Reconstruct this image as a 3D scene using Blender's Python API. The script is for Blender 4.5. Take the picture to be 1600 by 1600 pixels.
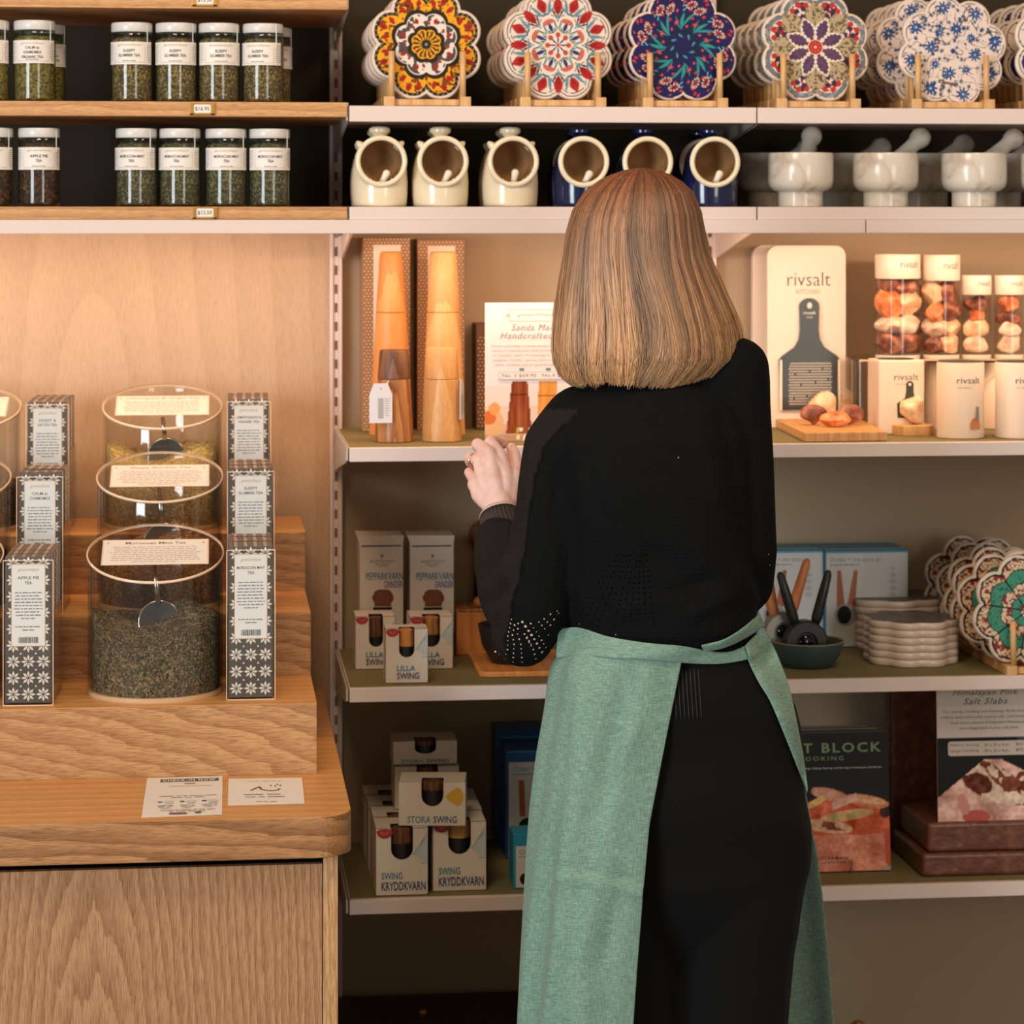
import bpy, math, random
import numpy as np
from mathutils import Vector, Matrix
random.seed(7)
rng = np.random.default_rng(7)
R_ = math.radians
C = bpy.context.scene.collection
for o in list(bpy.data.objects):
    bpy.data.objects.remove(o)

# ------------------------------------------------------------------ camera, world, lights, exposure
F = 4200.0                       # focal length in pixels of the 1600 px frame
HOR = 340.0                      # eye level in the frame
ZC = 1.60                        # eye height
TH = math.atan(470.0 / F)        # the camera is turned a little to the right
cam_d = bpy.data.cameras.new('camera')
cam = bpy.data.objects.new('camera', cam_d)
C.objects.link(cam)
cam.location = (0, 0, ZC)
cam.rotation_euler = (R_(90), 0, -TH)
cam_d.sensor_width = 36.0
cam_d.lens = F / 1600 * 36.0
cam_d.shift_y = -(800 - HOR) / 1600
cam_d.clip_start = 0.05
cam_d.dof.use_dof = True
cam_d.dof.focus_distance = 3.74
cam_d.dof.aperture_fstop = 6.3
bpy.context.scene.camera = cam

sc = bpy.context.scene
sc.view_settings.view_transform = 'Standard'
sc.view_settings.look = 'None'
sc.view_settings.gamma = 1.0
sc.view_settings.use_curve_mapping = False
sc.view_settings.exposure = 0.0

w = bpy.data.worlds.new('world')
sc.world = w
w.use_nodes = True
w.node_tree.nodes['Background'].inputs[0].default_value = (1.0, 0.86, 0.72, 1)
w.node_tree.nodes['Background'].inputs[1].default_value = 0.27

def area(name, loc, target, sx, sy, power, col):
    l = bpy.data.lights.new(name, 'AREA')
    l.shape = 'RECTANGLE'; l.size = sx; l.size_y = sy; l.energy = power; l.color = col
    o = bpy.data.objects.new(name, l); C.objects.link(o)
    o.location = loc
    o.rotation_euler = (Vector(target) - Vector(loc)).to_track_quat('-Z', 'Y').to_euler()
    return o
# shop window behind the camera on the left, warm ceiling light above; two added fills from the right
area('window_light', (-2.9, 0.2, 1.55), (0.6, 4.2, 1.0), 1.4, 2.2, 142, (0.84, 0.93, 1.0))
area('fill_light_right', (2.4, -1.2, 1.7), (0.7, 4.2, 0.8), 1.2, 1.8, 44, (1.0, 0.95, 0.88))  # added fill to lighten the right side
area('ceiling_light', (-0.2, 2.5, 2.75), (0.2, 3.9, 1.0), 0.6, 0.5, 17, (1.0, 0.74, 0.50))
area('warm_fill_right', (1.1, 2.9, 2.75), (0.7, 4.0, 1.0), 0.5, 0.5, 9, (1.0, 0.72, 0.48))  # added lamp, warms the apron ties from the right

# ------------------------------------------------------------------ helpers
cT, sT = math.cos(TH), math.sin(TH)
def _ray(u, v):
    a = (u - 800) / F; b = (HOR - v) / F
    return Vector((sT + cT * a, cT - sT * a, b))
def at(u, v, Y):
    r = _ray(u, v); t = Y / r.y
    return Vector((r.x * t, Y, ZC + r.z * t))
def atz(u, v, z):
    r = _ray(u, v); t = (z - ZC) / r.z
    return Vector((r.x * t, r.y * t, z))
def X(u, Y): return at(u, HOR, Y).x
def Z(v, Y, u=800): return at(u, v, Y).z
def mpp(Y): return Y / F      # metres per pixel at depth Y (about)

def lin(c):
    return tuple((x / 12.92 if x <= 0.04045 else ((x + 0.055) / 1.055) ** 2.4) for x in [k / 255 for k in c])

# ------------------------------------------------------------------ materials
MAT = {}
def mat(name, rgb, rough=0.5, metal=0.0, spec=0.5, bump=0, bscale=200, trans=0, sss=0, coat=0, sheen=0, emit=None, estr=0):
    if name in MAT: return MAT[name]
    m = bpy.data.materials.new(name); m.use_nodes = True
    b = m.node_tree.nodes['Principled BSDF']; N = m.node_tree.nodes; L = m.node_tree.links
    b.inputs['Base Color'].default_value = (*lin(rgb), 1)
    b.inputs['Roughness'].default_value = rough
    b.inputs['Metallic'].default_value = metal
    b.inputs['Specular IOR Level'].default_value = spec
    b.inputs['Coat Weight'].default_value = coat
    b.inputs['Sheen Weight'].default_value = sheen
    if sss:
        b.inputs['Subsurface Weight'].default_value = sss
        b.inputs['Subsurface Radius'].default_value = (0.012, 0.005, 0.003)
        b.inputs['Subsurface Scale'].default_value = 0.6
    if emit:
        b.inputs['Emission Color'].default_value = (*lin(emit), 1)
        b.inputs['Emission Strength'].default_value = estr
    if bump:
        tc = N.new('ShaderNodeTexCoord'); n = N.new('ShaderNodeTexNoise'); n.inputs['Scale'].default_value = bscale
        n.inputs['Detail'].default_value = 4
        bp = N.new('ShaderNodeBump'); bp.inputs['Strength'].default_value = bump; bp.inputs['Distance'].default_value = 0.002
        L.new(tc.outputs['Object'], n.inputs['Vector']); L.new(n.outputs['Fac'], bp.inputs['Height']); L.new(bp.outputs['Normal'], b.inputs['Normal'])
    MAT[name] = m
    return m

def ramp(N, stops):
    r = N.new('ShaderNodeValToRGB'); e = r.color_ramp.elements
    while len(e) < len(stops): e.new(0.5)
    for k, (p, c) in enumerate(stops):
        e[k].position = p; e[k].color = (*lin(c), 1)
    return r

def wood(name, c1, c2, scale=(1, 1, 1), rings=14, distort=3.0, off=(0, 0, 0), rough=0.45, fine=1.0, rdir='Y', coat=0.0, fdir=(1, 1, 14)):
    """ring pattern on stretched object coordinates plus fine pores"""
    if name in MAT: return MAT[name]
    m = bpy.data.materials.new(name); m.use_nodes = True
    N = m.node_tree.nodes; L = m.node_tree.links; b = N['Principled BSDF']
    tc = N.new('ShaderNodeTexCoord'); mp = N.new('ShaderNodeMapping')
    mp.inputs['Scale'].default_value = scale; mp.inputs['Location'].default_value = off
    L.new(tc.outputs['Object'], mp.inputs['Vector'])
    wv = N.new('ShaderNodeTexWave'); wv.wave_type = 'RINGS'; wv.rings_direction = rdir; wv.wave_profile = 'SAW'
    wv.inputs['Scale'].default_value = rings; wv.inputs['Distortion'].default_value = distort
    wv.inputs['Detail'].default_value = 3; wv.inputs['Detail Scale'].default_value = 1.6; wv.inputs['Detail Roughness'].default_value = 0.55
    L.new(mp.outputs['Vector'], wv.inputs['Vector'])
    r = ramp(N, [(0.0, c2), (0.35, tuple((a + d) // 2 for a, d in zip(c1, c2))), (0.75, c1), (1.0, c1)])
    L.new(wv.outputs['Fac'], r.inputs['Fac'])
    mp2 = N.new('ShaderNodeMapping'); mp2.inputs['Scale'].default_value = tuple(s * 110 / f for s, f in zip((1, 1, 1), fdir))
    L.new(tc.outputs['Object'], mp2.inputs['Vector'])
    n = N.new('ShaderNodeTexNoise'); n.inputs['Scale'].default_value = 6; n.inputs['Detail'].default_value = 5; n.inputs['Roughness'].default_value = 0.65
    L.new(mp2.outputs['Vector'], n.inputs['Vector'])
    r2 = ramp(N, [(0.36, (150, 130, 110)), (0.56, (255, 255, 255))])
    L.new(n.outputs['Fac'], r2.inputs['Fac'])
    mx = N.new('ShaderNodeMix'); mx.data_type = 'RGBA'; mx.blend_type = 'MULTIPLY'; mx.inputs[0].default_value = 0.6 * fine
    L.new(r.outputs['Color'], mx.inputs[6]); L.new(r2.outputs['Color'], mx.inputs[7])
    L.new(mx.outputs[2], b.inputs['Base Color'])
    b.inputs['Roughness'].default_value = rough; b.inputs['Coat Weight'].default_value = coat
    bp = N.new('ShaderNodeBump'); bp.inputs['Strength'].default_value = 0.15; bp.inputs['Distance'].default_value = 0.001
    L.new(n.outputs['Fac'], bp.inputs['Height']); L.new(bp.outputs['Normal'], b.inputs['Normal'])
    MAT[name] = m
    return m

def clear(name, tint=(255, 255, 255), k=1.0, rough=0.03, edge=0.0):
    """thin clear sheet: see-through with a fresnel reflection"""
    if name in MAT: return MAT[name]
    m = bpy.data.materials.new(name); m.use_nodes = True
    N = m.node_tree.nodes; L = m.node_tree.links; N.clear()
    out = N.new('ShaderNodeOutputMaterial'); t = N.new('ShaderNodeBsdfTransparent'); g = N.new('ShaderNodeBsdfGlossy')
    lw0 = N.new('ShaderNodeLayerWeight'); lw0.inputs['Blend'].default_value = 0.5
    lw = N.new('ShaderNodeMath'); lw.operation = 'POWER'; lw.inputs[1].default_value = 4.0
    L.new(lw0.outputs['Facing'], lw.inputs[0])
    mul = N.new('ShaderNodeMath'); mul.operation = 'MULTIPLY_ADD'; mul.inputs[1].default_value = k * 0.75; mul.inputs[2].default_value = edge + 0.035; mul.use_clamp = True
    t.inputs['Color'].default_value = (*lin(tint), 1); g.inputs['Roughness'].default_value = rough
    mx = N.new('ShaderNodeMixShader')
    L.new(lw.outputs[0], mul.inputs[0]); L.new(mul.outputs[0], mx.inputs[0]); L.new(t.outputs[0], mx.inputs[1]); L.new(g.outputs[0], mx.inputs[2]); L.new(mx.outputs[0], out.inputs[0])
    MAT[name] = m
    return m

def speckle(name, cols, scale=260, rough=0.7, bump=0.6, stretch=(1, 1, 1)):
    """chopped leaves and flakes"""
    if name in MAT: return MAT[name]
    m = bpy.data.materials.new(name); m.use_nodes = True
    N = m.node_tree.nodes; L = m.node_tree.links; b = N['Principled BSDF']
    tc = N.new('ShaderNodeTexCoord'); mp = N.new('ShaderNodeMapping'); mp.inputs['Scale'].default_value = stretch
    vo = N.new('ShaderNodeTexVoronoi'); vo.inputs['Scale'].default_value = scale
    sep = N.new('ShaderNodeSeparateColor')
    L.new(tc.outputs['Object'], mp.inputs['Vector']); L.new(mp.outputs['Vector'], vo.inputs['Vector']); L.new(vo.outputs['Color'], sep.inputs[0])
    n = len(cols); r = ramp(N, [(i / n, c) for i, c in enumerate(cols)]); r.color_ramp.interpolation = 'CONSTANT'
    L.new(sep.outputs[0], r.inputs['Fac']); L.new(r.outputs['Color'], b.inputs['Base Color'])
    bp = N.new('ShaderNodeBump'); bp.inputs['Strength'].default_value = bump; bp.inputs['Distance'].default_value = 0.003; bp.invert = True
    L.new(vo.outputs['Distance'], bp.inputs['Height']); L.new(bp.outputs['Normal'], b.inputs['Normal'])
    b.inputs['Roughness'].default_value = rough
    MAT[name] = m
    return m

def vcol(name='printed_colours', rough=0.35, coat=0.0, bump=0):
    if name in MAT: return MAT[name]
    m = bpy.data.materials.new(name); m.use_nodes = True
    N = m.node_tree.nodes; L = m.node_tree.links; b = N['Principled BSDF']
    a = N.new('ShaderNodeAttribute'); a.attribute_name = 'Col'
    L.new(a.outputs['Color'], b.inputs['Base Color']); b.inputs['Roughness'].default_value = rough; b.inputs['Specular IOR Level'].default_value = 0.18; b.inputs['Coat Weight'].default_value = coat
    MAT[name] = m
    return m

# ------------------------------------------------------------------ mesh building
class MB:
    def __init__(s): s.v = []; s.f = []; s.m = []
    def add(s, vs, fs, m=0, M=None):
        o = len(s.v)
        for p in vs:
            s.v.append(tuple(M @ Vector(p)) if M is not None else tuple(p))
        for f in fs:
            s.f.append(tuple(i + o for i in f)); s.m.append(m)
        return s
    def box(s, a, b, m=0, M=None):
        x0, y0, z0 = a; x1, y1, z1 = b
        vs = [(x0, y0, z0), (x1, y0, z0), (x1, y1, z0), (x0, y1, z0), (x0, y0, z1), (x1, y0, z1), (x1, y1, z1), (x0, y1, z1)]
        fs = [(0, 3, 2, 1), (4, 5, 6, 7), (0, 1, 5, 4), (1, 2, 6, 5), (2, 3, 7, 6), (3, 0, 4, 7)]
        return s.add(vs, fs, m, M)
    def prism(s, poly, y0, y1, m=0, M=None, mf=None, chamfer=0):
        """poly in x,z (counter-clockwise seen from -y) pushed along y; front face at y0"""
        n = len(poly)
        vs = [(x, y0, z) for x, z in poly] + [(x, y1, z) for x, z in poly]
        s.add(vs, [tuple((i, i + n, (i + 1) % n + n, (i + 1) % n)) for i in range(n)], m, M)
        s.add(vs[:n], [tuple(range(n))], m if mf is None else mf, M)
        s.add(vs[n:], [tuple(reversed(range(n)))], m, M)
        return s
    def slab(s, poly, z0, z1, m=0, M=None):
        n = len(poly)
        vs = [(x, y, z0) for x, y in poly] + [(x, y, z1) for x, y in poly]
        return s.add(vs, [(i, (i + 1) % n, (i + 1) % n + n, i + n) for i in range(n)] + [tuple(reversed(range(n))), tuple(range(n, 2 * n))], m, M)
    def lathe(s, prof, n=32, c=(0, 0, 0), m=0, M=None, sy=1.0, caps=True):
        vs = []; k = len(prof)
        for j in range(n):
            a = 2 * math.pi * j / n
            for r, z in prof: vs.append((c[0] + r * math.cos(a), c[1] + r * math.sin(a) * sy, c[2] + z))
        fs = []
        for j in range(n):
            j2 = (j + 1) % n
            for i in range(k - 1): fs.append((j * k + i, j2 * k + i, j2 * k + i + 1, j * k + i + 1))
        if caps:
            if prof[0][0] > 1e-5: fs.append(tuple(j * k for j in reversed(range(n))))
            if prof[-1][0] > 1e-5: fs.append(tuple(j * k + k - 1 for j in range(n)))
        return s.add(vs, fs, m, M)
    def tube(s, pts, rad, n=10, m=0, M=None, caps=True, flat=1.0):
        pts = [Vector(p) for p in pts]
        if not hasattr(rad, '__len__'): rad = [rad] * len(pts)
        vs = []; up = None
        for i, p in enumerate(pts):
            d = (pts[min(i + 1, len(pts) - 1)] - pts[max(i - 1, 0)]).normalized()
            if up is None:
                up = Vector((0, 0, 1)) if abs(d.z) < 0.9 else Vector((0, 1, 0))
            a = d.cross(up).normalized(); b_ = a.cross(d).normalized(); up = b_
            for j in range(n):
                t = 2 * math.pi * j / n
                vs.append(p + (a * math.cos(t) + b_ * math.sin(t) * flat) * rad[i])
        fs = []
        for i in range(len(pts) - 1):
            for j in range(n):
                j2 = (j + 1) % n
                fs.append((i * n + j, i * n + j2, (i + 1) * n + j2, (i + 1) * n + j))
        if caps:
            fs.append(tuple(reversed(range(n)))); fs.append(tuple((len(pts) - 1) * n + j for j in range(n)))
        return s.add([tuple(v) for v in vs], fs, m, M)
    def ball(s, c, r, n=16, k=10, m=0, M=None):
        if not hasattr(r, '__len__'): r = (r, r, r)
        vs = [(c[0], c[1], c[2] - r[2])]
        for i in range(1, k):
            p = math.pi * i / k
            for j in range(n):
                t = 2 * math.pi * j / n
                vs.append((c[0] + r[0] * math.sin(p) * math.cos(t), c[1] + r[1] * math.sin(p) * math.sin(t), c[2] - r[2] * math.cos(p)))
        vs.append((c[0], c[1], c[2] + r[2])); fs = []
        for j in range(n):
            fs.append((0, 1 + (j + 1) % n, 1 + j)); fs.append((len(vs) - 1, 1 + (k - 2) * n + j, 1 + (k - 2) * n + (j + 1) % n))
            for i in range(k - 2):
                a = 1 + i * n; b_ = a + n
                fs.append((a + j, a + (j + 1) % n, b_ + (j + 1) % n, b_ + j))
        return s.add(vs, fs, m, M)

def rrect(x0, z0, x1, z1, r, n=6, corners=(1, 1, 1, 1)):
    """rounded rectangle, corners from bottom left anticlockwise"""
    out = []
    for k, (cx, cz, a0) in enumerate([(x0 + r, z0 + r, 180), (x1 - r, z0 + r, 270), (x1 - r, z1 - r, 0), (x0 + r, z1 - r, 90)]):
        if not corners[k]:
            out.append([(x0, z0), (x1, z0), (x1, z1), (x0, z1)][k]); continue
        for i in range(n + 1):
            a = R_(a0 + 90 * i / n); out.append((cx + r * math.cos(a), cz + r * math.sin(a)))
    return out

def mk(name, mb, mats, parent=None, smooth=False, bevel=0, loc=None, auto=None, kind=None, label=None, segs=2, sub=0):
    me = bpy.data.meshes.new(name)
    me.from_pydata(mb.v, [], mb.f)
    if not isinstance(mats, (list, tuple)): mats = [mats]
    for q in mats: me.materials.append(q)
    me.polygons.foreach_set('material_index', mb.m)
    if smooth or auto: me.polygons.foreach_set('use_smooth', [True] * len(me.polygons))
    me.update()
    if auto:
        try: me.set_sharp_from_angle(angle=R_(auto))
        except Exception: pass
    o = bpy.data.objects.new(name, me); C.objects.link(o)
    if loc is not None: o.location = loc
    if parent is not None: o.parent = parent
    if bevel:
        md = o.modifiers.new('bevel', 'BEVEL'); md.width = bevel; md.segments = segs; md.limit_method = 'ANGLE'; md.angle_limit = R_(40)
    if sub:
        md = o.modifiers.new('subsurf', 'SUBSURF'); md.levels = sub; md.render_levels = sub
    if kind: o['kind'] = kind
    if label: o['label'] = label
    return o

def tag(o, label, cat, group=None):
    o['label'] = label; o['category'] = cat
    if group: o['group'] = group
    return o
def thing(name, label, cat, loc=(0, 0, 0), rotz=0, group=None):
    o = bpy.data.objects.new(name, None); C.objects.link(o)
    o.empty_display_size = 0.02
    o.location = loc; o.rotation_euler = (0, 0, rotz)
    return tag(o, label, cat, group)
KIDS = {}
def kids(o): return [c for c in bpy.data.objects if c.parent == o]
def tree(o):
    return (o, [tree(c) for c in kids(o)])
def dup(t, loc=None, rotz=None, label=None, group=None, parent=None):
    src, ch = t
    c = src.copy(); C.objects.link(c)
    if parent is not None: c.parent = parent
    if loc is not None: c.location = loc
    if rotz is not None: c.rotation_euler = (c.rotation_euler[0], c.rotation_euler[1], rotz)
    if label: c['label'] = label
    if group: c['group'] = group
    for k in ch: dup(k, parent=c)
    return c
def struct(name, mb, m, **k):
    o = mk(name, mb, m, **k); o['kind'] = 'structure'
    return o

# flat lettering
TC = {}
def glyphs(s, off=0.0, shear=0.0, space=1.0):
    key = (s, off, shear, space)
    if key in TC: return TC[key]
    cu = bpy.data.curves.new('lettering', 'FONT'); cu.body = s; cu.size = 1.0; cu.resolution_u = 2
    cu.offset = off; cu.shear = shear; cu.space_character = space; cu.fill_mode = 'FRONT' if hasattr(cu, 'fill_mode') else cu.fill_mode
    cu.dimensions = '2D'
    o = bpy.data.objects.new('lettering', cu); C.objects.link(o)
    dg = bpy.context.evaluated_depsgraph_get(); dg.update()
    me = bpy.data.meshes.new_from_object(o.evaluated_get(dg))
    vs = np.array([v.co[:2] for v in me.vertices]) if len(me.vertices) else np.zeros((1, 2))
    fs = [tuple(p.vertices) for p in me.polygons]
    bpy.data.objects.remove(o); bpy.data.curves.remove(cu); bpy.data.meshes.remove(me)
    lo = vs.min(0); hi = vs.max(0)
    TC[key] = (vs - lo, fs, hi - lo)
    return TC[key]

class Flat:
    """collects flat print on the plane facing -y; every shape lies a little proud of the one before"""
    def __init__(s, y=0.0, step=0.00008): s.mb = MB(); s.mats = []; s.y = y; s.step = step; s.wrap = None
    def mi(s, m):
        if m not in s.mats: s.mats.append(m)
        return s.mats.index(m)
    def _p(s, pts):
        if s.wrap:
            r, = s.wrap[:1]
            return [(math.sin(x / r) * (r - s.y), -math.cos(x / r) * (r - s.y), z) for x, z in pts]
        return [(x, s.y, z) for x, z in pts]
    def poly(s, pts, m, up=True):
        if up: s.y -= s.step
        s.mb.add(s._p(pts), [tuple(range(len(pts)))], s.mi(m))
    def rect(s, x0, z0, x1, z1, m, up=True):
        if s.wrap:
            if up: s.y -= s.step
            n = max(1, int(abs(x1 - x0) / 0.003))
            pts = []
            for i in range(n + 1):
                x = x0 + (x1 - x0) * i / n; pts += [(x, z0), (x, z1)]
            s.mb.add(s._p(pts), [(2 * i, 2 * i + 2, 2 * i + 3, 2 * i + 1) for i in range(n)], s.mi(m))
            return
        s.poly([(x0, z0), (x1, z0), (x1, z1), (x0, z1)], m, up)
    def text(s, t, x, z, m, h=None, w=None, align='c', off=0.0, shear=0.0, space=1.0, up=True, rot=0):
        vs, fs, sz = glyphs(t, off, shear, space)
        if h is None: h = w / sz[0] * sz[1]
        ky = h / sz[1]; kx = (w / sz[0]) if w else ky
        W = sz[0] * kx
        x0 = x - W / 2 if align == 'c' else (x if align == 'l' else x - W)
        if up: s.y -= s.step
        pts = [(a * kx, b * ky) for a, b in vs]
        if rot:
            cr, sr = math.cos(rot), math.sin(rot)
            pts = [(a * cr - b * sr, a * sr + b * cr) for a, b in pts]; x0 = x
        s.mb.add(s._p([(x0 + a, z + b) for a, b in pts]), fs, s.mi(m))
        return W
    def lines(s, x0, x1, z_top, n, pitch, m, h=None, seed=1, center=True, last=0.6):
        """rows of tiny word dashes where the print is too small to read"""
        r = random.Random(seed); s.y -= s.step; h = h or pitch * 0.32
        for i in range(n):
            W = (x1 - x0) * (r.uniform(0.86, 1.0) if i < n - 1 else last)
            a = x0 + ((x1 - x0) - W) / 2 if center else x0
            e = a + W; z = z_top - i * pitch
            while a < e - pitch * 0.4:
                wd = min(r.uniform(0.5, 2.0) * pitch, e - a)
                s.rect(a, z - h, a + wd, z, m, up=False); a += wd + pitch * 0.3
    def make(s, name, parent, kind=None, label=None, loc=None):
        return mk(name, s.mb, s.mats, parent, kind=kind, label=label, loc=loc)

def grid_print(name, w_, h_, nx, ny, fn, parent, y=0, mname='printed_colours', loc=None, rough=0.35):
    """flat coloured print: fn(x, z) -> rgb 0..255 arrays, x, z in 0..1"""
    xs = np.linspace(0, 1, nx); zs = np.linspace(0, 1, ny)
    gx, gz = np.meshgrid(xs, zs)
    col = fn(gx.ravel(), gz.ravel())
    co = np.stack([gx.ravel() * w_, np.full(nx * ny, y), gz.ravel() * h_], 1)
    i = np.arange((nx - 1) * (ny - 1)); r = i // (nx - 1); c = i % (nx - 1); a = r * nx + c
    fs = np.stack([a, a + 1, a + nx + 1, a + nx], 1)
    return color_mesh(name, co, fs, col, parent, mname, loc, rough)

def color_mesh(name, co, fs, col, parent, mname='printed_colours', loc=None, rough=0.35, smooth=False, extra=None):
    me = bpy.data.meshes.new(name)
    me.from_pydata(co.tolist(), [], fs.tolist() if hasattr(fs, 'tolist') else fs)
    me.materials.append(vcol(mname, rough))
    at_ = me.color_attributes.new('Col', 'FLOAT_COLOR', 'POINT')
    c = np.clip(np.asarray(col, float) / 255, 0, 1)
    c = np.where(c <= 0.04045, c / 12.92, ((c + 0.055) / 1.055) ** 2.4)
    c4 = np.concatenate([c, np.ones((len(c), 1))], 1).astype(np.float32)
    at_.data.foreach_set('color', c4.ravel())
    if smooth: me.polygons.foreach_set('use_smooth', [True] * len(me.polygons))
    o = bpy.data.objects.new(name, me); C.objects.link(o)
    if parent is not None: o.parent = parent
    if loc is not None: o.location = loc
    return o

def vnoise(x, y, seed=0):
    """smooth value noise"""
    xi = np.floor(x).astype(int); yi = np.floor(y).astype(int); fx = x - xi; fy = y - yi
    fx = fx * fx * (3 - 2 * fx); fy = fy * fy * (3 - 2 * fy)
    def h(a, b):
        n = (a * 374761393 + b * 668265263 + seed * 1442695041) & 0xffffffff
        n = ((n ^ (n >> 13)) * 1274126177) & 0xffffffff
        return ((n ^ (n >> 16)) & 0xffff) / 65535.0
    return (h(xi, yi) * (1 - fx) + h(xi + 1, yi) * fx) * (1 - fy) + (h(xi, yi + 1) * (1 - fx) + h(xi + 1, yi + 1) * fx) * fy
def n3(p, s, seed=0):
    return (vnoise(p[:, 0] * s + 13.1, p[:, 1] * s + 7.7 + p[:, 2] * s * 0.37, seed) + vnoise(p[:, 1] * s + 3.3, p[:, 2] * s + 9.1 - p[:, 0] * s * 0.41, seed + 5) + vnoise(p[:, 2] * s + 31.3, p[:, 0] * s + 1.9, seed + 9)) / 3

WHITE = mat('white_paper', (232, 226, 218), 0.5)
INK = mat('dark_ink', (40, 42, 44), 0.6)
GREYINK = mat('grey_ink', (140, 135, 130), 0.6)
GOLDINK = mat('gold_ink', (196, 160, 104), 0.5)
# ------------------------------------------------------------------ room
YF = 4.20      # front edge of all shelves
YB = 4.62      # wall
plaster = wood('plywood_wall', (202, 172, 140), (195, 165, 132), scale=(1, 1, 0.25), rings=5, distort=2.5, rough=0.55, fine=0.35, off=(0.2, 0, -0.3))
struct('wall_back', MB().box((-2.5, YB, 0), (3.5, YB + 0.1, 2.9)), plaster)
struct('floor', MB().box((-2.5, -2.0, -0.1), (3.5, YB, 0)), mat('floor_grey', (120, 108, 96), 0.6))
struct('ceiling', MB().box((-2.5, -2.0, 2.9), (3.5, YB, 3.0)), mat('ceiling_white', (205, 195, 182), 0.8))
xS = X(545, YF)                    # left end of the metal shelving
BAY = X(1183, YF) - xS
xP0 = X(524, YB)                   # first upright
white_metal = mat('cream_metal', (224, 206, 198), 0.42, bump=0.05)
grey_metal = mat('grey_metal', (196, 188, 176), 0.38, metal=0.3)
liner = mat('olive_liner', (122, 112, 70), 0.75, bump=0.2, bscale=500)
niche_shade = mat('niche_shade_sheet', (64, 56, 44), 0.85, spec=0.2)
slotm = mat('slot_shade', (112, 92, 72), 0.9)
oakF = wood('oak_shelf', (214, 162, 108), (188, 134, 84), scale=(0.16, 1, 1), rings=22, distort=4, fdir=(14, 1, 1), off=(0.1, 0, 0.4), fine=0.8)

# dark sheet added behind the two upper shelf rows, its colour stands for shade
zfas_t = Z(343, YF, 545); zfas_b = Z(365, YF, 545)
o = mk('back_board', MB().box((-1.2, YB - 0.0006, zfas_t), (2.3, YB - 0.0001, 2.35)), niche_shade)
tag(o, 'added dark sheet standing for the shade behind the upper shelf rows', 'back board')
o = mk('back_board', MB().box((xP0, YB - 0.0006, 0.1), (2.3, YB - 0.0001, zfas_t)), mat('tan_board', (168, 146, 118), 0.7, bump=0.1))
tag(o, 'plain brown board closing the back of the lower metal shelves', 'back board')

# uprights with slots
def upright(x, label):
    t = thing('upright_post', label, 'shelf post', (x, YB - 0.028, 0), group=None)
    m = MB(); wd = 0.0105
    m.box((-wd, 0, 0), (-wd + 0.006, 0.027, 2.35)); m.box((wd - 0.006, 0, 0), (wd, 0.027, 2.35)); m.box((-wd + 0.006, 0.004, 0), (wd - 0.006, 0.027, 2.35))
    mk('post', m, white_metal, t, bevel=0.001)
    s = MB(); z = 0.35
    while z < 2.3:
        s.box((-0.0022, 0.0025, z), (0.0022, 0.0045, z + 0.016)); z += 0.032
    mk('slots', s, slotm, t, kind='stuff')
    return t
upright(xP0, 'slotted cream upright post between plywood wall and metal shelves')
upright(xP0 + BAY, 'slotted cream upright post behind the woman')
upright(xP0 + 2 * BAY, 'slotted cream upright post at right end of metal shelves')

def bracket_mb(z0, z1, hb, x, th=0.003):
    """side plate: from the post to the front, deeper at the back"""
    m = MB()
    p = [(YF + 0.004, z1), (YF + 0.004, z0 + 0.002), (YF + 0.03, z0 - 0.004), (YB - 0.1, z0 - hb * 0.8), (YB - 0.03, z0 - hb), (YB - 0.03, z1)]
    n = len(p)
    vs = [(x - th / 2, a, b) for a, b in p] + [(x + th / 2, a, b) for a, b in p]
    m.add(vs, [(i, (i + 1) % n, (i + 1) % n + n, i + n) for i in range(n)] + [tuple(reversed(range(n))), tuple(range(n, 2 * n))])
    return m
def metal_shelf(bay, vt, vb, label, top=liner, hb=0.05, group=None):
    x0 = xS + BAY * bay + 0.001; x1 = xS + BAY * (bay + 1) - 0.001
    z1 = Z(vt, YF, 545); z0 = Z(vb, YF, 545)
    t = thing('metal_shelf', label, 'shelf', (0, 0, 0), group=group)
    mk('front_edge', MB().box((x0, YF, z0), (x1, YF + 0.012, z1)), white_metal, t, bevel=0.0012)
    mk('deck', MB().box((x0, YF + 0.012, z0 + 0.003), (x1, YB - 0.03, z1 - 0.0015)), [white_metal], t)
    mk('liner', MB().box((x0 + 0.002, YF + 0.013, z1 - 0.0015), (x1 - 0.002, YB - 0.03, z1 - 0.0005)), top, t)
    for k, x in enumerate((x0 - 0.0035 if bay == 0 else x0 + 0.002, x1 - 0.002)):
        mk('bracket', bracket_mb(z0, z1, hb, x), grey_metal, t)
    return z1
pale = mat('pale_liner', (150, 146, 128), 0.7)
zA = metal_shelf(0, 165, 190, 'upper metal shelf under the gold, red and navy flower trivets', pale, 0.04)
metal_shelf(1, 165, 190, 'upper metal shelf under the purple and blue flower trivets', pale, 0.04)
zB = metal_shelf(0, 323, 343.5, 'metal shelf under the salt pigs above the long cream pelmet', pale, 0.02)
metal_shelf(1, 323, 343.5, 'metal shelf under the marble mortars above the long cream pelmet', pale, 0.02)
z1_ = metal_shelf(0, 700, 722, 'olive lined metal shelf holding the wooden mills')
metal_shelf(1, 700, 722, 'olive lined metal shelf holding the salt tubes and grater packs')
z2_ = metal_shelf(0, 1076, 1098, 'olive lined metal shelf holding the small white mill cartons')
metal_shelf(1, 1076, 1098, 'olive lined metal shelf holding the stack of trivets')
z3_ = metal_shelf(0, 1407, 1430, 'lowest olive lined shelf, under the stacked grinder cartons')
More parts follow.
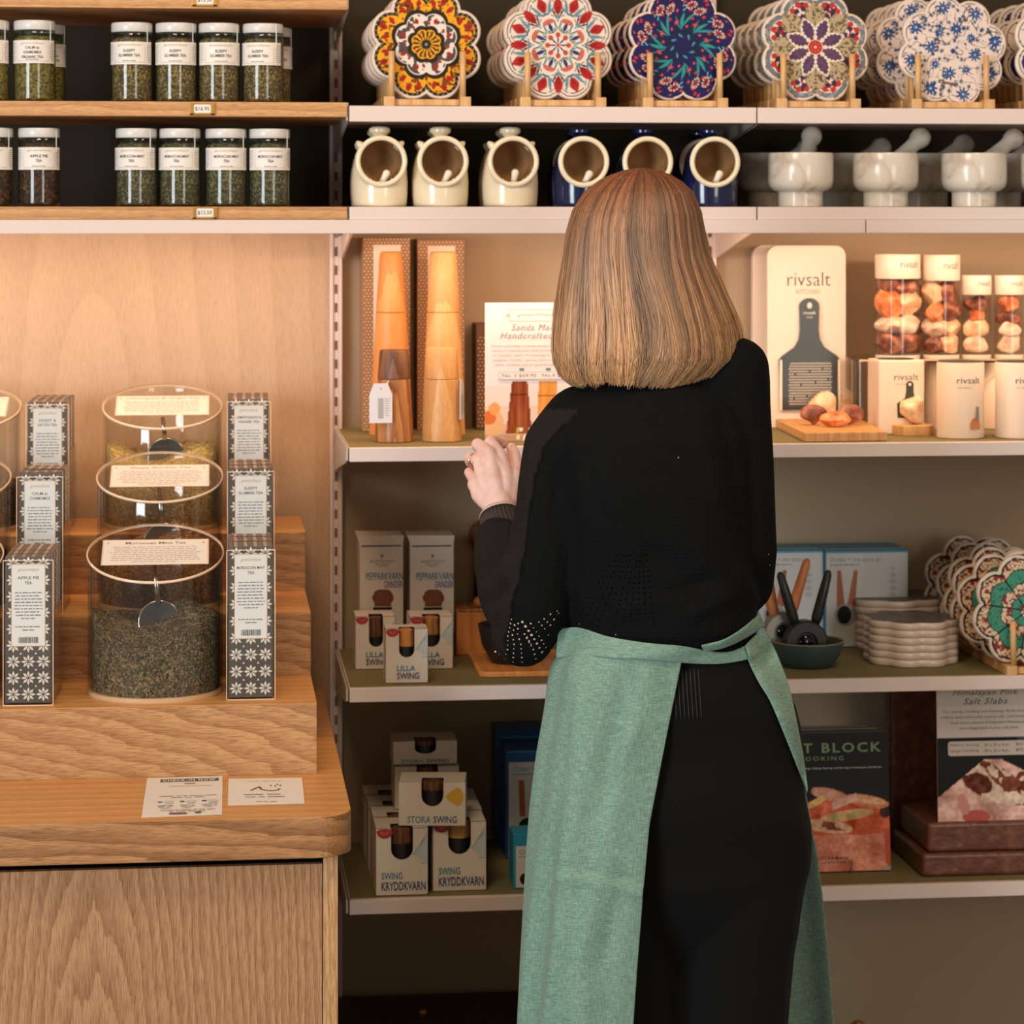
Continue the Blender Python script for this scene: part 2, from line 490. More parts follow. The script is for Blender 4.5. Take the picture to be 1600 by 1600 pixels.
metal_shelf(1, 1407, 1430, 'lowest olive lined shelf, under the book and salt slabs')
# bracket of the pelmet at the first and second post
bk = MB()
for x in (xP0 + 0.011, xP0 + BAY + 0.011):
    p = [(YB - 0.35, zfas_b + 0.003), (YB - 0.03, zfas_b - 0.045), (YB - 0.03, zfas_b + 0.003)]
    q = MB(); n = 3
    vs = [(x - 0.002, a, b) for a, b in p] + [(x + 0.002, a, b) for a, b in p]
    q.add(vs, [(i, (i + 1) % n, (i + 1) % n + n, i + n) for i in range(n)] + [(2, 1, 0), (3, 4, 5)])
    o = mk('wall_bracket', q, white_metal)
    tag(o, 'pale triangular bracket under the pelmet at the ' + ('left post' if x < xP0 + 0.1 else 'post behind the woman'), 'bracket')

# pelmet with the warm strip light behind it
xj = X(1352, YF)
YS_L = (YF + 0.12, YF + 0.05, YF + 0.05)
led_m = mat('strip_light_lens', (255, 225, 180), 0.5, emit=(255, 205, 140), estr=6)
for k, (a, b, lab) in enumerate([(-1.15, xj - 0.0008, 'long cream pelmet board over the left wall and the woman'), (xj + 0.0008, 2.2, 'cream pelmet board at the right above the salt tubes')]):
    o = mk('pelmet', MB().box((a, YF - 0.004, zfas_b), (b, YF + 0.012, zfas_t - 0.0005)), white_metal, bevel=0.001)
    tag(o, lab, 'pelmet')
for k, (a, b, lab) in enumerate([(-1.1, xP0 - 0.03, 'strip light under the oak shelf, above the tea canisters'), (xP0 + 0.03, xP0 + BAY - 0.03, 'strip light hidden behind the pelmet above the wooden mills'), (xP0 + BAY + 0.03, 2.1, 'strip light hidden behind the pelmet above the salt tubes')]):
    t = thing('strip_light', lab, 'lamp', ((a + b) / 2, YS_L[k], zfas_b + 0.0145))
    L_ = (b - a) / 2
    mk('housing', MB().box((-L_, -0.016, -0.012), (L_, 0.016, 0)), white_metal, t)
    mk('lens', MB().box((-L_ + 0.005, -0.010, -0.0135), (L_ - 0.005, 0.010, -0.0121)), led_m, t)
    ld = bpy.data.lights.new('strip_glow', 'AREA'); ld.shape = 'RECTANGLE'; ld.size = 2 * L_; ld.size_y = 0.02
    ld.energy = 3.3 * (b - a) * (0.75 if k == 0 else 1.0); ld.color = (1.0, 0.64, 0.42)
    lo_ = bpy.data.objects.new('strip_glow', ld); C.objects.link(lo_)
    lo_.location = ((a + b) / 2, YS_L[k], zfas_b - 0.003); lo_.rotation_euler = (R_(42), 0, 0)

# oak shelves of the left bay with brass price holders
brass = mat('brass', (196, 150, 84), 0.35, metal=0.8)
def oak_shelf(vt, vb, price, uc, label):
    z1 = Z(vt, YF, 300); z0 = Z(vb, YF, 300)
    t = thing('oak_shelf', label, 'shelf', (0, 0, 0))
    mk('board', MB().box((-1.15, YF - 0.003, z0), (xS - 0.0025, YB - 0.014, z1)), oakF, t, bevel=0.0008)
    b = bracket_mb(z0, z1, 0.03, xS - 0.0012, 0.002); mk('bracket', b, grey_metal, t)
    xc = X(uc, YF); zc = (z0 + z1) / 2; a = mpp(YF)
    m = MB(); m.box((-21 * a, -0.002, -9.5 * a), (21 * a, 0, 9.5 * a))
    for s in ((-19, -9, -13, 9), (13, -9, 19, 9), (-19, -9, 19, -6.5)): m.box((s[0] * a, -0.0035, s[1] * a), (s[2] * a, -0.002, s[3] * a))
    h = mk('price_holder', m, brass, t, bevel=0.0004, loc=(xc, YF - 0.003, zc))
    f = Flat(-0.0021); f.poly(rrect(-14 * a, -6 * a, 14 * a, 7 * a, 4 * a, 4), WHITE); f.text(price, 0, -3.2 * a, INK, w=22 * a, off=0.01)
    f.make('price_label', h)
    return z1
zW0 = oak_shelf(-12, 13.5, '$13.50', 320, 'top oak shelf cut by the frame, over the sleepy tea jars')
zW1 = oak_shelf(159, 182, '$16.95', 316, 'oak shelf carrying the upper row of tea jars')
zW2 = oak_shelf(323, 342.5, '$12.50', 320, 'oak shelf carrying the lower row of tea jars')

# ------------------------------------------------------------------ oak counter and stepped display
YR = 3.87
zCt = at(495, 1209, YR).z
oakT = wood('oak_top', (218, 160, 96), (202, 140, 78), scale=(0.12, 1, 1), rings=9, distort=3, fdir=(14, 1, 1), off=(0.3, 0.1, 0), fine=0.6, rough=0.38, rdir='Z')
oakE = wood('oak_edge', (186, 134, 86), (144, 96, 56), scale=(0.10, 1, 1.1), rings=16, distort=6, fdir=(16, 1, 1), off=(0.2, 0, -0.55), rough=0.45)
oakP = wood('oak_panel', (190, 142, 100), (162, 114, 74), scale=(1.0, 1, 0.11), rings=30, distort=5.0, fdir=(1, 1, 16), off=(0.155, 0, 0.02), rough=0.5)
oakR = wood('oak_riser', (196, 148, 98), (168, 118, 72), scale=(0.22, 1, 0.9), rings=20, distort=5, fdir=(14, 1, 1), off=(0.19, 0, -0.62), rough=0.48)
pf = atz(480, 1277, zCt); YCt = pf.y
xCR = atz(542, 1236, zCt).x
zCb = at(505, 1341, YCt).z
ct = thing('counter', 'oak shop counter with thick rounded top under the tea display', 'counter', (0, 0, 0))
rr_ = 0.05
poly = [(-1.3, YCt)] + [(xCR - rr_ + rr_ * math.cos(R_(a)), YCt + rr_ + rr_ * math.sin(R_(a))) for a in range(-90, 1, 9)] + [(xCR, YB - 0.03), (-1.3, YB - 0.03)]
m = MB(); n = len(poly); m.slab(poly, zCb, zCt, 0)
for i, f in enumerate(m.f):
    m.m[i] = 1
m.m[-1] = 0
mk('counter_top', m, [oakT, oakE], ct, bevel=0.0015)
Ypan = YCt + 0.035
xL = X(505, Ypan); xRt = X(528, Ypan)
zP = Z(1355, Ypan, 300)
mk('front_panel', MB().box((-1.3, Ypan, 0), (xL - 0.0012, Ypan + 0.02, zP)), oakP, ct, bevel=0.0008)
mk('recess', MB().box((-1.28, Ypan + 0.012, zP - 0.01), (xL, Ypan + 0.03, zCb)), mat('shadow_gap', (10, 8, 6), 1.0, spec=0.0), ct)  # near-black colour stands for the shade inside the gap
mk('side_panel', MB().box((xL, Ypan - 0.001, 0), (xRt, YB - 0.04, zCb)), wood('oak_side', (214, 166, 118), (186, 138, 92), scale=(1, 1, 0.08), rings=40, distort=3, fdir=(1, 1, 16)), ct, bevel=0.0008)

st = thing('stepped_display', 'three step oak riser display carrying the tea canisters', 'display stand', (0, 0, 0))
tr_d = (YB - 0.035 - YR) / 3
xSR = at(495, 1100, YR).x
zt = [at(495, 1098, YR).z, 0, 0]
rise = zt[0] - zCt
zt[1] = zt[0] + rise * 0.93; zt[2] = zt[1] + rise * 0.93
YS = [YR + tr_d * k for k in range(3)]
zb = zCt
for k in range(3):
    yb = YB - 0.035
    mk('riser', MB().box((-1.2, YS[k], zb), (xSR, YS[k] + 0.018, zt[k] - 0.0012)), oakR, st, bevel=0.0006)
    mk('tread', MB().box((-1.2, YS[k] + 0.0005, zt[k] - 0.0012), (xSR, YS[k] + tr_d + (0.018 if k < 2 else 0), zt[k])), oakT, st)
    mk('end_panel', MB().box((xSR - 0.018, YS[k] + 0.018, zCt), (xSR - 0.0002, YS[k] + tr_d + (0.0 if k < 2 else 0), zt[k] - 0.0012)), oakR, st)
    zb = zt[k]
# ------------------------------------------------------------------ tea jars on the oak shelves
a_ = mpp(YF)
glassG = clear('green_jar_glass', (222, 238, 224), 1.6, 0.04, 0.02)
lidW = mat('white_lid', (214, 212, 208), 0.3)
tea_mats = {
    'sleepy': speckle('tea_sleepy', [(112, 80, 54), (154, 112, 74), (78, 56, 40), (190, 140, 90), (126, 94, 68), (92, 76, 50)], 330),
    'mint': speckle('tea_mint', [(92, 74, 56), (124, 100, 76), (66, 56, 44), (152, 122, 94), (98, 86, 64), (74, 58, 46)], 330),
    'camomile': speckle('tea_camomile', [(164, 126, 66), (130, 98, 50), (172, 140, 80), (96, 76, 42), (134, 102, 54)], 330),
    'apple': speckle('tea_apple', [(70, 34, 22), (104, 48, 30), (44, 24, 18), (130, 66, 40), (84, 52, 30), (40, 30, 20)], 260),
}
def jar(kind, lines_, h_px=124):
    r = 32.5 * a_; h = h_px * a_
    t = thing('tea_jar', 'jar', 'jar', (0, 0, 0))
    p = [(r * 0.90, 0.0), (r * 0.985, 0.002), (r, 0.006), (r, h - 0.020), (r * 0.97, h - 0.016), (r * 0.93, h - 0.0135)]
    mk('glass', MB().lathe(p, 40, caps=False), glassG, t, smooth=True)
    rr = random.Random(hash(kind) % 97 if False else len(kind)); tp = h * 0.80
    mk('tea_leaves', MB().lathe([(r * 0.90, 0.003), (r * 0.93, 0.008), (r * 0.93, tp - 0.002), (r * 0.7, tp + 0.002), (0.0001, tp)], 40), tea_mats[kind], t, smooth=True)
    mk('lid', MB().lathe([(r * 0.96, h - 0.0145), (r * 0.985, h - 0.0135), (r * 0.985, h - 0.002), (r * 0.95, h), (0.0001, h)], 40), lidW, t, auto=40)
    f = Flat(-0.0006, 0.00012); f.wrap = (r,)
    lw = r * 2.5
    f.rect(-lw / 2, h * 0.47, lw / 2, h * 0.755, WHITE)
    for s in (-1, 1):
        f.rect(s * r * 0.78 - 0.0002, h * 0.50, s * r * 0.78 + 0.0002, h * 0.70, GOLDINK)
        f.lines(s * r * 1.08 - 0.006, s * r * 1.08 + 0.006, h * 0.72, 9, h * 0.026, GREYINK, seed=3 + s)
    f.rect(-r * 0.78, h * 0.495, r * 0.78, h * 0.499, GOLDINK)
    f.text('gewürzhaus', 0.0, h * 0.695, GOLDINK, w=r * 1.15, h=h * 0.038, shear=0.4, off=-0.005)
    z = h * (0.625 if len(lines_) < 3 else 0.645); pit = h * 0.058
    for L_ in lines_:
        f.text(L_, 0, z, mat('label_ink', (84, 80, 78), 0.6), h=h * 0.036, w=min(r * 1.25, len(L_) * 0.0030), off=0.012); z -= pit
    f.lines(-r * 0.6, r * 0.6, h * 0.52, 1, h * 0.03, GREYINK, seed=9, last=0.5)
    f.make('paper_label', t)
    mk('seal_strip', MB().box((r * 0.80, -r * 0.62, h * 0.7), (r * 0.84, -r * 0.58, h * 0.985)), mat('seal_tape', (200, 200, 196), 0.3), t)
    return t
def put_jar(src, u, z, Y, label, group, dz=0, rot=0):
    return dup(src, (X(u, Y), Y, z), rot, label, group)
j_s = jar('sleepy', ['SLEEPY', 'SLUMBER TEA']); j_m = jar('mint', ['MOROCCAN MINT', 'TEA'], 122)
j_c = jar('camomile', ['CALM as', 'CHAMOMILE', 'ORGANIC TEA'], 126); j_a = jar('apple', ['APPLE PIE', 'TEA'], 122)
T = {k: tree(v) for k, v in dict(s=j_s, m=j_m, c=j_c, a=j_a).items()}
Yj = YF + 0.045
R1 = 'green glass tea jars on the upper oak shelf'; R2 = 'green glass tea jars on the lower oak shelf'
put_jar(T['c'], -18, zW1, Yj, 'tea jar at the left frame edge beside the chamomile jar, upper row', R1)
put_jar(T['c'], 54, zW1, Yj, 'yellowish chamomile tea jar on the upper oak shelf, alone before a gap', R1, rot=-0.05)
put_jar(T['c'], 70, zW1, Yj + 0.09, 'tea jar half hidden behind the chamomile jar', R1, rot=0.3)
for u, rt, lab in ((206, -0.1, 'leftmost of the four sleepy slumber tea jars on the upper oak shelf'), (275, -0.02, 'second from left of the four sleepy slumber tea jars'), (342, 0.1, 'third from left of the four sleepy slumber tea jars'), (411, -0.28, 'rightmost of the four sleepy slumber tea jars')):
    put_jar(T['s'], u, zW1, Yj, lab, R1, rot=rt)
put_jar(T['s'], 424, zW1, Yj + 0.09, 'tea jar half hidden behind the rightmost sleepy slumber jar', R1, rot=0.3)
put_jar(T['a'], -12, zW2, Yj, 'dark tea jar cut by the left frame edge, lower row', R2)
put_jar(T['a'], 61, zW2, Yj, 'dark red apple pie tea jar on the lower oak shelf before a gap', R2, rot=0.05)
for u, rt, lab in ((213, -0.2, 'leftmost of the four moroccan mint tea jars on the lower oak shelf'), (281, -0.15, 'second from left of the four moroccan mint tea jars'), (353, 0.02, 'third from left of the four moroccan mint tea jars'), (421, 0.03, 'rightmost of the four moroccan mint tea jars')):
    put_jar(T['m'], u, zW2, Yj, lab, R2, rot=rt)
def rm(o):
    for c in kids(o): rm(c)
    bpy.data.objects.remove(o)
for q in (j_s, j_m, j_c, j_a): rm(q)

# ------------------------------------------------------------------ acrylic canisters of loose tea on the steps
acry = clear('clear_acrylic', (252, 252, 250), 0.9, 0.03, 0.015)
acry_edge = mat('acrylic_edge', (232, 214, 196), 0.15, spec=0.8)
steel = mat('polished_steel', (190, 186, 180), 0.16, metal=1.0)
darkst = mat('scoop_inside', (46, 45, 44), 0.6)
leafm = {
 'mint': [(80, 76, 52), (118, 106, 76), (56, 54, 38), (150, 132, 100), (104, 80, 58), (66, 64, 46), (132, 96, 70)],
 'rooibos': [(176, 112, 66), (206, 144, 88), (136, 86, 52), (226, 172, 112), (150, 104, 66)],
 'grass': [(214, 184, 112), (236, 212, 144), (176, 146, 86), (224, 192, 116)],
 'dark': [(40, 30, 22), (62, 44, 30), (30, 26, 20), (140, 74, 30), (52, 40, 28)],
}
def canister(kind, hfront, fill, title, label, loc, Rr):
    t = thing('tea_canister', label, 'canister', loc, group='clear acrylic canisters of loose tea')
    sl = math.tan(R_(17)); n = 56; th = 0.0035
    hm = hfront + Rr * sl
    m = MB()
    for rad in (Rr, Rr - th):
        vs = []
        for j in range(n):
            a = 2 * math.pi * j / n; x, y = rad * math.cos(a), rad * math.sin(a)
            vs += [(x, y, 0.0), (x, y, hm + y * sl)]
        m.add(vs, [(2 * j, 2 * ((j + 1) % n), 2 * ((j + 1) % n) + 1, 2 * j + 1) for j in range(n)])
    mk('wall', m, acry, t, smooth=True)
    m = MB(); m.lathe([(Rr, 0.0), (Rr + 0.0004, 0.001), (Rr + 0.0004, 0.006), (Rr - 0.001, 0.007), (0.0001, 0.007)], n); mk('base_plate', m, mat('acrylic_base', (206, 170, 130), 0.15), t, auto=40)
    # slanted lid: a disc with bright polished rim
    M = Matrix.Translation((0, 0, hm + 0.002)) @ Matrix.Rotation(math.atan(sl), 4, 'X')
    Rl = Rr * 1.02; cy = 1 / math.cos(math.atan(sl))
    m = MB(); m.lathe([(0.0001, 0.004), (Rl - 0.002, 0.004)], n, m=0, M=M, sy=cy, caps=False)
    m.lathe([(Rl - 0.002, 0.004), (Rl, 0.0035), (Rl, 0.0005), (Rl - 0.002, 0.0)], n, m=1, M=M, sy=cy, caps=False)
    lid = mk('lid', m, [acry, mat('polished_rim', (236, 206, 176), 0.12, spec=0.9)], t, smooth=True)
    # card lying on the lid
    cw, ch = Rr * 0.79, Rr * 0.46
    M2 = M @ Matrix.Translation((0, -Rr * 0.02, 0.0046)) @ Matrix.Rotation(R_(90), 4, 'X').inverted()
    f = Flat(0.0); f.rect(-cw, -ch, cw, ch, mat('acrylic_card_edge', (226, 206, 184), 0.2)); f.rect(-cw * 0.97, -ch * 0.95, cw * 0.97, ch * 0.95, WHITE)
    f.text(title, 0, ch * 0.62, mat('card_ink', (110, 96, 90), 0.5), h=ch * 0.2, w=min(cw * 1.6, len(title) * 0.0052), off=0.01)
    f.lines(-cw * 0.86, cw * 0.86, ch * 0.42, 9, ch * 0.145, mat('fine_print', (176, 160, 158), 0.6), seed=len(title), last=0.5)
    for s in (-1, 1): f.poly([(s * cw * 0.88, ch * 0.80), (s * (cw * 0.88 + 0.004), ch * 0.72), (s * cw * 0.88, ch * 0.64)][::(1 if s < 0 else -1)], GOLDINK)
    f.mb.v = [tuple(M2 @ Vector((x, y, z))) for x, y, z in f.mb.v]
    f.make('card', lid)
    # loose tea: dense base with a heaped, uneven top, plus separate leaves against the wall
    lm = speckle('loose_' + kind, leafm[kind], 330, bump=0.9)
    m = MB(); ri = Rr - th - 0.002; g = []
    rs = np.linspace(0.0, 1, 16); co = []; rg = random.Random(len(title))
    for i, q in enumerate(rs):
        for j in range(n):
            a = 2 * math.pi * j / n; x, y = ri * q * math.cos(a), ri * q * math.sin(a)
            co.append((x, y, 0.008 + fill * (1 + 0.13 * math.sin(x * 40 + 1 + len(title)) + 0.10 * math.sin(y * 55 + 2)) + rg.uniform(-1, 1) * 0.0022 + (0.10 * fill * (y / ri))))
    fs = [(i * n + j, (i + 1) * n + j, (i + 1) * n + (j + 1) % n, i * n + (j + 1) % n) for i in range(15) for j in range(n)]
    base = len(co)
    for j in range(n): co.append((co[15 * n + j][0], co[15 * n + j][1], 0.0075))
    fs += [(15 * n + j, base + j, base + (j + 1) % n, 15 * n + (j + 1) % n) for j in range(n)]
    m.add(co, fs)
    tl = mk('loose_tea', m, lm, t, smooth=True)
    lv = MB(); rg = random.Random(5)
    cols = leafm[kind]
    lmats = [mat('leaf_%s_%d' % (kind, i), c, 0.7) for i, c in enumerate(cols)]
    for i in range(2600):
        if rg.random() < 0.55:
            a = rg.uniform(math.pi, 2 * math.pi); q = ri + 0.0006; x, y = q * math.cos(a), q * math.sin(a)
            z = 0.01 + rg.random() * fill * 0.95; nx = Vector((math.cos(a), math.sin(a), 0))
        else:
            a = rg.uniform(0, 2 * math.pi); q = ri * math.sqrt(rg.random()) * 0.97; x, y = q * math.cos(a), q * math.sin(a)
            z = 0.009 + fill * (1 + 0.13 * math.sin(x * 40 + 1 + len(title)) + 0.10 * math.sin(y * 55 + 2)) + 0.10 * fill * y / ri + 0.002; nx = Vector((0, 0, 1))
        d = Vector((rg.uniform(-1, 1), rg.uniform(-1, 1), rg.uniform(-1, 1))); d = (d - nx * d.dot(nx)).normalized()
        e = nx.cross(d); L_ = rg.uniform(0.0010, 0.0026) * (1.7 if kind == 'rooibos' else 1); W_ = L_ * rg.uniform(0.2, 0.5)
        c = Vector((x, y, z)) + nx * rg.uniform(0, 0.0008)
        lv.add([c - d * L_, c + e * W_ + nx * 0.0004, c + d * L_, c - e * W_], [(0, 1, 2, 3)], rg.randrange(len(cols)))
    mk('leaf_flakes', lv, lmats, tl, kind='stuff')
    # steel scoop standing in the tea
    sc_ = MB(); cz = 0.008 + fill * 1.0 + 0.001; cy2 = -0.012
    Ms = Matrix.Translation((0.006, cy2, cz)) @ Matrix.Rotation(R_(78), 4, 'X')
    sc_.lathe([(0.0001, -0.012), (0.020, -0.008), (0.029, 0.0), (0.0315, 0.002), (0.0315, 0.003), (0.0295, 0.003)], 36, m=0, M=Ms, caps=False)
    sc_.lathe([(0.0001, -0.0035), (0.0295, 0.003)], 36, m=1, M=Ms, caps=False)
    mk('scoop', sc_, [steel, darkst], t, smooth=True)
    hd = MB(); top = hm - 0.014
    hd.tube([(0.004, cy2 - 0.002, cz + 0.027), (0.001, cy2 + 0.004, cz + 0.06), (-0.001, cy2 + 0.01, min(top, cz + 0.11))], [0.0040, 0.0034, 0.0036], 10, flat=0.35)
    mk('scoop_handle', hd, steel, t, smooth=True)
    return t
def stand(u, k, back):           # a spot on step k whose centre lies `back` behind the riser
    Y = YS[k] + back
    return (X(u, Y), Y, zt[k])
can = [(243, 'mint', 0.170, 0.096, 'Moroccan Mint Tea', 'front canister of green mint tea on the lowest step'),
       (250, 'rooibos', 0.165, 0.088, 'Sleepy Slumber Tea', 'canister of reddish brown tea on the middle step'),
       (254, 'grass', 0.163, 0.106, 'Lemongrass & Ginger Tea', 'canister of pale yellow tea on the top step')]
for k, (u, kd, hf, fl, ti, lab) in enumerate(can):
    canister(kd, hf, fl, ti, lab, stand(u, k, 0.115), 0.0985 if k == 0 else (0.0965 if k == 1 else 0.0965))
for k, (u, kd, hf, fl, ti, lab) in enumerate([(-103, 'dark', 0.170, 0.10, 'Apple Pie Tea', 'dark tea canister cut by the left frame edge, lowest step'),
       (-83, 'dark', 0.165, 0.07, 'Calm as Chamomile', 'tea canister cut by the left frame edge, middle step'),
       (-62, 'mint', 0.163, 0.06, 'Detox Tea', 'tea canister cut by the left frame edge, top step')]):
    canister(kd, hf, fl, ti, lab, stand(u, k, 0.115), 0.0985 if k == 0 else 0.0965)

# ------------------------------------------------------------------ printed tea packs in clear holders
packG = mat('pack_charcoal', (84, 78, 74), 0.5); packW = mat('pack_white', (232, 222, 214), 0.5); packS = mat('pack_side_brown', (120, 98, 82), 0.6)
packL = mat('pack_label', (236, 234, 236), 0.5)
def star(f, x, z, r, m, n=8, up=False):
    for i in range(n):
        a = 2 * math.pi * i / n
        p = [(x + q * r * math.cos(a + d), z + q * r * math.sin(a + d)) for q, d in ((0.12, 0), (0.62, -0.3), (1.0, 0), (0.62, 0.3))]
        f.poly(p, m, up=False)
def flower_print(f, w_, h_, x0=0, z0=0, cols=3, rows=9):
    f.y -= f.step
    px = w_ / cols; pz = h_ / rows
    for r in range(rows):
        for c in range(cols):
            star(f, x0 + (c + 0.5) * px, z0 + (r + 0.5) * pz, px * 0.49, packW)
            if c < cols - 1 and r < rows - 1:
                f.poly([(x0 + (c + 1) * px + px * 0.10 * math.cos(R_(q)), z0 + (r + 1) * pz + px * 0.10 * math.sin(R_(q))) for q in (-30, 90, 210)], packW, up=False)
PW, PD, PH = 0.0635, 0.026, 0.0
def tea_holder(loc, h, w_, name_lines, label, npk, dpt, front_full, rotz=0):
    """clear holder with npk packs one behind the other"""
    grp = 'clear holders of tea packs on the steps'
    t = thing('pack_holder', label, 'holder', loc, rotz, grp)
    th = 0.0015; W = w_ / 2 + 0.0028; D = dpt
    m = MB(); m.box((-W, 0, 0), (W, D, 0.003)); m.box((-W, 0, 0.003), (W, th, h * 0.975)); m.box((-W, th, 0.003), (-W + th, D, h * 0.62)); m.box((W - th, th, 0.003), (W, D, h * 0.62)); m.box((-W + th, D - th, 0.003), (W - th, D, h * 0.5))
    mk('clear_tray', m, acry, t)
    e = MB()
    for s in (-1, 1): e.box((s * W - 0.0005, -0.0005, 0), (s * W + 0.0005, 0.0006, h * 0.975))
    e.box((-W, -0.0005, h * 0.972), (W, 0.0006, h * 0.978)); e.box((-W, -0.0005, -0.0), (W, 0.0006, 0.0012))
    mk('polished_edge', e, mat('polished_rim', (236, 206, 176), 0.12), t)
    c_, s_ = math.cos(rotz), math.sin(rotz); pitch = (D - 2 * th - 0.002) / npk
    for i in range(npk):
        y = th + 0.001 + i * pitch
        sh = ' '.join(name_lines).lower().replace(' tea', '').replace(' &', ' and')
        lab = ['front', 'second', 'third', 'fourth', 'rearmost'][i] + ' tea pack in the clear holder of ' + sh + ' packs'
        q = thing('tea_pack', lab, 'tea pack', (loc[0] - s_ * y, loc[1] + c_ * y, loc[2] + 0.0032), rotz, 'printed tea packs in the clear holders')
        jit = random.uniform(-0.0008, 0.0008); d = pitch - 0.0008; hh = h - 0.003 + jit * 2
        mk('carton', MB().box((-w_ / 2 + jit, 0, 0), (w_ / 2 + jit, d, hh)), packG, q, bevel=0.0008)
        # striped crimped top
        tp = MB()
        for k in range(9):
            xx = -w_ / 2 + jit + (k + 0.5) * w_ / 9
            tp.box((xx - w_ / 26, 0.0006, hh), (xx + w_ / 26, d - 0.0006, hh + 0.0004), k % 2)
        mk('top_flap', tp, [packS, mat('pack_tan', (176, 152, 132), 0.6)], q, kind='stuff')
        if i == 0:
            f = Flat(-0.0001, 0.00006); flower_print(f, w_ * 0.98, h * 0.985, -w_ * 0.49, 0.001, 3, 9 if h > 0.19 else 9)
            lz0, lz1 = h * (0.385 if front_full else 0.385), h * 0.93; lw = w_ * 0.36
            f.rect(-lw - 0.001, lz0 - 0.001, lw + 0.001, lz1 + 0.001, GOLDINK); f.rect(-lw, lz0, lw, lz1, packL)
            f.text('gewürzhaus', 0, lz1 - 0.011, GOLDINK, w=lw * 1.3, h=0.0065, shear=0.4)
            z = lz1 - 0.021
            for s in name_lines: f.text(s, 0, z, mat('label_ink', (84, 80, 78), 0.6), h=0.0042, w=min(lw * 1.75, len(s) * 0.0034), off=0.01); z -= 0.0072
            f.lines(-lw * 0.88, lw * 0.88, z - 0.004, 9, 0.0046, mat('pack_fine_print', (128, 128, 132), 0.6), seed=len(name_lines[0]), last=0.5)
            f.lines(-lw * 0.88, lw * 0.88, lz0 + 0.028, 2, 0.0046, mat('pack_fine_print', (128, 128, 132), 0.6), seed=4, last=0.4)
            rb = random.Random(4); x = -lw * 0.6; f.y -= f.step
            while x < lw * 0.6:
                ww = rb.choice((0.0004, 0.0008, 0.0012)); f.rect(x, lz0 + 0.004, x + ww, lz0 + 0.0125, INK, up=False); x += ww + rb.choice((0.0005, 0.0009))
            f.make('front_print', q)
        g = Flat(0, 0.00004); flower_print(g, d, hh * 0.98, 0, 0.002, 1 if d < 0.035 else 2, 14)
        g.mb.v = [(w_ / 2 + jit - yy_ + 0.0001, xx_, zz_) for xx_, yy_, zz_ in g.mb.v]
        g.make('side_print', q, kind='stuff')
    return t
hs = [(392, 0, 0.012, 0.222, 0.0640, ['MOROCCAN MINT', 'TEA'], 'clear holder of moroccan mint tea packs, lowest step right of the canister'),
      (392, 1, 0.010, 0.218, 0.0655, ['SLEEPY', 'SLUMBER TEA'], 'clear holder of sleepy slumber tea packs, middle step right of the canister'),
      (389, 2, 0.010, 0.214, 0.0645, ['LEMONGRASS &', 'GINGER TEA'], 'clear holder of lemongrass tea packs, top step right of the canister'),
      (44, 0, 0.000, 0.213, 0.0650, ['APPLE PIE', 'TEA'], 'clear holder of apple pie tea packs, lowest step at the left'),
      (62, 1, 0.002, 0.214, 0.0635, ['CALM as', 'CHAMOMILE'], 'clear holder of chamomile tea packs, middle step at the left'),
      (74, 2, 0.004, 0.212, 0.0620, ['DIGEST &', 'DETOX TEA'], 'clear holder of detox tea packs, top step at the left')]
for i, (u, k, bk_, h, w_, nl, lab) in enumerate(hs):
    Y = YS[k] + bk_ + 0.022
    tea_holder((X(u, Y), Y, zt[k]), h, w_, nl, lab, 5, 0.155, i < 3, rotz=0.0 if i < 3 else -0.03)

# ------------------------------------------------------------------ papers on the counter
def paper(pts, name, label, fn):
    """pts: back-left, back-right, front-right, front-left in the frame; lies on the counter"""
    q = [atz(u, v, zCt + 0.0006) for u, v in pts]
    t = thing(name, label, 'paper', q[3])
    ax = (q[2] - q[3]); az = (q[0] - q[3])
    W, H = ax.length, az.length; ax.normalize(); az.normalize()
    f = Flat(0.0, 0.00008); f.rect(0, 0, W, H, WHITE); fn(f, W, H)
    f.mb.v = [tuple(ax * x + az * z + Vector((0, 0, -y + 0.0002))) for x, y, z in f.mb.v]
    f.make('sheet', t)
    mk('sheet_edge', MB().add([(0, 0, -0.0004)] + [tuple(p) for p in (ax * W, ax * W + az * H, az * H)] + [tuple(Vector(p) + Vector((0, 0, 0.0002))) for p in ((0, 0, 0), ax * W, ax * W + az * H, az * H)], [(0, 1, 5, 4), (1, 2, 6, 5), (2, 3, 7, 6), (3, 0, 4, 7)]), WHITE, t)
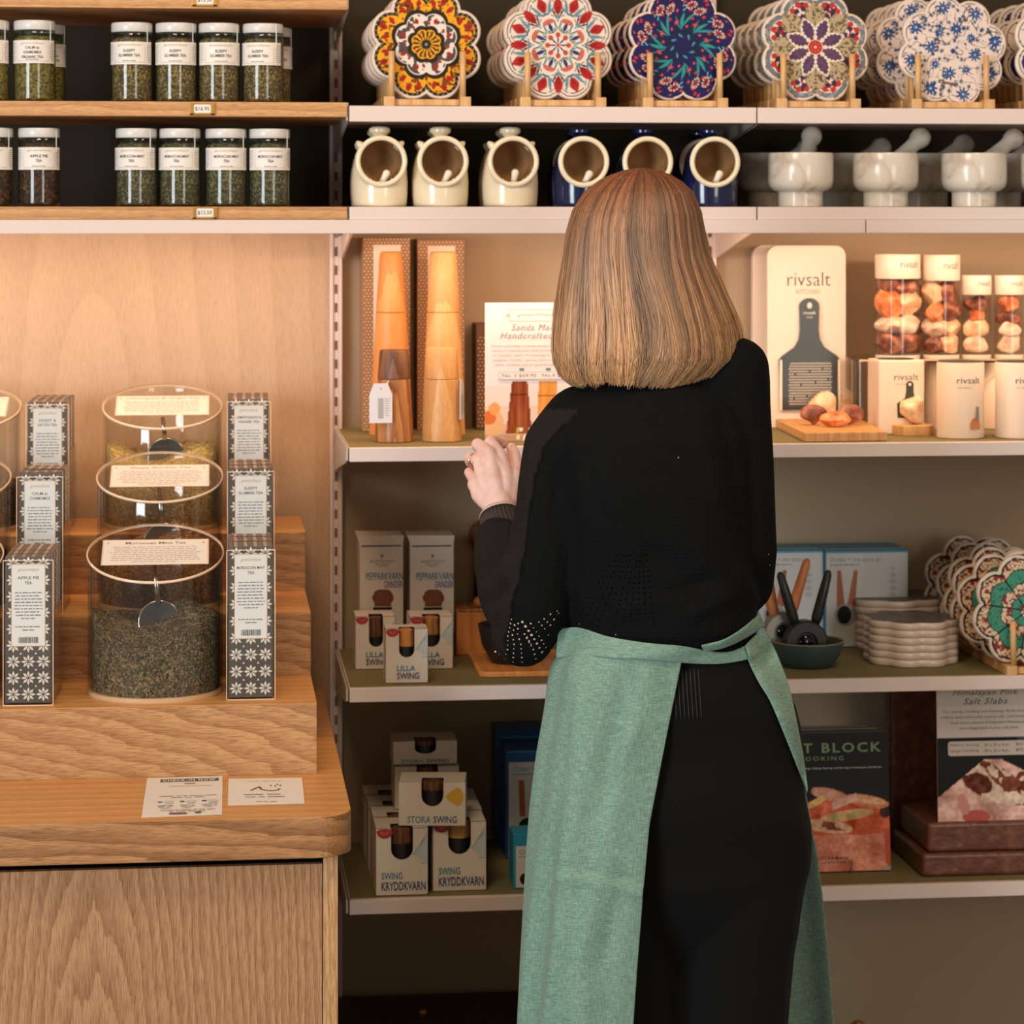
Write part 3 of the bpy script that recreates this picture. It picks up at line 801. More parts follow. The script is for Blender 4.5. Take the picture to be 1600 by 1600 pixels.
def checkin(f, W, H):
    dk = mat('poster_green_black', (66, 74, 70), 0.6)
    f.rect(W * 0.18, H * 0.87, W * 0.95, H * 0.95, dk); f.text('CHECK-IN NOW', W * 0.56, H * 0.883, WHITE, w=W * 0.7, h=H * 0.055, off=0.03, space=1.2)
    f.rect(W * 0.50, H * 0.80, W * 0.64, H * 0.83, GREYINK); f.rect(W * 0.3, H * 0.745, W * 0.85, H * 0.752, GREYINK)
    f.lines(W * 0.2, W * 0.95, H * 0.50, 2, H * 0.04, GREYINK, seed=2)
    for k in range(3):
        x = W * (0.18 + 0.28 * k); f.rect(x, H * 0.335, x + W * 0.06, H * 0.36, mat('poster_blue', (90, 90, 120), 0.6)); f.rect(x + W * 0.09, H * 0.30, x + W * 0.2, H * 0.37, mat('poster_pale', (196, 200, 200), 0.6)); f.lines(x, x + W * 0.2, H * 0.26, 3, H * 0.03, GREYINK, seed=k)
    f.lines(W * 0.18, W * 0.95, H * 0.14, 2, H * 0.035, GREYINK, seed=8)
    f.rect(W * 0.34, H * 0.03, W * 0.56, H * 0.06, mat('poster_red', (150, 60, 60), 0.6)); f.rect(W * 0.66, H * 0.045, W * 0.74, H * 0.07, INK)
paper([(230, 1216), (347, 1214), (347, 1273), (221, 1277)], 'check_in_sheet', 'larger white check-in sheet lying on the counter', checkin)
def gather(f, W, H):
    br = mat('brown_ink', (120, 96, 84), 0.6)
    f.lines(W * 0.25, W * 0.72, H * 0.88, 1, H * 0.04, GREYINK, seed=1, last=1)
    pts = [(0.30, 0.52), (0.38, 0.62), (0.42, 0.66), (0.44, 0.56), (0.50, 0.52), (0.58, 0.50), (0.66, 0.52), (0.69, 0.58)]
    f.y -= f.step
    for (a, b), (c, d) in zip(pts[:-1], pts[1:]):
        L_ = Vector((c - a, (d - b))); nn = Vector((-L_.y, L_.x)).normalized() * 0.018
        f.poly([((a + nn.x) * W, (b + nn.y) * H), ((a - nn.x) * W, (b - nn.y) * H), ((c - nn.x) * W, (d - nn.y) * H), ((c + nn.x) * W, (d + nn.y) * H)][::-1], br, up=False)
    for x, z in ((0.57, 0.70), (0.63, 0.68), (0.66, 0.74), (0.70, 0.70)): f.poly([(W * (x + 0.012 * math.cos(R_(q))), H * (z + 0.03 * math.sin(R_(q)))) for q in range(0, 360, 60)], INK, up=False)
    f.lines(W * 0.2, W * 0.8, H * 0.38, 2, H * 0.09, GREYINK, seed=6, last=0.9); f.lines(W * 0.35, W * 0.65, H * 0.10, 1, H * 0.05, GREYINK, seed=7, last=0.9)
paper([(357, 1217), (471, 1213), (476, 1256), (356, 1258)], 'small_card', 'smaller white card lying on the counter near its rounded corner', gather)
# ------------------------------------------------------------------ salt pigs
creamG = mat('cream_glaze', (236, 220, 188), 0.22, coat=0.3)
navyG = mat('navy_glaze', (22, 28, 66), 0.16, coat=0.5)
tanin = mat('tan_inside', (150, 112, 70), 0.6, bump=0.1, bscale=300)
spoonm = mat('white_spoon', (236, 226, 206), 0.3)
def salt_pig(body_m, label, group, loc, sp=0.0, ears=True):
    t = thing('salt_pig', label, 'salt pot', loc, 0, group)
    a = mpp(4.27)
    kz = 0.93
    prof = [(39, 0), (42, 2), (43.5, 20), (44, 42), (42.5, 62), (39, 80), (33, 95), (26, 105), (17, 111), (11, 114), (9, 117), (12, 121), (16.5, 125), (16.5, 131), (12, 134), (0.01, 135)]
    P = []
    for i in range(len(prof) - 1):
        for k in range(4):
            q = k / 4; P.append(((prof[i][0] * (1 - q) + prof[i + 1][0] * q) * a, (prof[i][1] * (1 - q) + prof[i + 1][1] * q) * a * kz))
    P.append((prof[-1][0] * a, prof[-1][1] * a * kz))
    m = MB(); m.lathe(P, 72)
    zc = 70 * a; rc = 35 * a
    keep = []; mi = []
    for f, q in zip(m.f, m.m):
        c = [sum(m.v[i][k] for i in f) / len(f) for k in range(3)]
        if len(f) < 6 and c[1] < 0 and math.hypot(c[0], c[2] - zc) < rc * 0.93: continue
        keep.append(f); mi.append(q)
    m.f = keep; m.m = mi
    body = mk('body', m, body_m, t, smooth=True)
    # mouth: collar, rolled rim, hollow
    My = Matrix.Translation((0, 0, zc)) @ Matrix.Rotation(R_(90), 4, 'X')    # local z -> -y
    yf = 45 * a
    m = MB(); m.lathe([(36 * a, 0.0), (36.5 * a, yf)], 56, M=My, caps=False); mk('collar', m, body_m, t, smooth=True)
    m = MB(); rp = [((36 + 4.2 * math.cos(R_(q))) * a, yf + 4.0 * a * math.sin(R_(q))) for q in range(0, 361, 30)]
    m.lathe(rp, 56, M=My, caps=False); mk('rim', m, creamG, t, smooth=True)
    m = MB(); m.lathe([(34 * a, yf), (33.5 * a, yf - 14 * a), (30 * a, yf - 40 * a), (20 * a, yf - 62 * a), (0.001 * a, yf - 68 * a)], 48, M=My, caps=False)
    mk('hollow', m, tanin, t, smooth=True)
    if ears:
        for s in (-1, 1):
            m = MB(); d = Vector((s * 0.75, 0, 0.66)).normalized(); p = Vector((s * 24 * a, -14 * a, 90 * a))
            m.tube([p, p + d * 7 * a, p + d * 13 * a, p + d * 17 * a], [9 * a, 8.5 * a, 6 * a, 2.4 * a], 14, flat=0.8); mk('lug', m, body_m, t, smooth=True)
    return t
def spoon(loc, a_tilt, label):
    a = mpp(4.27)
    m = MB(); d = Vector((math.sin(a_tilt), -0.35, 1)).normalized()
    p0 = Vector((0, 0, 0)); m.tube([p0, p0 + d * 10 * a, p0 + d * 20 * a, p0 + d * 24 * a], [5.2 * a, 5.0 * a, 6.2 * a, 3.5 * a], 12)
    o = mk('salt_spoon', m, spoonm, smooth=True, loc=loc)
    return tag(o, label, 'spoon', 'white spoons in the salt pigs')
Yp = YF + 0.052
pigs = [(593, creamG, 'leftmost of the three cream salt pigs', 0.5), (688, creamG, 'middle one of the three cream salt pigs', 0.5), (797, creamG, 'rightmost of the three cream salt pigs', 0.12),
        (906, navyG, 'leftmost navy salt pig with a cream rim', 0.55), (1005, navyG, 'middle navy salt pig, just above the woman\'s head', 0.1), (1109, navyG, 'rightmost navy salt pig, beside the marble mortars', 0.45)]
for i, (u, mm_, lab, tl) in enumerate(pigs):
    x = X(u, Yp)
    salt_pig(mm_, lab, 'salt pigs in a row on the metal shelf', (x, Yp, zB), ears=(i < 3))
    spoon((x + (2 if i not in (0,) else 1) * mpp(4.2), Yp - 0.030, zB + 0.036), tl, 'white spoon standing in the ' + lab.replace(', just above the woman\'s head', '').replace(', beside the marble mortars', ''))
for i, (u, mm_) in enumerate([(590, creamG), (684, creamG), (790, creamG), (897, navyG), (1092, navyG)]):
    salt_pig(mm_, 'salt pig half hidden behind the ' + ['leftmost cream one', 'middle cream one', 'rightmost cream one', 'leftmost navy one', 'rightmost navy one'][i], 'salt pigs in a row on the metal shelf', (X(u, Yp + 0.125), Yp + 0.125, zB), ears=(i < 3))

# ------------------------------------------------------------------ marble mortars with pestles
mb_ = bpy.data.materials.new('white_marble'); mb_.use_nodes = True
N = mb_.node_tree.nodes; L = mb_.node_tree.links; b = N['Principled BSDF']
tc = N.new('ShaderNodeTexCoord'); n1 = N.new('ShaderNodeTexNoise'); n1.inputs['Scale'].default_value = 14; n1.inputs['Detail'].default_value = 6; n1.inputs['Distortion'].default_value = 1.2
r = ramp(N, [(0.34, (196, 180, 164)), (0.44, (222, 212, 198)), (0.7, (232, 224, 212))])
L.new(tc.outputs['Object'], n1.inputs['Vector']); L.new(n1.outputs['Fac'], r.inputs['Fac']); L.new(r.outputs['Color'], b.inputs['Base Color'])
b.inputs['Roughness'].default_value = 0.18; b.inputs['Subsurface Weight'].default_value = 0.25; b.inputs['Subsurface Scale'].default_value = 0.02
def mortar(u, Y, label, pdir, pl, plab):
    a = mpp(Y); loc = (X(u, Y), Y, zB)
    prof = [(34, 0), (35.5, 1), (35.5, 20), (36, 24), (44, 27), (50, 33), (52, 42), (52, 84), (51, 86), (46, 86), (45, 82), (44, 50), (34, 36), (0.01, 32)]
    m = MB(); m.lathe([(x * a, z * a) for x, z in prof], 56)
    o = mk('mortar', m, mb_, auto=50, loc=loc); o.data.transform(Matrix.Identity(4))
    tag(o, label, 'mortar', 'white marble mortars on the metal shelf')
    d = Vector(pdir).normalized(); p0 = Vector((loc[0], loc[1], loc[2] + 50 * a)) - Vector((d.x, d.y, 0)) * 12 * a
    rs = [(0, 12), (6, 19), (20, 20), (40, 17), (70, 14), (100, 13), (112, 14), (118, 17), (128, 18.5), (138, 16), (144, 8)]
    m = MB(); k = pl / 144
    m.tube([d * s * k * a for s, _ in rs], [q * a * 0.92 for _, q in rs], 24)
    q = mk('pestle', m, mb_, smooth=True, loc=p0)
    tag(q, plab, 'pestle', 'marble pestles leaning in the mortars')
Ym = YF + 0.075
mortar(1251, Ym, 'leftmost marble mortar, beside the navy salt pigs', (0.30, 0.62, 0.52), 122, 'pestle in the leftmost marble mortar')
mortar(1384, Ym, 'middle marble mortar with a brown vein near its rim', (0.60, 0.42, 0.48), 128, 'pestle in the middle marble mortar')
mortar(1522, Ym, 'third marble mortar from the left, near the right frame edge', (0.66, 0.36, 0.46), 132, 'pestle in the third marble mortar')
mortar(1646, Ym, 'marble mortar cut off by the right frame edge', (0.6, 0.4, 0.46), 125, 'pestle in the mortar at the right frame edge')
for i, u in enumerate((1205, 1318, 1446, 1560)):
    mortar(u, Ym + 0.16, 'marble mortar in the back row, ' + ['first', 'second', 'third', 'fourth'][i] + ' from the left', [(0.7, 0.5, 0.4), (0.7, 0.4, 0.4), (0.66, 0.3, 0.42), (0.66, 0.3, 0.42)][i], 118, 'pestle in the ' + ['first', 'second', 'third', 'fourth'][i] + ' mortar of the back row')

# ------------------------------------------------------------------ flower shaped tile trivets
TR = 0.0915
PC, PR = 0.635, 0.365
def lobeR(th, rot=0):
    """outline radius of the union of eight circles (radius 1 at the petal tips)"""
    d = (th - rot + math.pi / 8) % (math.pi / 4) - math.pi / 8
    return PC * np.cos(d) + np.sqrt(np.maximum(PR ** 2 - (PC * np.sin(d)) ** 2, 0))
def lob(x, y, s, rot=0.0):
    return np.hypot(x, y) < s * lobeR(np.arctan2(y, x), rot)
def inset(x, y, e, rot=0.0):
    """inside the outline shrunk by e (petal circles get smaller, centres stay)"""
    th = np.arctan2(y, x); d = (th - rot + math.pi / 8) % (math.pi / 4) - math.pi / 8; r = np.hypot(x, y)
    px = r * np.cos(d) - PC; py = r * np.sin(d)
    return (np.hypot(px, py) < PR - e) | (r < PC * 0.93)
def fold(x, y, n=8, rot=0.0):
    th = np.arctan2(y, x); r = np.hypot(x, y); w_ = 2 * math.pi / n
    d = (th - rot + w_ / 2) % w_ - w_ / 2
    return r * np.cos(d), r * np.sin(d)
def ell(x, y, cx, cy, a, b, ang=0.0):
    c, s = math.cos(ang), math.sin(ang); X_ = (x - cx) * c + (y - cy) * s; Y_ = -(x - cx) * s + (y - cy) * c
    return (X_ / a) ** 2 + (Y_ / b) ** 2 < 1
def leaf(x, y, x0, y0, x1, y1, w_):
    L_ = math.hypot(x1 - x0, y1 - y0); ux, uy = (x1 - x0) / L_, (y1 - y0) / L_
    t = ((x - x0) * ux + (y - y0) * uy) / L_; s = -(x - x0) * uy + (y - y0) * ux
    return (t > 0) & (t < 1) & (np.abs(s) < w_ * np.sin(np.clip(t, 0, 1) * math.pi))
R8 = math.pi / 8
def paint_gold(x, y):
    c = np.tile(np.array([226., 206, 190]), (len(x), 1)); nz = vnoise(x * 16 + 40, y * 16 + 40, 3); n2 = vnoise(x * 30 + 9, y * 30 + 9, 4)
    K = (34, 32, 24); G = (232, 160, 30); Rr = (160, 38, 26); Wc = (226, 212, 200)
    def S(m, q): c[m] = q
    S(inset(x, y, 0.055, R8), K)
    fx, fy = fold(x, y, 8, R8)
    S(inset(x, y, 0.06, R8) & (np.hypot(fx - PC, fy) > 0) & ((np.sin(np.arctan2(fy, fx - PC) * 20) > 0.75)) & (np.abs(np.hypot(fx - PC, fy) - 0.285) < 0.014), (150, 140, 110))
    S(inset(x, y, 0.10, R8) & ((np.hypot(fx - PC, fy) < PR - 0.11) | (np.hypot(x, y) < 0.6)), G)
    g = inset(x, y, 0.12, R8)
    S(g & (nz > 0.66), (120, 60, 20)); S(g & (n2 > 0.80), K)
    S(g & (ell(fx, fy, 0.80, 0.0, 0.075, 0.05)), Rr); S(g & ell(fx, fy, 0.70, 0.15, 0.07, 0.04, 0.5), Rr); S(g & ell(fx, fy, 0.70, -0.15, 0.07, 0.04, -0.5), Rr)
    S(g & ell(fx, fy, 0.80, 0, 0.03, 0.012), (90, 20, 18))
    S(lob(x, y, 0.625, R8), K); gx, gy = fx / 0.56, fy / 0.56
    S(lob(x, y, 0.56, R8), Wc); i = lob(x, y, 0.53, R8)
    S(i & (nz > 0.56), (84, 70, 66)); S(i & ell(fx, fy, 0.43, 0, 0.05, 0.034), Rr); S(i & ell(fx, fy, 0.36, 0.10, 0.04, 0.025, 0.8), (150, 60, 56))
    S(lob(x, y, 0.34, R8), K); S(lob(x, y, 0.27, R8), G); i = lob(x, y, 0.25, R8)
    a_th = np.arctan2(y, x); S(i & (np.sin(a_th * 16) * 0.5 + 0.5 < 0.42) & (np.hypot(x, y) < 0.24), (70, 56, 26)); S(np.hypot(x, y) < 0.085, K); S(np.hypot(x, y) < 0.03, (150, 140, 120))
    S(i & (np.hypot(fx - 0.18, fy) < 0.045) & (np.hypot(fx - 0.18, fy) > 0.03), (110, 64, 24))
    return c
def paint_red(x, y):
    c = np.tile(np.array([226., 208, 194]), (len(x), 1)); r = np.hypot(x, y); fx, fy = fold(x, y, 8, R8); gx, gy = fold(x, y, 8, 0)
    Rr = (176, 36, 32); T = (96, 140, 152); K = (50, 56, 60); B = (34, 54, 110); O = (186, 76, 60)
    def S(m, q): c[m] = q
    q = np.hypot(fx - PC, fy); S((np.abs(q - 0.30) < 0.008) & (r > 0.72), K); S((np.abs(q - 0.245) < 0.006) & (r > 0.60), K)
    S(leaf(fx, np.abs(fy), 0.52, 0.03, 0.80, 0.19, 0.03), T); S(leaf(fx, np.abs(fy), 0.56, 0.04, 0.66, 0.23, 0.02), T)
    S(leaf(fx, fy, 0.60, 0.0, 0.88, 0.0, 0.085) | ell(fx, fy, 0.69, 0, 0.08, 0.065), Rr); S(ell(fx, fy, 0.57, 0, 0.04, 0.045), T); S(leaf(fx, np.abs(fy), 0.62, 0.012, 0.80, 0.03, 0.012), (120, 20, 24))
    S(leaf(gx, gy, 0.52, 0.0, 0.86, 0.0, 0.08) | ell(gx, gy, 0.62, 0, 0.07, 0.06), Rr); S(ell(gx, gy, 0.50, 0, 0.035, 0.04), T); S(leaf(gx, np.abs(gy), 0.52, 0.012, 0.78, 0.03, 0.012), (120, 20, 24))
    S(leaf(gx, np.abs(gy), 0.50, 0.03, 0.64, 0.11, 0.016), K)
    S((np.abs(np.hypot(fx - 0.40, fy) - 0.145) < 0.008), (232, 220, 210)); S((np.abs(np.hypot(fx - 0.40, fy) - 0.162) < 0.006), K)
    S((np.hypot(fx - 0.36, fy) < 0.13) & (fx > 0.395), O); S((np.hypot(fx - 0.36, fy) < 0.13) & (fx > 0.395) & (np.sin(np.arctan2(fy, fx - 0.36) * 22) > 0.8), (214, 160, 140))
    S(leaf(fx, fy, 0.24, 0, 0.42, 0, 0.035), B); S(leaf(fx, np.abs(fy), 0.22, 0.01, 0.32, 0.08, 0.016), (70, 130, 130)); S(leaf(gx, np.abs(gy), 0.27, 0.01, 0.44, 0.07, 0.016), (70, 130, 130))
    S((np.hypot(gx - 0.185, gy) < 0.045), O); S(leaf(gx, gy, 0.02, 0, 0.17, 0, 0.014), B); S(r < 0.035, O)
    return c
def paint_navy(x, y):
    c = np.tile(np.array([224., 204, 186]), (len(x), 1)); r = np.hypot(x, y); th = np.arctan2(y, x)
    sw = th + r * 0.9; X_, Y_ = r * np.cos(sw), r * np.sin(sw); fx, fy = fold(X_, Y_, 8, R8)
    def S(m, q): c[m] = q
    i = inset(x, y, 0.045, R8); S(i, (22, 20, 78)); S(i & (r < 0.55) & (vnoise(x * 9, y * 9, 2) > 0.5), (18, 26, 62))
    S(i & leaf(fx, fy, 0.28, -0.02, 0.60, 0.05, 0.030), (40, 140, 140)); S(i & leaf(fx, fy, 0.33, -0.02, 0.62, -0.13, 0.026), (40, 140, 140)); S(i & leaf(fx, fy, 0.30, 0.0, 0.52, 0.17, 0.016), (56, 120, 140))
    for a, b_, s in ((0.42, 0.11, 0.040), (0.50, -0.14, 0.030), (0.34, -0.10, 0.026), (0.60, 0.20, 0.030), (0.66, -0.02, 0.026), (0.76, 0.20, 0.028), (0.88, 0.12, 0.026), (0.90, -0.06, 0.030), (0.78, 0.10, 0.030), (0.74, -0.20, 0.026), (0.84, -0.14, 0.028)):
        q = np.hypot(fx - a, fy - b_); an = np.arctan2(fy - b_, fx - a); S(i & (q < s * (0.85 + 0.3 * np.sin(an * 5))), (196, 52, 50)); S(i & (q < s * 0.3), (230, 120, 90))
    for a, b_ in ((0.74, 0.04), (0.66, -0.16)):
        q = np.hypot(fx - a, fy - b_); an = np.arctan2(fy - b_, fx - a); S(i & (q < 0.085) & (q > 0.045) & (np.sin(an * 10) > -0.1), (232, 190, 160)); S(i & (q < 0.05) & (np.sin(an * 10) > 0.2), (190, 60, 50))
    S(i & ell(fx, fy, 0.64, 0.09, 0.03, 0.02), (86, 160, 180)); S(i & ell(fx, fy, 0.70, 0.15, 0.026, 0.018), (86, 160, 180)); S(i & (np.abs(r - 0.19) < 0.04) & leaf(fx, fy, 0.14, -0.05, 0.24, 0.05, 0.018), (60, 140, 160))
    return c
def paint_purple(x, y):
    c = np.tile(np.array([228., 208, 184]), (len(x), 1)); r = np.hypot(x, y); fx, fy = fold(x, y, 8, R8); gx, gy = fold(x, y, 8, 0)
    nz = vnoise(x * 24 + 50, y * 24 + 50, 8)
    def S(m, q): c[m] = q
    i = inset(x, y, 0.05, R8); q = np.hypot(fx - PC, fy); S(i & (r > 0.55), (108, 116, 122)); S(i & (np.abs(q - 0.315) < 0.007), (60, 40, 44)); S(i & (r > 0.6) & (nz > 0.7), (150, 150, 150))
    S((np.hypot(fx - 0.60, fy) < 0.255), (226, 206, 186)); k = np.hypot(fx - 0.62, fy) < 0.22
    S(k & (nz > 0.50), (150, 34, 36)); S(k & (nz > 0.50) & (vnoise(x * 14, y * 14, 5) > 0.52), (60, 34, 60))
    for a, b_ in ((0.80, 0), (0.74, 0.13), (0.74, -0.13), (0.60, 0.19), (0.60, -0.19)): S(np.hypot(fx - a, fy - b_) < 0.05, (186, 44, 40)); 
    for a, b_ in ((0.70, 0.06), (0.70, -0.06), (0.58, 0)): S(np.hypot(fx - a, fy - b_) < 0.045, (58, 34, 66))
    S(leaf(gx, gy, 0.33, 0, 0.83, 0, 0.175), (178, 158, 124)); j = leaf(gx, gy, 0.35, 0, 0.81, 0, 0.16); S(j & (vnoise(x * 30 + 7, y * 30, 6) > 0.64), (98, 80, 56)); S(j & (np.abs(gy) < 0.008), (110, 90, 60)); S(leaf(gx, gy, 0.33, 0, 0.83, 0, 0.18) & ~leaf(gx, gy, 0.34, 0, 0.82, 0, 0.168), (96, 80, 60))
    S(leaf(fx, fy, 0.08, 0, 0.56, 0, 0.135), (232, 214, 190)); e = 0.095 + 0.014 * np.sin(fx * 70); L1 = leaf(fx, fy, 0.12, 0, 0.53, 0, 0.10) & (np.abs(fy) < e * 1.2)
    L1 = (fx > 0.12) & (fx < 0.53) & (np.abs(fy) < (0.098 * np.sin(np.clip((fx - 0.12) / 0.41, 0, 1) * math.pi) + 0.012 * np.sin(fx * 95)))
    S(L1, (72, 58, 96)); S(L1 & (nz > 0.55), (96, 66, 96)); S(L1 & (np.abs(fy) < 0.007), (130, 50, 60)); S(r < 0.125, (170, 36, 34)); S((r < 0.125) & (np.hypot(gx - 0.07, gy) < 0.02), (220, 90, 60)); S(r < 0.02, (230, 190, 150))
    return c
def paint_blue(x, y):
    c = np.tile(np.array([228., 210, 198]), (len(x), 1)); r = np.hypot(x, y)
    def S(m, q): c[m] = q
    fx, fy = fold(x, y, 8, R8); q = np.hypot(fx - PC, fy); S((np.abs(q - 0.305) < 0.007) & (r > 0.80), (40, 40, 60))
    i = inset(x, y, 0.08, R8)
    vn = vnoise(x * 7 + 20, y * 7 + 20, 11); S(i & (np.abs(vn - 0.5) < 0.022), (110, 84, 84)); v2 = vnoise(x * 9 + 2, y * 9 + 77, 12); S(i & (np.abs(v2 - 0.5) < 0.018), (90, 80, 100))
    rg = random.Random(12)
    for _ in range(130):
        a = rg.uniform(0, 2 * math.pi); q0 = math.sqrt(rg.random()) * 0.88; cx, cy = q0 * math.cos(a), q0 * math.sin(a); s = rg.uniform(0.026, 0.042)
        d = np.hypot(x - cx, y - cy); an = np.arctan2(y - cy, x - cx); S(i & (d < s * (0.8 + 0.35 * np.sin(an * 5 + q0 * 20))), (40, 76, 112))
    for k in range(8):
        for q0, s, dk in ((0.78, 0.115, 0), (0.40, 0.11 if k % 2 else 0.08, R8)):
            a = k * math.pi / 4 + R8 + dk; cx, cy = q0 * math.cos(a), q0 * math.sin(a)
            d = np.hypot(x - cx, y - cy); an = np.arctan2(y - cy, x - cx); S(i & (d < s * (0.85 + 0.3 * np.sin(an * 9))), (22, 62, 128)); S(i & (d < s * 0.55) & (np.sin(an * 7) > 0.3), (70, 120, 160)); S(d < s * 0.14, (220, 210, 210))
    S(r < 0.05, (60, 56, 120))
    return c
def paint_mixed(x, y):
    c = np.tile(np.array([230., 214, 200]), (len(x), 1)); r = np.hypot(x, y); fx, fy = fold(x, y, 8, R8); gx, gy = fold(x, y, 8, 0)
    def S(m, q): c[m] = q
    q = np.hypot(fx - PC, fy); S((np.abs(q - 0.30) < 0.01) & (r > 0.72), (60, 60, 60)); i = inset(x, y, 0.09, R8)
    k = (((np.arctan2(y, x) - 0.0) // (math.pi / 4)) % 2 == 0)
    S(i & k & (q < 0.25), (44, 36, 96)); S(i & k & (q < 0.14) & (np.sin(np.arctan2(fy, fx - PC) * 6) > 0), (206, 190, 200)); S(i & ~k & ell(fx, fy, 0.66, 0, 0.17, 0.11), (176, 40, 34)); S(i & ~k & (np.abs(fy) < 0.012), (90, 110, 70))
    S(r < 0.3, (60, 120, 110)); S(r < 0.2, (214, 190, 150)); S(r < 0.1, (170, 40, 36))
    return c
def paint_green(x, y):
    c = np.tile(np.array([222., 210, 192]), (len(x), 1)); r = np.hypot(x, y); fx, fy = fold(x, y, 8, R8); nz = vnoise(x * 24 + 60, y * 24 + 60, 21); n2 = vnoise(x * 26 + 60, y * 26 + 60, 22)
    def S(m, q): c[m] = q
    d = np.hypot(fx - PC, fy)
    S(inset(x, y, 0.05, R8), (28, 30, 34)); i = inset(x, y, 0.085, R8); S(i, (222, 200, 166)); S(i & (nz > 0.62), (150, 36, 32)); S(i & (np.abs(n2 - 0.5) < 0.05), (96, 60, 50))
    for s, kind in ((0.74, 1), (0.50, 0), (0.30, 1), (0.13, 0)):
        S(lob(x, y, s, R8), (34, 40, 40)); j = lob(x, y, s - 0.018, R8)
        if kind: S(j, (66, 148, 122)); S(j & (np.abs(n2 - 0.5) < 0.06), (30, 90, 76))
        else: S(j, (224, 204, 172)); S(j & (nz > 0.6), (150, 40, 36)); S(j & (np.abs(n2 - 0.5) < 0.04), (100, 70, 60))
    S((np.abs(fy) < 0) , (0, 0, 0))
    q = np.abs(np.arctan2(gy_(x, y), gx_(x, y))) * r; S(inset(x, y, 0.06, R8) & (q < 0.012), (28, 30, 34)); S(r < 0.04, (220, 180, 120))
    return c
def gx_(x, y): return fold(x, y, 8, 0)[0]
def gy_(x, y): return fold(x, y, 8, 0)[1]
rimM = mat('glazed_rim', (224, 204, 188), 0.28, coat=0.3)
def trivet(paint, name='flower_trivet', nr=54, na=352, thick=0.0085):
    """standing in the x-z plane, face towards -y, origin at its lowest point's height"""
    t = thing(name, 'flower trivet', 'trivet')
    th = np.arange(na) * 2 * math.pi / na; Rt = lobeR(th, R8) * TR
    m = MB(); ring = []
    prof = [(0.965, 0.0), (0.985, 0.0008), (1.0, 0.003), (1.0, thick - 0.002), (0.97, thick)]
    st_ = 4; idx = range(0, na, st_); k = len(prof); n = len(list(idx)); vs = []
    for j in idx:
        for q, y in prof: vs.append((Rt[j] * q * math.cos(th[j]), y, Rt[j] * q * math.sin(th[j])))
    fs = [(j * k + i, ((j + 1) % n) * k + i, ((j + 1) % n) * k + i + 1, j * k + i + 1) for j in range(n) for i in range(k - 1)]
    fs.append(tuple(j * k + k - 1 for j in reversed(range(n)))); fs.append(tuple(j * k for j in range(n)))
    m.add(vs, fs); mk('rim', m, rimM, t, smooth=False, auto=60)
    rr = np.linspace(0.0, 0.968, nr); co = []; P = []
    q = (rr[:, None] * Rt[None, :]); x = (q * np.cos(th)[None]).ravel(); z = (q * np.sin(th)[None]).ravel()
    col = paint(x / TR, z / TR)
    co = np.stack([x, np.full_like(x, -0.0003), z], 1)
    i, j = np.meshgrid(np.arange(nr - 1), np.arange(na), indexing='ij'); i = i.ravel(); j = j.ravel(); j2 = (j + 1) % na
    fs = np.stack([i * na + j, i * na + j2, (i + 1) * na + j2, (i + 1) * na + j], 1)
    color_mesh('painted_face', co, fs, col, t, 'glazed_print', rough=0.4)
    return t
beech = wood('beech_wood', (226, 180, 122), (208, 156, 98), scale=(1, 0.2, 0.3), rings=14, distort=3, fdir=(1, 1, 14), fine=0.5)
def stand_(du=0.0):
    t = thing('trivet_stand', 'wooden stand', 'display stand'); a = mpp(YF)
    for s in (-1, 1): mk('rail', MB().box((s * 60 * a - 8.5 * a, -0.012, 0), (s * 60 * a + 8.5 * a, 0.045, 15 * a)), beech, t, bevel=0.0008)
    mk('cross_bar', MB().box((-51.4 * a, -0.002, 1 * a), (51.4 * a, 0.012, 11 * a)), beech, t, bevel=0.0008)
    for s in (-1, 1):
        for y in (-0.006, 0.032):
            mk('dowel', MB().tube([(s * 56 * a, y, 14 * a), (s * 56 * a, y + 0.003, 86 * a)], 5.0 * a, 12), beech, t, smooth=True)
    return t
stand0 = tree(stand_())
cols_ = [(666, 63, paint_gold, 'gold', 0, 'gold and black'), (872, 65, paint_red, 'red', 0, 'white with red tulips'), (1067, 66, paint_navy, 'navy', 0, 'navy with red blossoms'),
         (1274, 70, paint_purple, 'purple', 0, 'cream with eight purple leaves'), (1489, 77, paint_blue, 'blue', 0.17, 'white with blue blossoms'), (1668, 80, paint_mixed, 'mixed', 0, 'white with red and violet petals')]
pos_n = ['front', 'second', 'third', 'fourth', 'rearmost']
def place_trivet(tr, x, Y, zc_, roll, lab, grp, lean=0.0):
    c = dup(tr, (x, Y, zc_), None, lab, grp); c.rotation_euler = (lean, roll, 0); return c
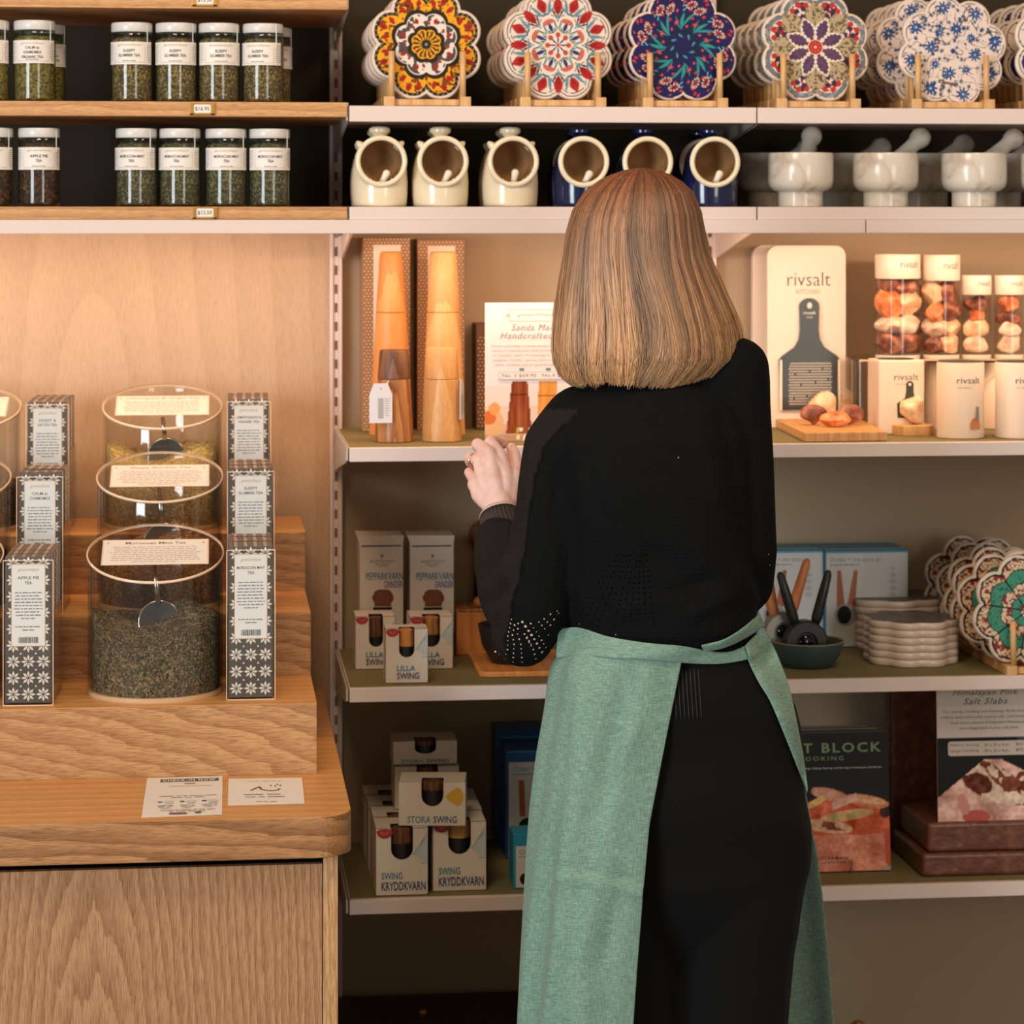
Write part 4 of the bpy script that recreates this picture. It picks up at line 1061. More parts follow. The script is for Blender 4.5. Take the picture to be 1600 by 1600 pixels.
for ci, (u, v, pt, nm, roll, desc) in enumerate(cols_):
    tr = trivet(pt); T1 = tree(tr)
    Yt = YF + 0.028
    xc = X(u, Yt); zc_ = zA + 10 * a_ + TR * 0.965
    for k in range(5):
        Yk = Yt + k * 0.066
        rk = roll if k == 0 else random.uniform(-0.02, 0.02)
        xx = xc if k == 0 else X(u + (-22 if ci == 4 else 0), Yt) + random.uniform(-0.002, 0.002)
        zz = zc_ if not (ci == 4 and k == 0) else zA + 2 * a_ + TR
        place_trivet(T1, xx, Yk, zz, rk, '%s flower trivet %s, standing on the upper metal shelf' % (['front', 'second', 'third', 'fourth', 'rearmost'][k], desc), 'flower trivets on the upper shelf', lean=-0.05)
        dup(stand0, (X(u + (0, 5, 0, 0, -6, 0)[ci], Yt) + 0.0, Yk - 0.014, zA), None, 'beech stand under the %s %s trivet of the upper shelf' % (pos_n[k], nm), 'small beech stands for the trivets')
    rm(tr)
rm(stand0[0])
# ------------------------------------------------------------------ helpers for the cartons of the lower shelves
def on(u, v, z): return atz(u, v, z)
kraftW = mat('white_carton', (226, 214, 198), 0.5, bump=0.04)
tealI = mat('teal_print', (58, 134, 156), 0.5); navyI = mat('navy_print', (50, 66, 120), 0.5); purpI = mat('violet_print', (84, 84, 168), 0.5)
blueP = mat('pale_blue_print', (150, 190, 200), 0.5); redP = mat('red_print', (176, 44, 44), 0.5); redL = mat('light_red_print', (220, 150, 140), 0.5)
blackI = mat('black_inside', (18, 16, 14), 0.8); brownP = mat('brown_print', (120, 62, 34), 0.5); yellowP = mat('yellow_print', (216, 170, 60), 0.5)
walnut = wood('walnut', (128, 84, 54), (78, 46, 28), scale=(1, 1, 0.15), rings=34, distort=6, fdir=(1, 1, 14), fine=0.7)
acacia = wood('acacia', (196, 136, 78), (146, 88, 50), scale=(1, 1, 0.16), rings=24, distort=5, fdir=(1, 1, 14), fine=0.7)
maple = wood('maple', (224, 170, 108), (208, 148, 88), scale=(1, 1, 0.18), rings=16, distort=4, fdir=(1, 1, 14), fine=0.5)
cherry = wood('cherry', (222, 150, 82), (206, 128, 62), scale=(1, 1, 0.18), rings=14, distort=4, fdir=(1, 1, 14), fine=0.5)

# ---- polka dot gift boxes with tall mills in front, short mills, tag
dotBrown = mat('polka_brown', (150, 110, 74), 0.6); dotW = mat('polka_dot', (222, 186, 140), 0.6); sideB = mat('kraft_side', (176, 138, 104), 0.6)
def polka_box(ul, ur, vb, vt, depth, label):
    p = on(ul, vb, z1_); q = on(ur, vb, z1_); Y = p.y
    W = X(ur, Y) - p.x; H = Z(vt, Y, ul) - z1_
    t = thing('gift_box', label, 'box', (p.x, Y, z1_), 0, 'tall polka dot gift boxes')
    mk('carton', MB().box((0, 0, 0), (W, depth, H)), sideB, t, bevel=0.0008)
    f = Flat(-0.0001); f.rect(0.0003, 0.0003, W - 0.0003, H - 0.0003, dotBrown)
    f.y -= f.step; st_ = 6.2 * a_; r = 0
    z = st_ / 2
    while z < H - 0.002:
        x = st_ / 2 * (1 + r % 2)
        while x < W - 0.002:
            f.poly([(x + 1.5 * a_ * math.cos(R_(k)), z + 1.5 * a_ * math.sin(R_(k))) for k in range(0, 360, 60)], dotW, up=False); x += st_
        z += st_ * 0.86; r += 1
    f.make('polka_print', t, kind='stuff')
    g = Flat(-0.0003); g.rect(W * 0.22, H * 0.02, W * 0.80, H * 0.965, mat('box_white_panel', (232, 212, 190), 0.5)); g.make('window_panel', t)
    return W
polka_box(567, 641, 674, 372, 0.10, 'left tall polka dot gift box behind the dark topped short mill')
polka_box(652, 726, 672, 374, 0.10, 'right tall polka dot gift box behind the pale short mill')
def mill(ul_t, ur_t, ul_b, ur_b, vt, vj, vb, mtop, mbot, label, flat=False):
    uc = (ul_b + ur_b) / 2; p = on(uc, vb - 2, z1_); Y = p.y + (ur_b - ul_b) / 2 * a_; a = mpp(Y)
    p = Vector((X(uc, Y), Y, z1_))
    H = Z(vt, Y, uc) - z1_; hj = Z(vj, Y, uc) - z1_; rb = (ur_b - ul_b) / 2 * a * 1.0; rt = (ur_t - ul_t) / 2 * a
    t = thing('pepper_mill', label, 'mill', p, 0, 'tapered wooden mills')
    rj = rb + (rt - rb) * hj / H * 0.92
    mk('base', MB().lathe([(rb - 0.001, 0), (rb, 0.001), (rj, hj - 0.0008), (rj - 0.0012, hj)], 48), mbot, t, auto=40)
    mk('cap', MB().lathe([(rj - 0.0014, hj + 0.0003), (rj - 0.0002, hj + 0.0012), (rt, H - 0.004), (rt - 0.0015, H - 0.001), (rt - 0.004, H), (0.0001, H)], 48), mtop, t, auto=40)
    return t, p, rj, hj
mill(587, 622, 577, 645, 393, 488, 684, cherry, cherry, 'tall orange wooden mill standing behind the dark topped short mill')
mill(671, 713, 659, 727, 393, 488, 684, maple, maple, 'tall pale wooden mill standing behind the pale short mill')
_, p3, r3, h3 = mill(594, 640, 585, 646, 546, 592, 694, walnut, acacia, 'short mill with dark walnut cap and white tag')
_, p4, r4, h4 = mill(668, 715, 660, 722, 542, 592, 693, maple, maple, 'short pale maple mill in front of the right gift box')
tagm = mat('tag_paper', (226, 222, 226), 0.5); string = mat('white_string', (232, 216, 190), 0.8)
def price_tag(u, v, Y, wpx, hpx, label, rot=0, s_to=None):
    a = mpp(Y); t = thing('price_tag', label, 'tag', at(u, v, Y), rot)
    W, H = wpx * a, hpx * a
    poly = [(-W / 2, 0), (W / 2, 0), (W / 2, H * 0.72), (W * 0.3, H), (-W * 0.3, H), (-W / 2, H * 0.72)]
    mk('card', MB().prism(poly, 0, 0.0006), tagm, t)
    f = Flat(-0.0001); f.y -= 0.0001; z = H * 0.12
    f.poly([(0.003 * math.cos(R_(k)) * 0.5, H * 0.87 + 0.0015 * math.sin(R_(k))) for k in range(0, 360, 45)], GREYINK)
    while z < H * 0.62:
        f.rect(-W * 0.12, z, W * 0.12, z + 0.0009, GREYINK, up=False); z += 0.0017
    f.lines(W * 0.16, W * 0.42, H * 0.62, 8, H * 0.06, mat('fine_print', (176, 160, 158), 0.6), seed=3); f.make('print', t)
    if s_to is not None:
        m = MB(); e = Vector(s_to) - Vector(t.location); m.tube([(0, 0.0, H * 0.87), (e.x * 0.5 + 0.002, e.y * 0.5 - 0.001, H * 0.87 + (e.z - H * 0.87) * 0.5), tuple(e)], 0.0007, 6)
        c, s = math.cos(-rot), math.sin(-rot)
        m.v = [(x * c - y * s, x * s + y * c, z) for x, y, z in m.v]
        mk('string', m, string, t)
price_tag(595, 661, p3.y - r3 - 0.014, 36, 62, 'white price tag with bar code hanging on the walnut capped mill', 0.05, (p3.x - 0.010, p3.y - r3 - 0.001, z1_ + h3 - 0.001))
price_tag(722, 655, p4.y - 0.012, 24, 62, 'price tag seen nearly edge-on beside the pale short mill', 1.2, (p4.x + r4, p4.y - 0.008, z1_ + h4 + 0.001))

# ---- dark gift box and the mill sign
p = on(744, 671, z1_); Yd = p.y
t = thing('gift_box', 'narrow dark brown dotted box behind the mill sign', 'box', (p.x, Yd, z1_), 0.0)
mk('carton', MB().box((0, 0, 0), (20 * a_, 0.07, Z(506, Yd, 744) - z1_)), mat('dark_kraft', (104, 72, 54), 0.6), t, bevel=0.0012)
f = Flat(-0.0001)
for i in range(26):
    for j in range(3): f.poly([(x_ * a_, z_ * a_) for x_, z_ in [(4 + j * 6 + (i % 2) * 3 + math.cos(R_(k)) * 1.3, 6 + i * 6 + math.sin(R_(k)) * 1.3) for k in range(0, 360, 72)]], dotW, up=False)
f.make('polka_print', t, kind='stuff')

def sign(pl_bottom, ur_b, vt, zbase, label, name, paintf, lay, lean=0.0, nx=90, ny=120, rotz=0):
    """thin acrylic leaflet stand; origin bottom left"""
    Y = pl_bottom.y; W = X(ur_b, Y) - pl_bottom.x; H = (Z(vt, Y, 800) - zbase) / math.cos(lean)
    t = thing(name, label, 'sign', (pl_bottom.x, Y, zbase), rotz); t.rotation_euler = (-lean, 0, rotz)
    mk('board', MB().box((0, 0.0004, 0), (W, 0.003, H)), mat('acrylic_card', (232, 220, 212), 0.25), t)
    grid_print('photo', W, H, nx, ny, paintf, t, y=0.0002, rough=0.5, mname='matt_print')
    f = Flat(0.0); lay(f, W, H); f.make('lettering', t)
    return t
def paint_mills(x, z):
    c = np.tile(np.array([240., 226, 222]), (len(x), 1))
    def S(m, q): c[m] = q
    S(z < 0.40, (238, 216, 204)); S(z < 0.26, (232, 202, 184)); S(z < 0.12, (214, 176, 148)); S(z < 0.05, (196, 150, 118))
    # egg shells at left
    S(ell(x, z, 0.08, 0.13, 0.12, 0.10), (232, 178, 128)); S(ell(x, z, 0.04, 0.17, 0.075, 0.05), (222, 116, 56)); S(ell(x, z, 0.10, 0.235, 0.06, 0.045), (238, 160, 96))
    # two mills
    e1 = np.abs(x - (0.365 - 0.02 * (0.41 - z))) < 0.085 + 0.06 * (0.41 - z) / 0.41; m1 = e1 & (z < 0.435) & (z > 0.055)
    g = vnoise(x * 60, z * 6, 3); c[m1] = np.array([150., 74, 40]) + (g[m1, None] - 0.5) * 50; S(m1 & (np.abs(z - 0.335) < 0.004), (80, 40, 24))
    m2 = (np.abs(x - 0.66) < 0.095 + 0.05 * (0.42 - z)) & (z < 0.43) & (z > 0.05); c[m2] = np.array([228., 150, 70]) + (g[m2, None] - 0.5) * 30; S(m2 & (np.abs(z - 0.325) < 0.004), (150, 90, 40))
    q = (z < 0.10) & (z > 0.0) & (x > 0.33) & (x < 0.62) & (vnoise(x * 26, z * 34, 7) > 0.55); S(q, (240, 232, 200)); S(q & (vnoise(x * 40, z * 50, 8) > 0.6), (190, 180, 70))
    return c
def lay_mills(f, W, H):
    k = mat('brown_script', (150, 120, 96), 0.5)
    f.rect(W * 0.26, H * 0.865, W * 0.80, H * 0.868, GOLDINK); f.rect(W * 0.26, H * 0.95, W * 0.80, H * 0.953, GOLDINK); f.rect(W * 0.255, H * 0.865, W * 0.26, H * 0.953, GOLDINK); f.rect(W * 0.795, H * 0.865, W * 0.8, H * 0.953, GOLDINK)
    f.text('gewürzhaus', W * 0.53, H * 0.895, GOLDINK, w=W * 0.38, h=H * 0.035, shear=0.5, off=-0.01)
    f.poly([(W * 0.22, H * 0.91), (W * 0.245, H * 0.895), (W * 0.245, H * 0.925)], GOLDINK)
    f.text('Sands Made', W * 0.53, H * 0.80, k, w=W * 0.50, h=H * 0.045, shear=0.3, off=-0.004, space=1.15); f.text('Handcrafted Mills', W * 0.56, H * 0.74, k, w=W * 0.80, h=H * 0.045, shear=0.3, off=-0.004, space=1.15)
    g = mat('brown_small', (172, 150, 136), 0.5)
    for i, s in enumerate(['These carefully crafted timber mills have a', 'ceramic mechanism that is fully adjustable', 'to coarse, with 14 settings in total. Suits', 'pepper, herbs, spices and coffee. Two', 'sizes, ceramic parts guaranteed 10 yrs']):
        f.text(s, W * 0.50, H * (0.675 - 0.034 * i), g, w=W * (0.88 - 0.02 * i), h=H * 0.021)
    for x in (0.36, 0.64): f.rect(W * x, H * 0.508, W * (x + 0.05), H * 0.528, mat('blue_clip', (110, 140, 150), 0.4))
    f.poly(rrect(W * 0.14, H * 0.445, W * 0.98, H * 0.502, H * 0.02, 5), mat('pill_line', (200, 180, 170), 0.5)); f.poly(rrect(W * 0.145, H * 0.449, W * 0.975, H * 0.498, H * 0.019, 5), mat('pill_fill', (240, 226, 218), 0.5))
    f.text('No. 3 $69.95   No.4 $89.95', W * 0.56, H * 0.459, mat('price_ink', (120, 112, 106), 0.5), w=W * 0.76, h=H * 0.028)
sign(on(758, 690, z1_) + Vector((0, 0.002, 0)), 906, 473, z1_, 'white mill sign with two mills pictured, partly behind the woman', 'display_sign', paint_mills, lay_mills, lean=0.0)

# ---- salt grater packs
packM = mat('pack_white_matt', (232, 212, 192), 0.5)
p0 = on(1200, 668, z1_); Yg = p0.y
def grater_pack(dx, dy, label, detail):
    a = mpp(Yg + dy); x0 = p0.x + dx * a; W = 127 * a; H = (Z(384, Yg, 1200) - z1_)
    t = thing('grater_pack', label, 'pack', (x0, Yg + dy, z1_), 0, 'white grater packs in a row')
    mk('board', MB().prism(rrect(0, 0, W, H, 17 * a, 8, (0, 0, 1, 1)), 0, 0.016), packM, t, bevel=0.0015)
    if detail:
        f = Flat(-0.0002); ink = mat('olive_black', (58, 56, 40), 0.5)
        f.text('rivsalt', W * 0.53, H - 64 * a, ink, w=70 * a, h=22 * a, off=-0.008); f.text('KITCHEN', W * 0.52, H - 77 * a, mat('kitchen_ink', (150, 130, 108), 0.5), w=38 * a, h=7.5 * a); f.make('lettering', t)
        return t, W, H, a
grater_pack(-27, 0.10, 'rearmost white grater pack of the three', False); grater_pack(-14, 0.055, 'middle white grater pack of the three', False)
gt, W, H, a = grater_pack(-1, 0.0, 'front white grater pack with a dark steel grater', True)
cx = 67 * a; zt_ = H - 83 * a
gp = [(-47, -178), (47, -178), (49, -98), (44, -92), (24, -78), (17, -66), (15, -50), (16, -12)] + [(16 * math.cos(R_(q)), -14 + 14 * math.sin(R_(q))) for q in range(10, 171, 16)] + [(-16, -12), (-15, -50), (-17, -66), (-24, -78), (-44, -92), (-49, -98)]
m = MB().prism([(cx + x * a, zt_ + z * a) for x, z in gp], -0.006, -0.002)
gr = mk('grater', m, mat('dark_steel', (74, 74, 70), 0.32, metal=0.75), gt, bevel=0.0008)
f = Flat(-0.0062)
f.poly([(cx + 4 * a * math.cos(R_(q)), zt_ - 12 * a + 5 * a * math.sin(R_(q))) for q in range(0, 360, 30)], packM)
f.text('rivsalt', cx, zt_ - 26 * a, WHITE, w=20 * a, h=5 * a); f.text('KITCHEN', cx, zt_ - 32 * a, WHITE, w=10 * a, h=2.4 * a)
bz = mat('blade_bright', (232, 216, 190), 0.35, metal=0.1)
f.y -= f.step
for r in range(16):
    for k in range(22):
        x = cx + (-34 + k * 3.15 + (r % 2) * 1.5) * a; z = zt_ - (105 + r * 4.3) * a
        if (r * 7 + k) % 31 == 0: continue
        f.poly([(x, z), (x + 2.4 * a, z + 0.4 * a), (x + 1.2 * a, z + 2.8 * a)], bz, up=False)
f.make('grater_teeth', gr, kind='stuff')
m = MB()
for s in (-1, 1): m.box((cx + s * 47 * a - 1.5 * a, -0.012, zt_ - 178 * a), (cx + s * 47 * a + 1.5 * a, -0.006, zt_ - 98 * a))
mk('side_rail', MB().box((cx - 48.5 * a, -0.012, zt_ - 178 * a), (cx - 45.5 * a, -0.006, zt_ - 98 * a)), bz, gr)
mk('side_rail', MB().box((cx + 45.5 * a, -0.012, zt_ - 178 * a), (cx + 48.5 * a, -0.006, zt_ - 98 * a)), bz, gr)

# ---- rocks
def rockmat(name, cols, sss=0.25):
    if name in MAT: return MAT[name]
    m = bpy.data.materials.new(name); m.use_nodes = True; N = m.node_tree.nodes; L = m.node_tree.links; b = N['Principled BSDF']
    tc = N.new('ShaderNodeTexCoord'); n = N.new('ShaderNodeTexNoise'); n.inputs['Scale'].default_value = 60; n.inputs['Detail'].default_value = 6
    r = ramp(N, [(0.3 + 0.4 * i / (len(cols) - 1), c) for i, c in enumerate(cols)]); L.new(tc.outputs['Object'], n.inputs['Vector']); L.new(n.outputs['Fac'], r.inputs['Fac']); L.new(r.outputs['Color'], b.inputs['Base Color'])
    bp = N.new('ShaderNodeBump'); bp.inputs['Distance'].default_value = 0.003; bp.inputs['Strength'].default_value = 0.6; L.new(n.outputs['Fac'], bp.inputs['Height']); L.new(bp.outputs['Normal'], b.inputs['Normal'])
    b.inputs['Roughness'].default_value = 0.35; b.inputs['Subsurface Weight'].default_value = sss; b.inputs['Subsurface Scale'].default_value = 0.01
    MAT[name] = m; return m
rk_o = rockmat('salt_orange', [(170, 84, 44), (226, 132, 76), (244, 190, 140)]); rk_p = rockmat('salt_pale', [(214, 160, 116), (244, 208, 168), (250, 232, 206)]); rk_b = rockmat('salt_brown', [(84, 44, 34), (140, 84, 62), (196, 140, 112)]); rk_w = rockmat('salt_white', [(206, 170, 144), (240, 216, 192), (250, 238, 222)])
def rock(c, r, m, label, grp, seed, parent=None, name='salt_rock', flat=0.0):
    rg = np.random.default_rng(seed); mb = MB().ball((0, 0, 0), 1.0, 22, 14); v = np.array(mb.v)
    for _ in range(13):
        n = rg.normal(size=3); n /= np.linalg.norm(n); d = rg.uniform(0.62, 0.88); s = v @ n; k = s > d; v[k] -= (s[k] - d)[:, None] * n
    v *= np.array(r); v += (n3(v / max(r), 4.0, seed)[:, None] - 0.5) * 0.25 * min(r)
    v[:, 2] -= v[:, 2].min()
    mb.v = [tuple(q) for q in v]
    o = mk(name, mb, m, parent, auto=35, loc=c)
    if label: tag(o, label, 'salt rock', grp)
    return o
# wooden block with rocks
q = [on(1258, 691, z1_), on(1386, 689, z1_), on(1345, 668, z1_), on(1212, 668, z1_)]
hb = 15 * a_
ctr = sum(q, Vector()) / 4
m = MB().slab([(v_.x - ctr.x, v_.y - ctr.y) for v_ in q], 0, hb)
o = mk('wooden_block', m, maple, bevel=0.0015, loc=(ctr.x, ctr.y, z1_)); tag(o, 'low square wooden block carrying five rough salt rocks', 'board')
zb_ = z1_ + hb + 0.0003
for i, (u, v, w_, h, mm_, lab) in enumerate([(1270, 664, 19, 24, rk_b, 'brown salt rock at the left of the wooden block'), (1328, 664, 18, 26, rk_b, 'dark brown salt rock at the right of the wooden block'), (1305, 667, 20, 18, rk_o, 'orange salt rock at the front of the wooden block'), (1288, 655, 20, 34, rk_p, 'pale salt rock in the middle of the wooden block'), (1308, 652, 22, 44, rk_p, 'highest pale orange salt rock at the back of the wooden block')]):
    c = atz(u, v, zb_); rock((c.x, c.y, zb_), (w_ * 1.35 * a_, w_ * 0.85 * a_, h * a_ * 0.72), mm_, lab, 'rough salt rocks on the wooden block', 20 + i)
c = on(1426, 679, z1_)
o = mk('wooden_disc', MB().lathe([(34 * a_, 0), (34.5 * a_, 0.001), (34.5 * a_, 16 * a_), (33 * a_, 17 * a_), (0.0001, 17 * a_)], 40), beech, auto=40, loc=(c.x, c.y, z1_)); tag(o, 'round beech disc under a single salt ball', 'board')
rock((c.x - 0.001, c.y - 0.004, z1_ + 17 * a_ + 0.0002), (26 * a_, 20 * a_, 24 * a_), rk_p, 'round pale orange salt ball on the beech disc', 'rough salt rocks on the wooden block', 41)['group'] = 'single salt ball'

# ---- clear tubes of rocks on an acrylic riser, white canisters below
Yt = on(1447, 678, z1_).y + 0.035
zr = Z(560, Yt + 0.05, 1400)
t = thing('acrylic_riser', 'clear acrylic riser under the salt rock tubes', 'display stand', (X(1347, Yt), Yt + 0.02, z1_))
Wr = X(1700, Yt) - X(1347, Yt)
mk('top', MB().box((0, 0, zr - z1_ - 0.003), (Wr, 0.16, zr - z1_)), acry, t); mk('leg', MB().box((0, 0, 0), (0.003, 0.16, zr - z1_ - 0.003)), acry, t)
mk('polished_edge', MB().box((0, -0.0005, zr - z1_ - 0.003), (Wr, 0.0, zr - z1_)), mat('riser_edge', (206, 176, 146), 0.2), t)
capM = mat('cap_white', (232, 214, 196), 0.35)
def salt_tube(u0, u1, vt, vc, Yo, label, seed, mats_):
    Y = Yt + 0.055 + Yo; a = mpp(Y); R = (u1 - u0) / 2 * a; uc = (u0 + u1) / 2; H = Z(vt, Y, uc) - zr; hc = Z(vc, Y, uc) - zr
    t = thing('salt_tube', label, 'tube', (X(uc, Y), Y, zr), 0, 'clear tubes of salt rocks')
    mk('tube', MB().lathe([(R * 0.97, 0.004), (R * 0.97, hc)], 40, caps=False), clear('tube_plastic', (248, 244, 240), 1.0, 0.04, 0.01), t, smooth=True)
    mk('base', MB().lathe([(R * 0.99, 0), (R, 0.001), (R, 0.006), (R * 0.9, 0.006)], 40), acry_edge, t, auto=40)
    cp = mk('cap', MB().lathe([(R, hc), (R * 1.02, hc + 0.001), (R * 1.02, H - 0.001), (R, H), (0.0001, H)], 40), capM, t, auto=40)
    f = Flat(-0.0003); f.wrap = (R * 1.02,); f.text('rivsalt', R * 0.35, hc + (H - hc) * 0.45, mat('olive_black', (58, 56, 40), 0.5), w=R * 0.95, h=(H - hc) * 0.30, off=-0.005)
    for x in (-0.75, -0.25):
        for z in (0.3, 0.7): f.rect(R * x, hc + (H - hc) * z, R * x + 0.001, hc + (H - hc) * z + 0.001, INK)
    f.make('lettering', cp)
    rg = random.Random(seed); z = 0.006; k = 0
    while z < hc - 0.012:
        s = rg.uniform(0.42, 0.66) * R * 1.5
        for dx in ((-0.22, 0.24) if R > 0.026 else (0.0,)):
            if z + s * 1.0 > hc: break
            rock((dx * R * 1.6, rg.uniform(-0.15, 0.15) * R, z + rg.uniform(0, 0.004)), (min(s * 1.15, R * (0.72 if R > 0.026 else 0.92)), R * 0.7, s * 0.78), mats_[k % len(mats_)], None, None, seed * 10 + k, t, 'rock'); k += 1
        z += s * 1.12
    return t
salt_tube(1367, 1438, 397, 435, 0.0, 'taller left salt tube with brown and white rocks', 3, [rk_b, rk_b, rk_w, rk_w, rk_o, rk_p, rk_b])
salt_tube(1441, 1500, 398, 438, 0.0, 'taller second salt tube with an orange topped rock', 4, [rk_b, rk_p, rk_w, rk_p, rk_o, rk_b, rk_p])
salt_tube(1502, 1549, 430, 460, -0.008, 'shorter salt tube, left of the two small ones', 5, [rk_w, rk_p, rk_o, rk_b])
salt_tube(1553, 1600, 430, 460, -0.008, 'shorter salt tube near the right frame edge', 6, [rk_w, rk_w, rk_b, rk_o])
salt_tube(1606, 1655, 428, 460, 0.0, 'salt tube just outside the right frame edge', 7, [rk_w, rk_b, rk_p])
salt_tube(1382, 1446, 402, 437, 0.075, 'salt tube half hidden behind the taller left one', 8, [rk_b, rk_o, rk_w])
def grater_icon(f, cx, z0, s, ink):
    f.poly([(cx + x * s, z0 + z * s) for x, z in [(-19, 0), (19, 0), (20, 22), (8, 30), (6, 40), (6, 52), (3, 56), (-3, 56), (-6, 52), (-6, 40), (-8, 30), (-20, 22)]], ink)
    f.poly([(cx + x * s, z0 + z * s) for x, z in [(-2, 49), (2, 49), (2, 53), (-2, 53)]], WHITE)
    f.y -= f.step
    for r in range(4):
        for k in range(9): f.rect(cx + (-14 + k * 3.2) * s, z0 + (4 + r * 4) * s, cx + (-12.6 + k * 3.2) * s, z0 + (5.4 + r * 4) * s, WHITE, up=False)
def salt_can(uc, wpx, vb, vt, Yo, label, square, icon):
    c = on(uc, vb, z1_); Y = c.y + Yo; a = mpp(Y); W = wpx / 2 * a; H = Z(vt, Y, uc) - z1_
    t = thing('salt_canister', label, 'canister', (X(uc, Y), Y, z1_), 0, 'white salt canisters on the olive shelf')
    dk = mat('dark_green_rim', (44, 54, 34), 0.5)
    ink = mat('olive_black', (58, 56, 40), 0.5)
    if square:
        t.location = (X(uc, Y), Y, z1_)
        mk('body', MB().box((-W, 0, 0), (W, 2 * W, H - 0.002)), packM, t, bevel=0.003, segs=3)
        mk('rim', MB().lathe([(W * 0.8, H - 0.0022), (W * 0.8, H - 0.0006)], 32, c=(0, W, 0)), dk, t)
        f = Flat(-0.0002)
    else:
        t.location = (X(uc, Y), Y + W, z1_)
        mk('body', MB().lathe([(W - 0.001, 0), (W, 0.001), (W, H - 0.002), (W - 0.0008, H - 0.001)], 44), packM, t, auto=40)
        mk('rim', MB().lathe([(W * 0.985, H - 0.0011), (W * 0.96, H + 0.0006), (W * 0.86, H + 0.0006), (0.0001, H - 0.0005)], 40), dk, t, auto=40)
        f = Flat(-0.0003); f.wrap = (W,)
    if icon:
        o_ = 0.10 * W if not square else 0.2 * W
        f.text('rivsalt', o_, H * 0.72, ink, w=W * 1.05, h=H * 0.085, off=-0.004); f.text('THE ORIGINAL', o_ - W * 0.2, H * 0.655, GREYINK, w=W * 0.6, h=H * 0.02)
        if square: grater_icon(f, W * 0.35, H * 0.22, a * 1.05, ink)
        else:
            f.y -= 0.0013; f.poly(rrect(W * 0.12, H * 0.12, W * 0.62, H * 0.2, 0.001, 3), mat('pale_orange_print', (206, 140, 92), 0.5)); f.poly([(W * 0.15, H * 0.2), (W * 0.58, H * 0.2), (W * 0.54, H * 0.27), (W * 0.35, H * 0.28), (W * 0.18, H * 0.25)], mat('orange_print', (222, 124, 72), 0.5)); f.poly([(W * 0.36, H * 0.24), (W * 0.56, H * 0.24), (W * 0.53, H * 0.42), (W * 0.40, H * 0.42)], GREYINK)
        f.make('print', t)
salt_can(1409, 75, 679, 561, 0.0, 'square white salt carton with a small grater pictured on it', True, True)
salt_can(1511, 76, 686, 566, 0.0, 'round white salt canister in front, beside the square carton', False, True)
salt_can(1603, 76, 686, 566, 0.0, 'front round salt canister at the right frame edge', False, True)
salt_can(1492, 74, 674, 566, 0.035, 'round salt canister behind, left of the front round one', False, False)
salt_can(1576, 74, 674, 566, 0.035, 'round salt canister behind, between the two front round ones', False, False)

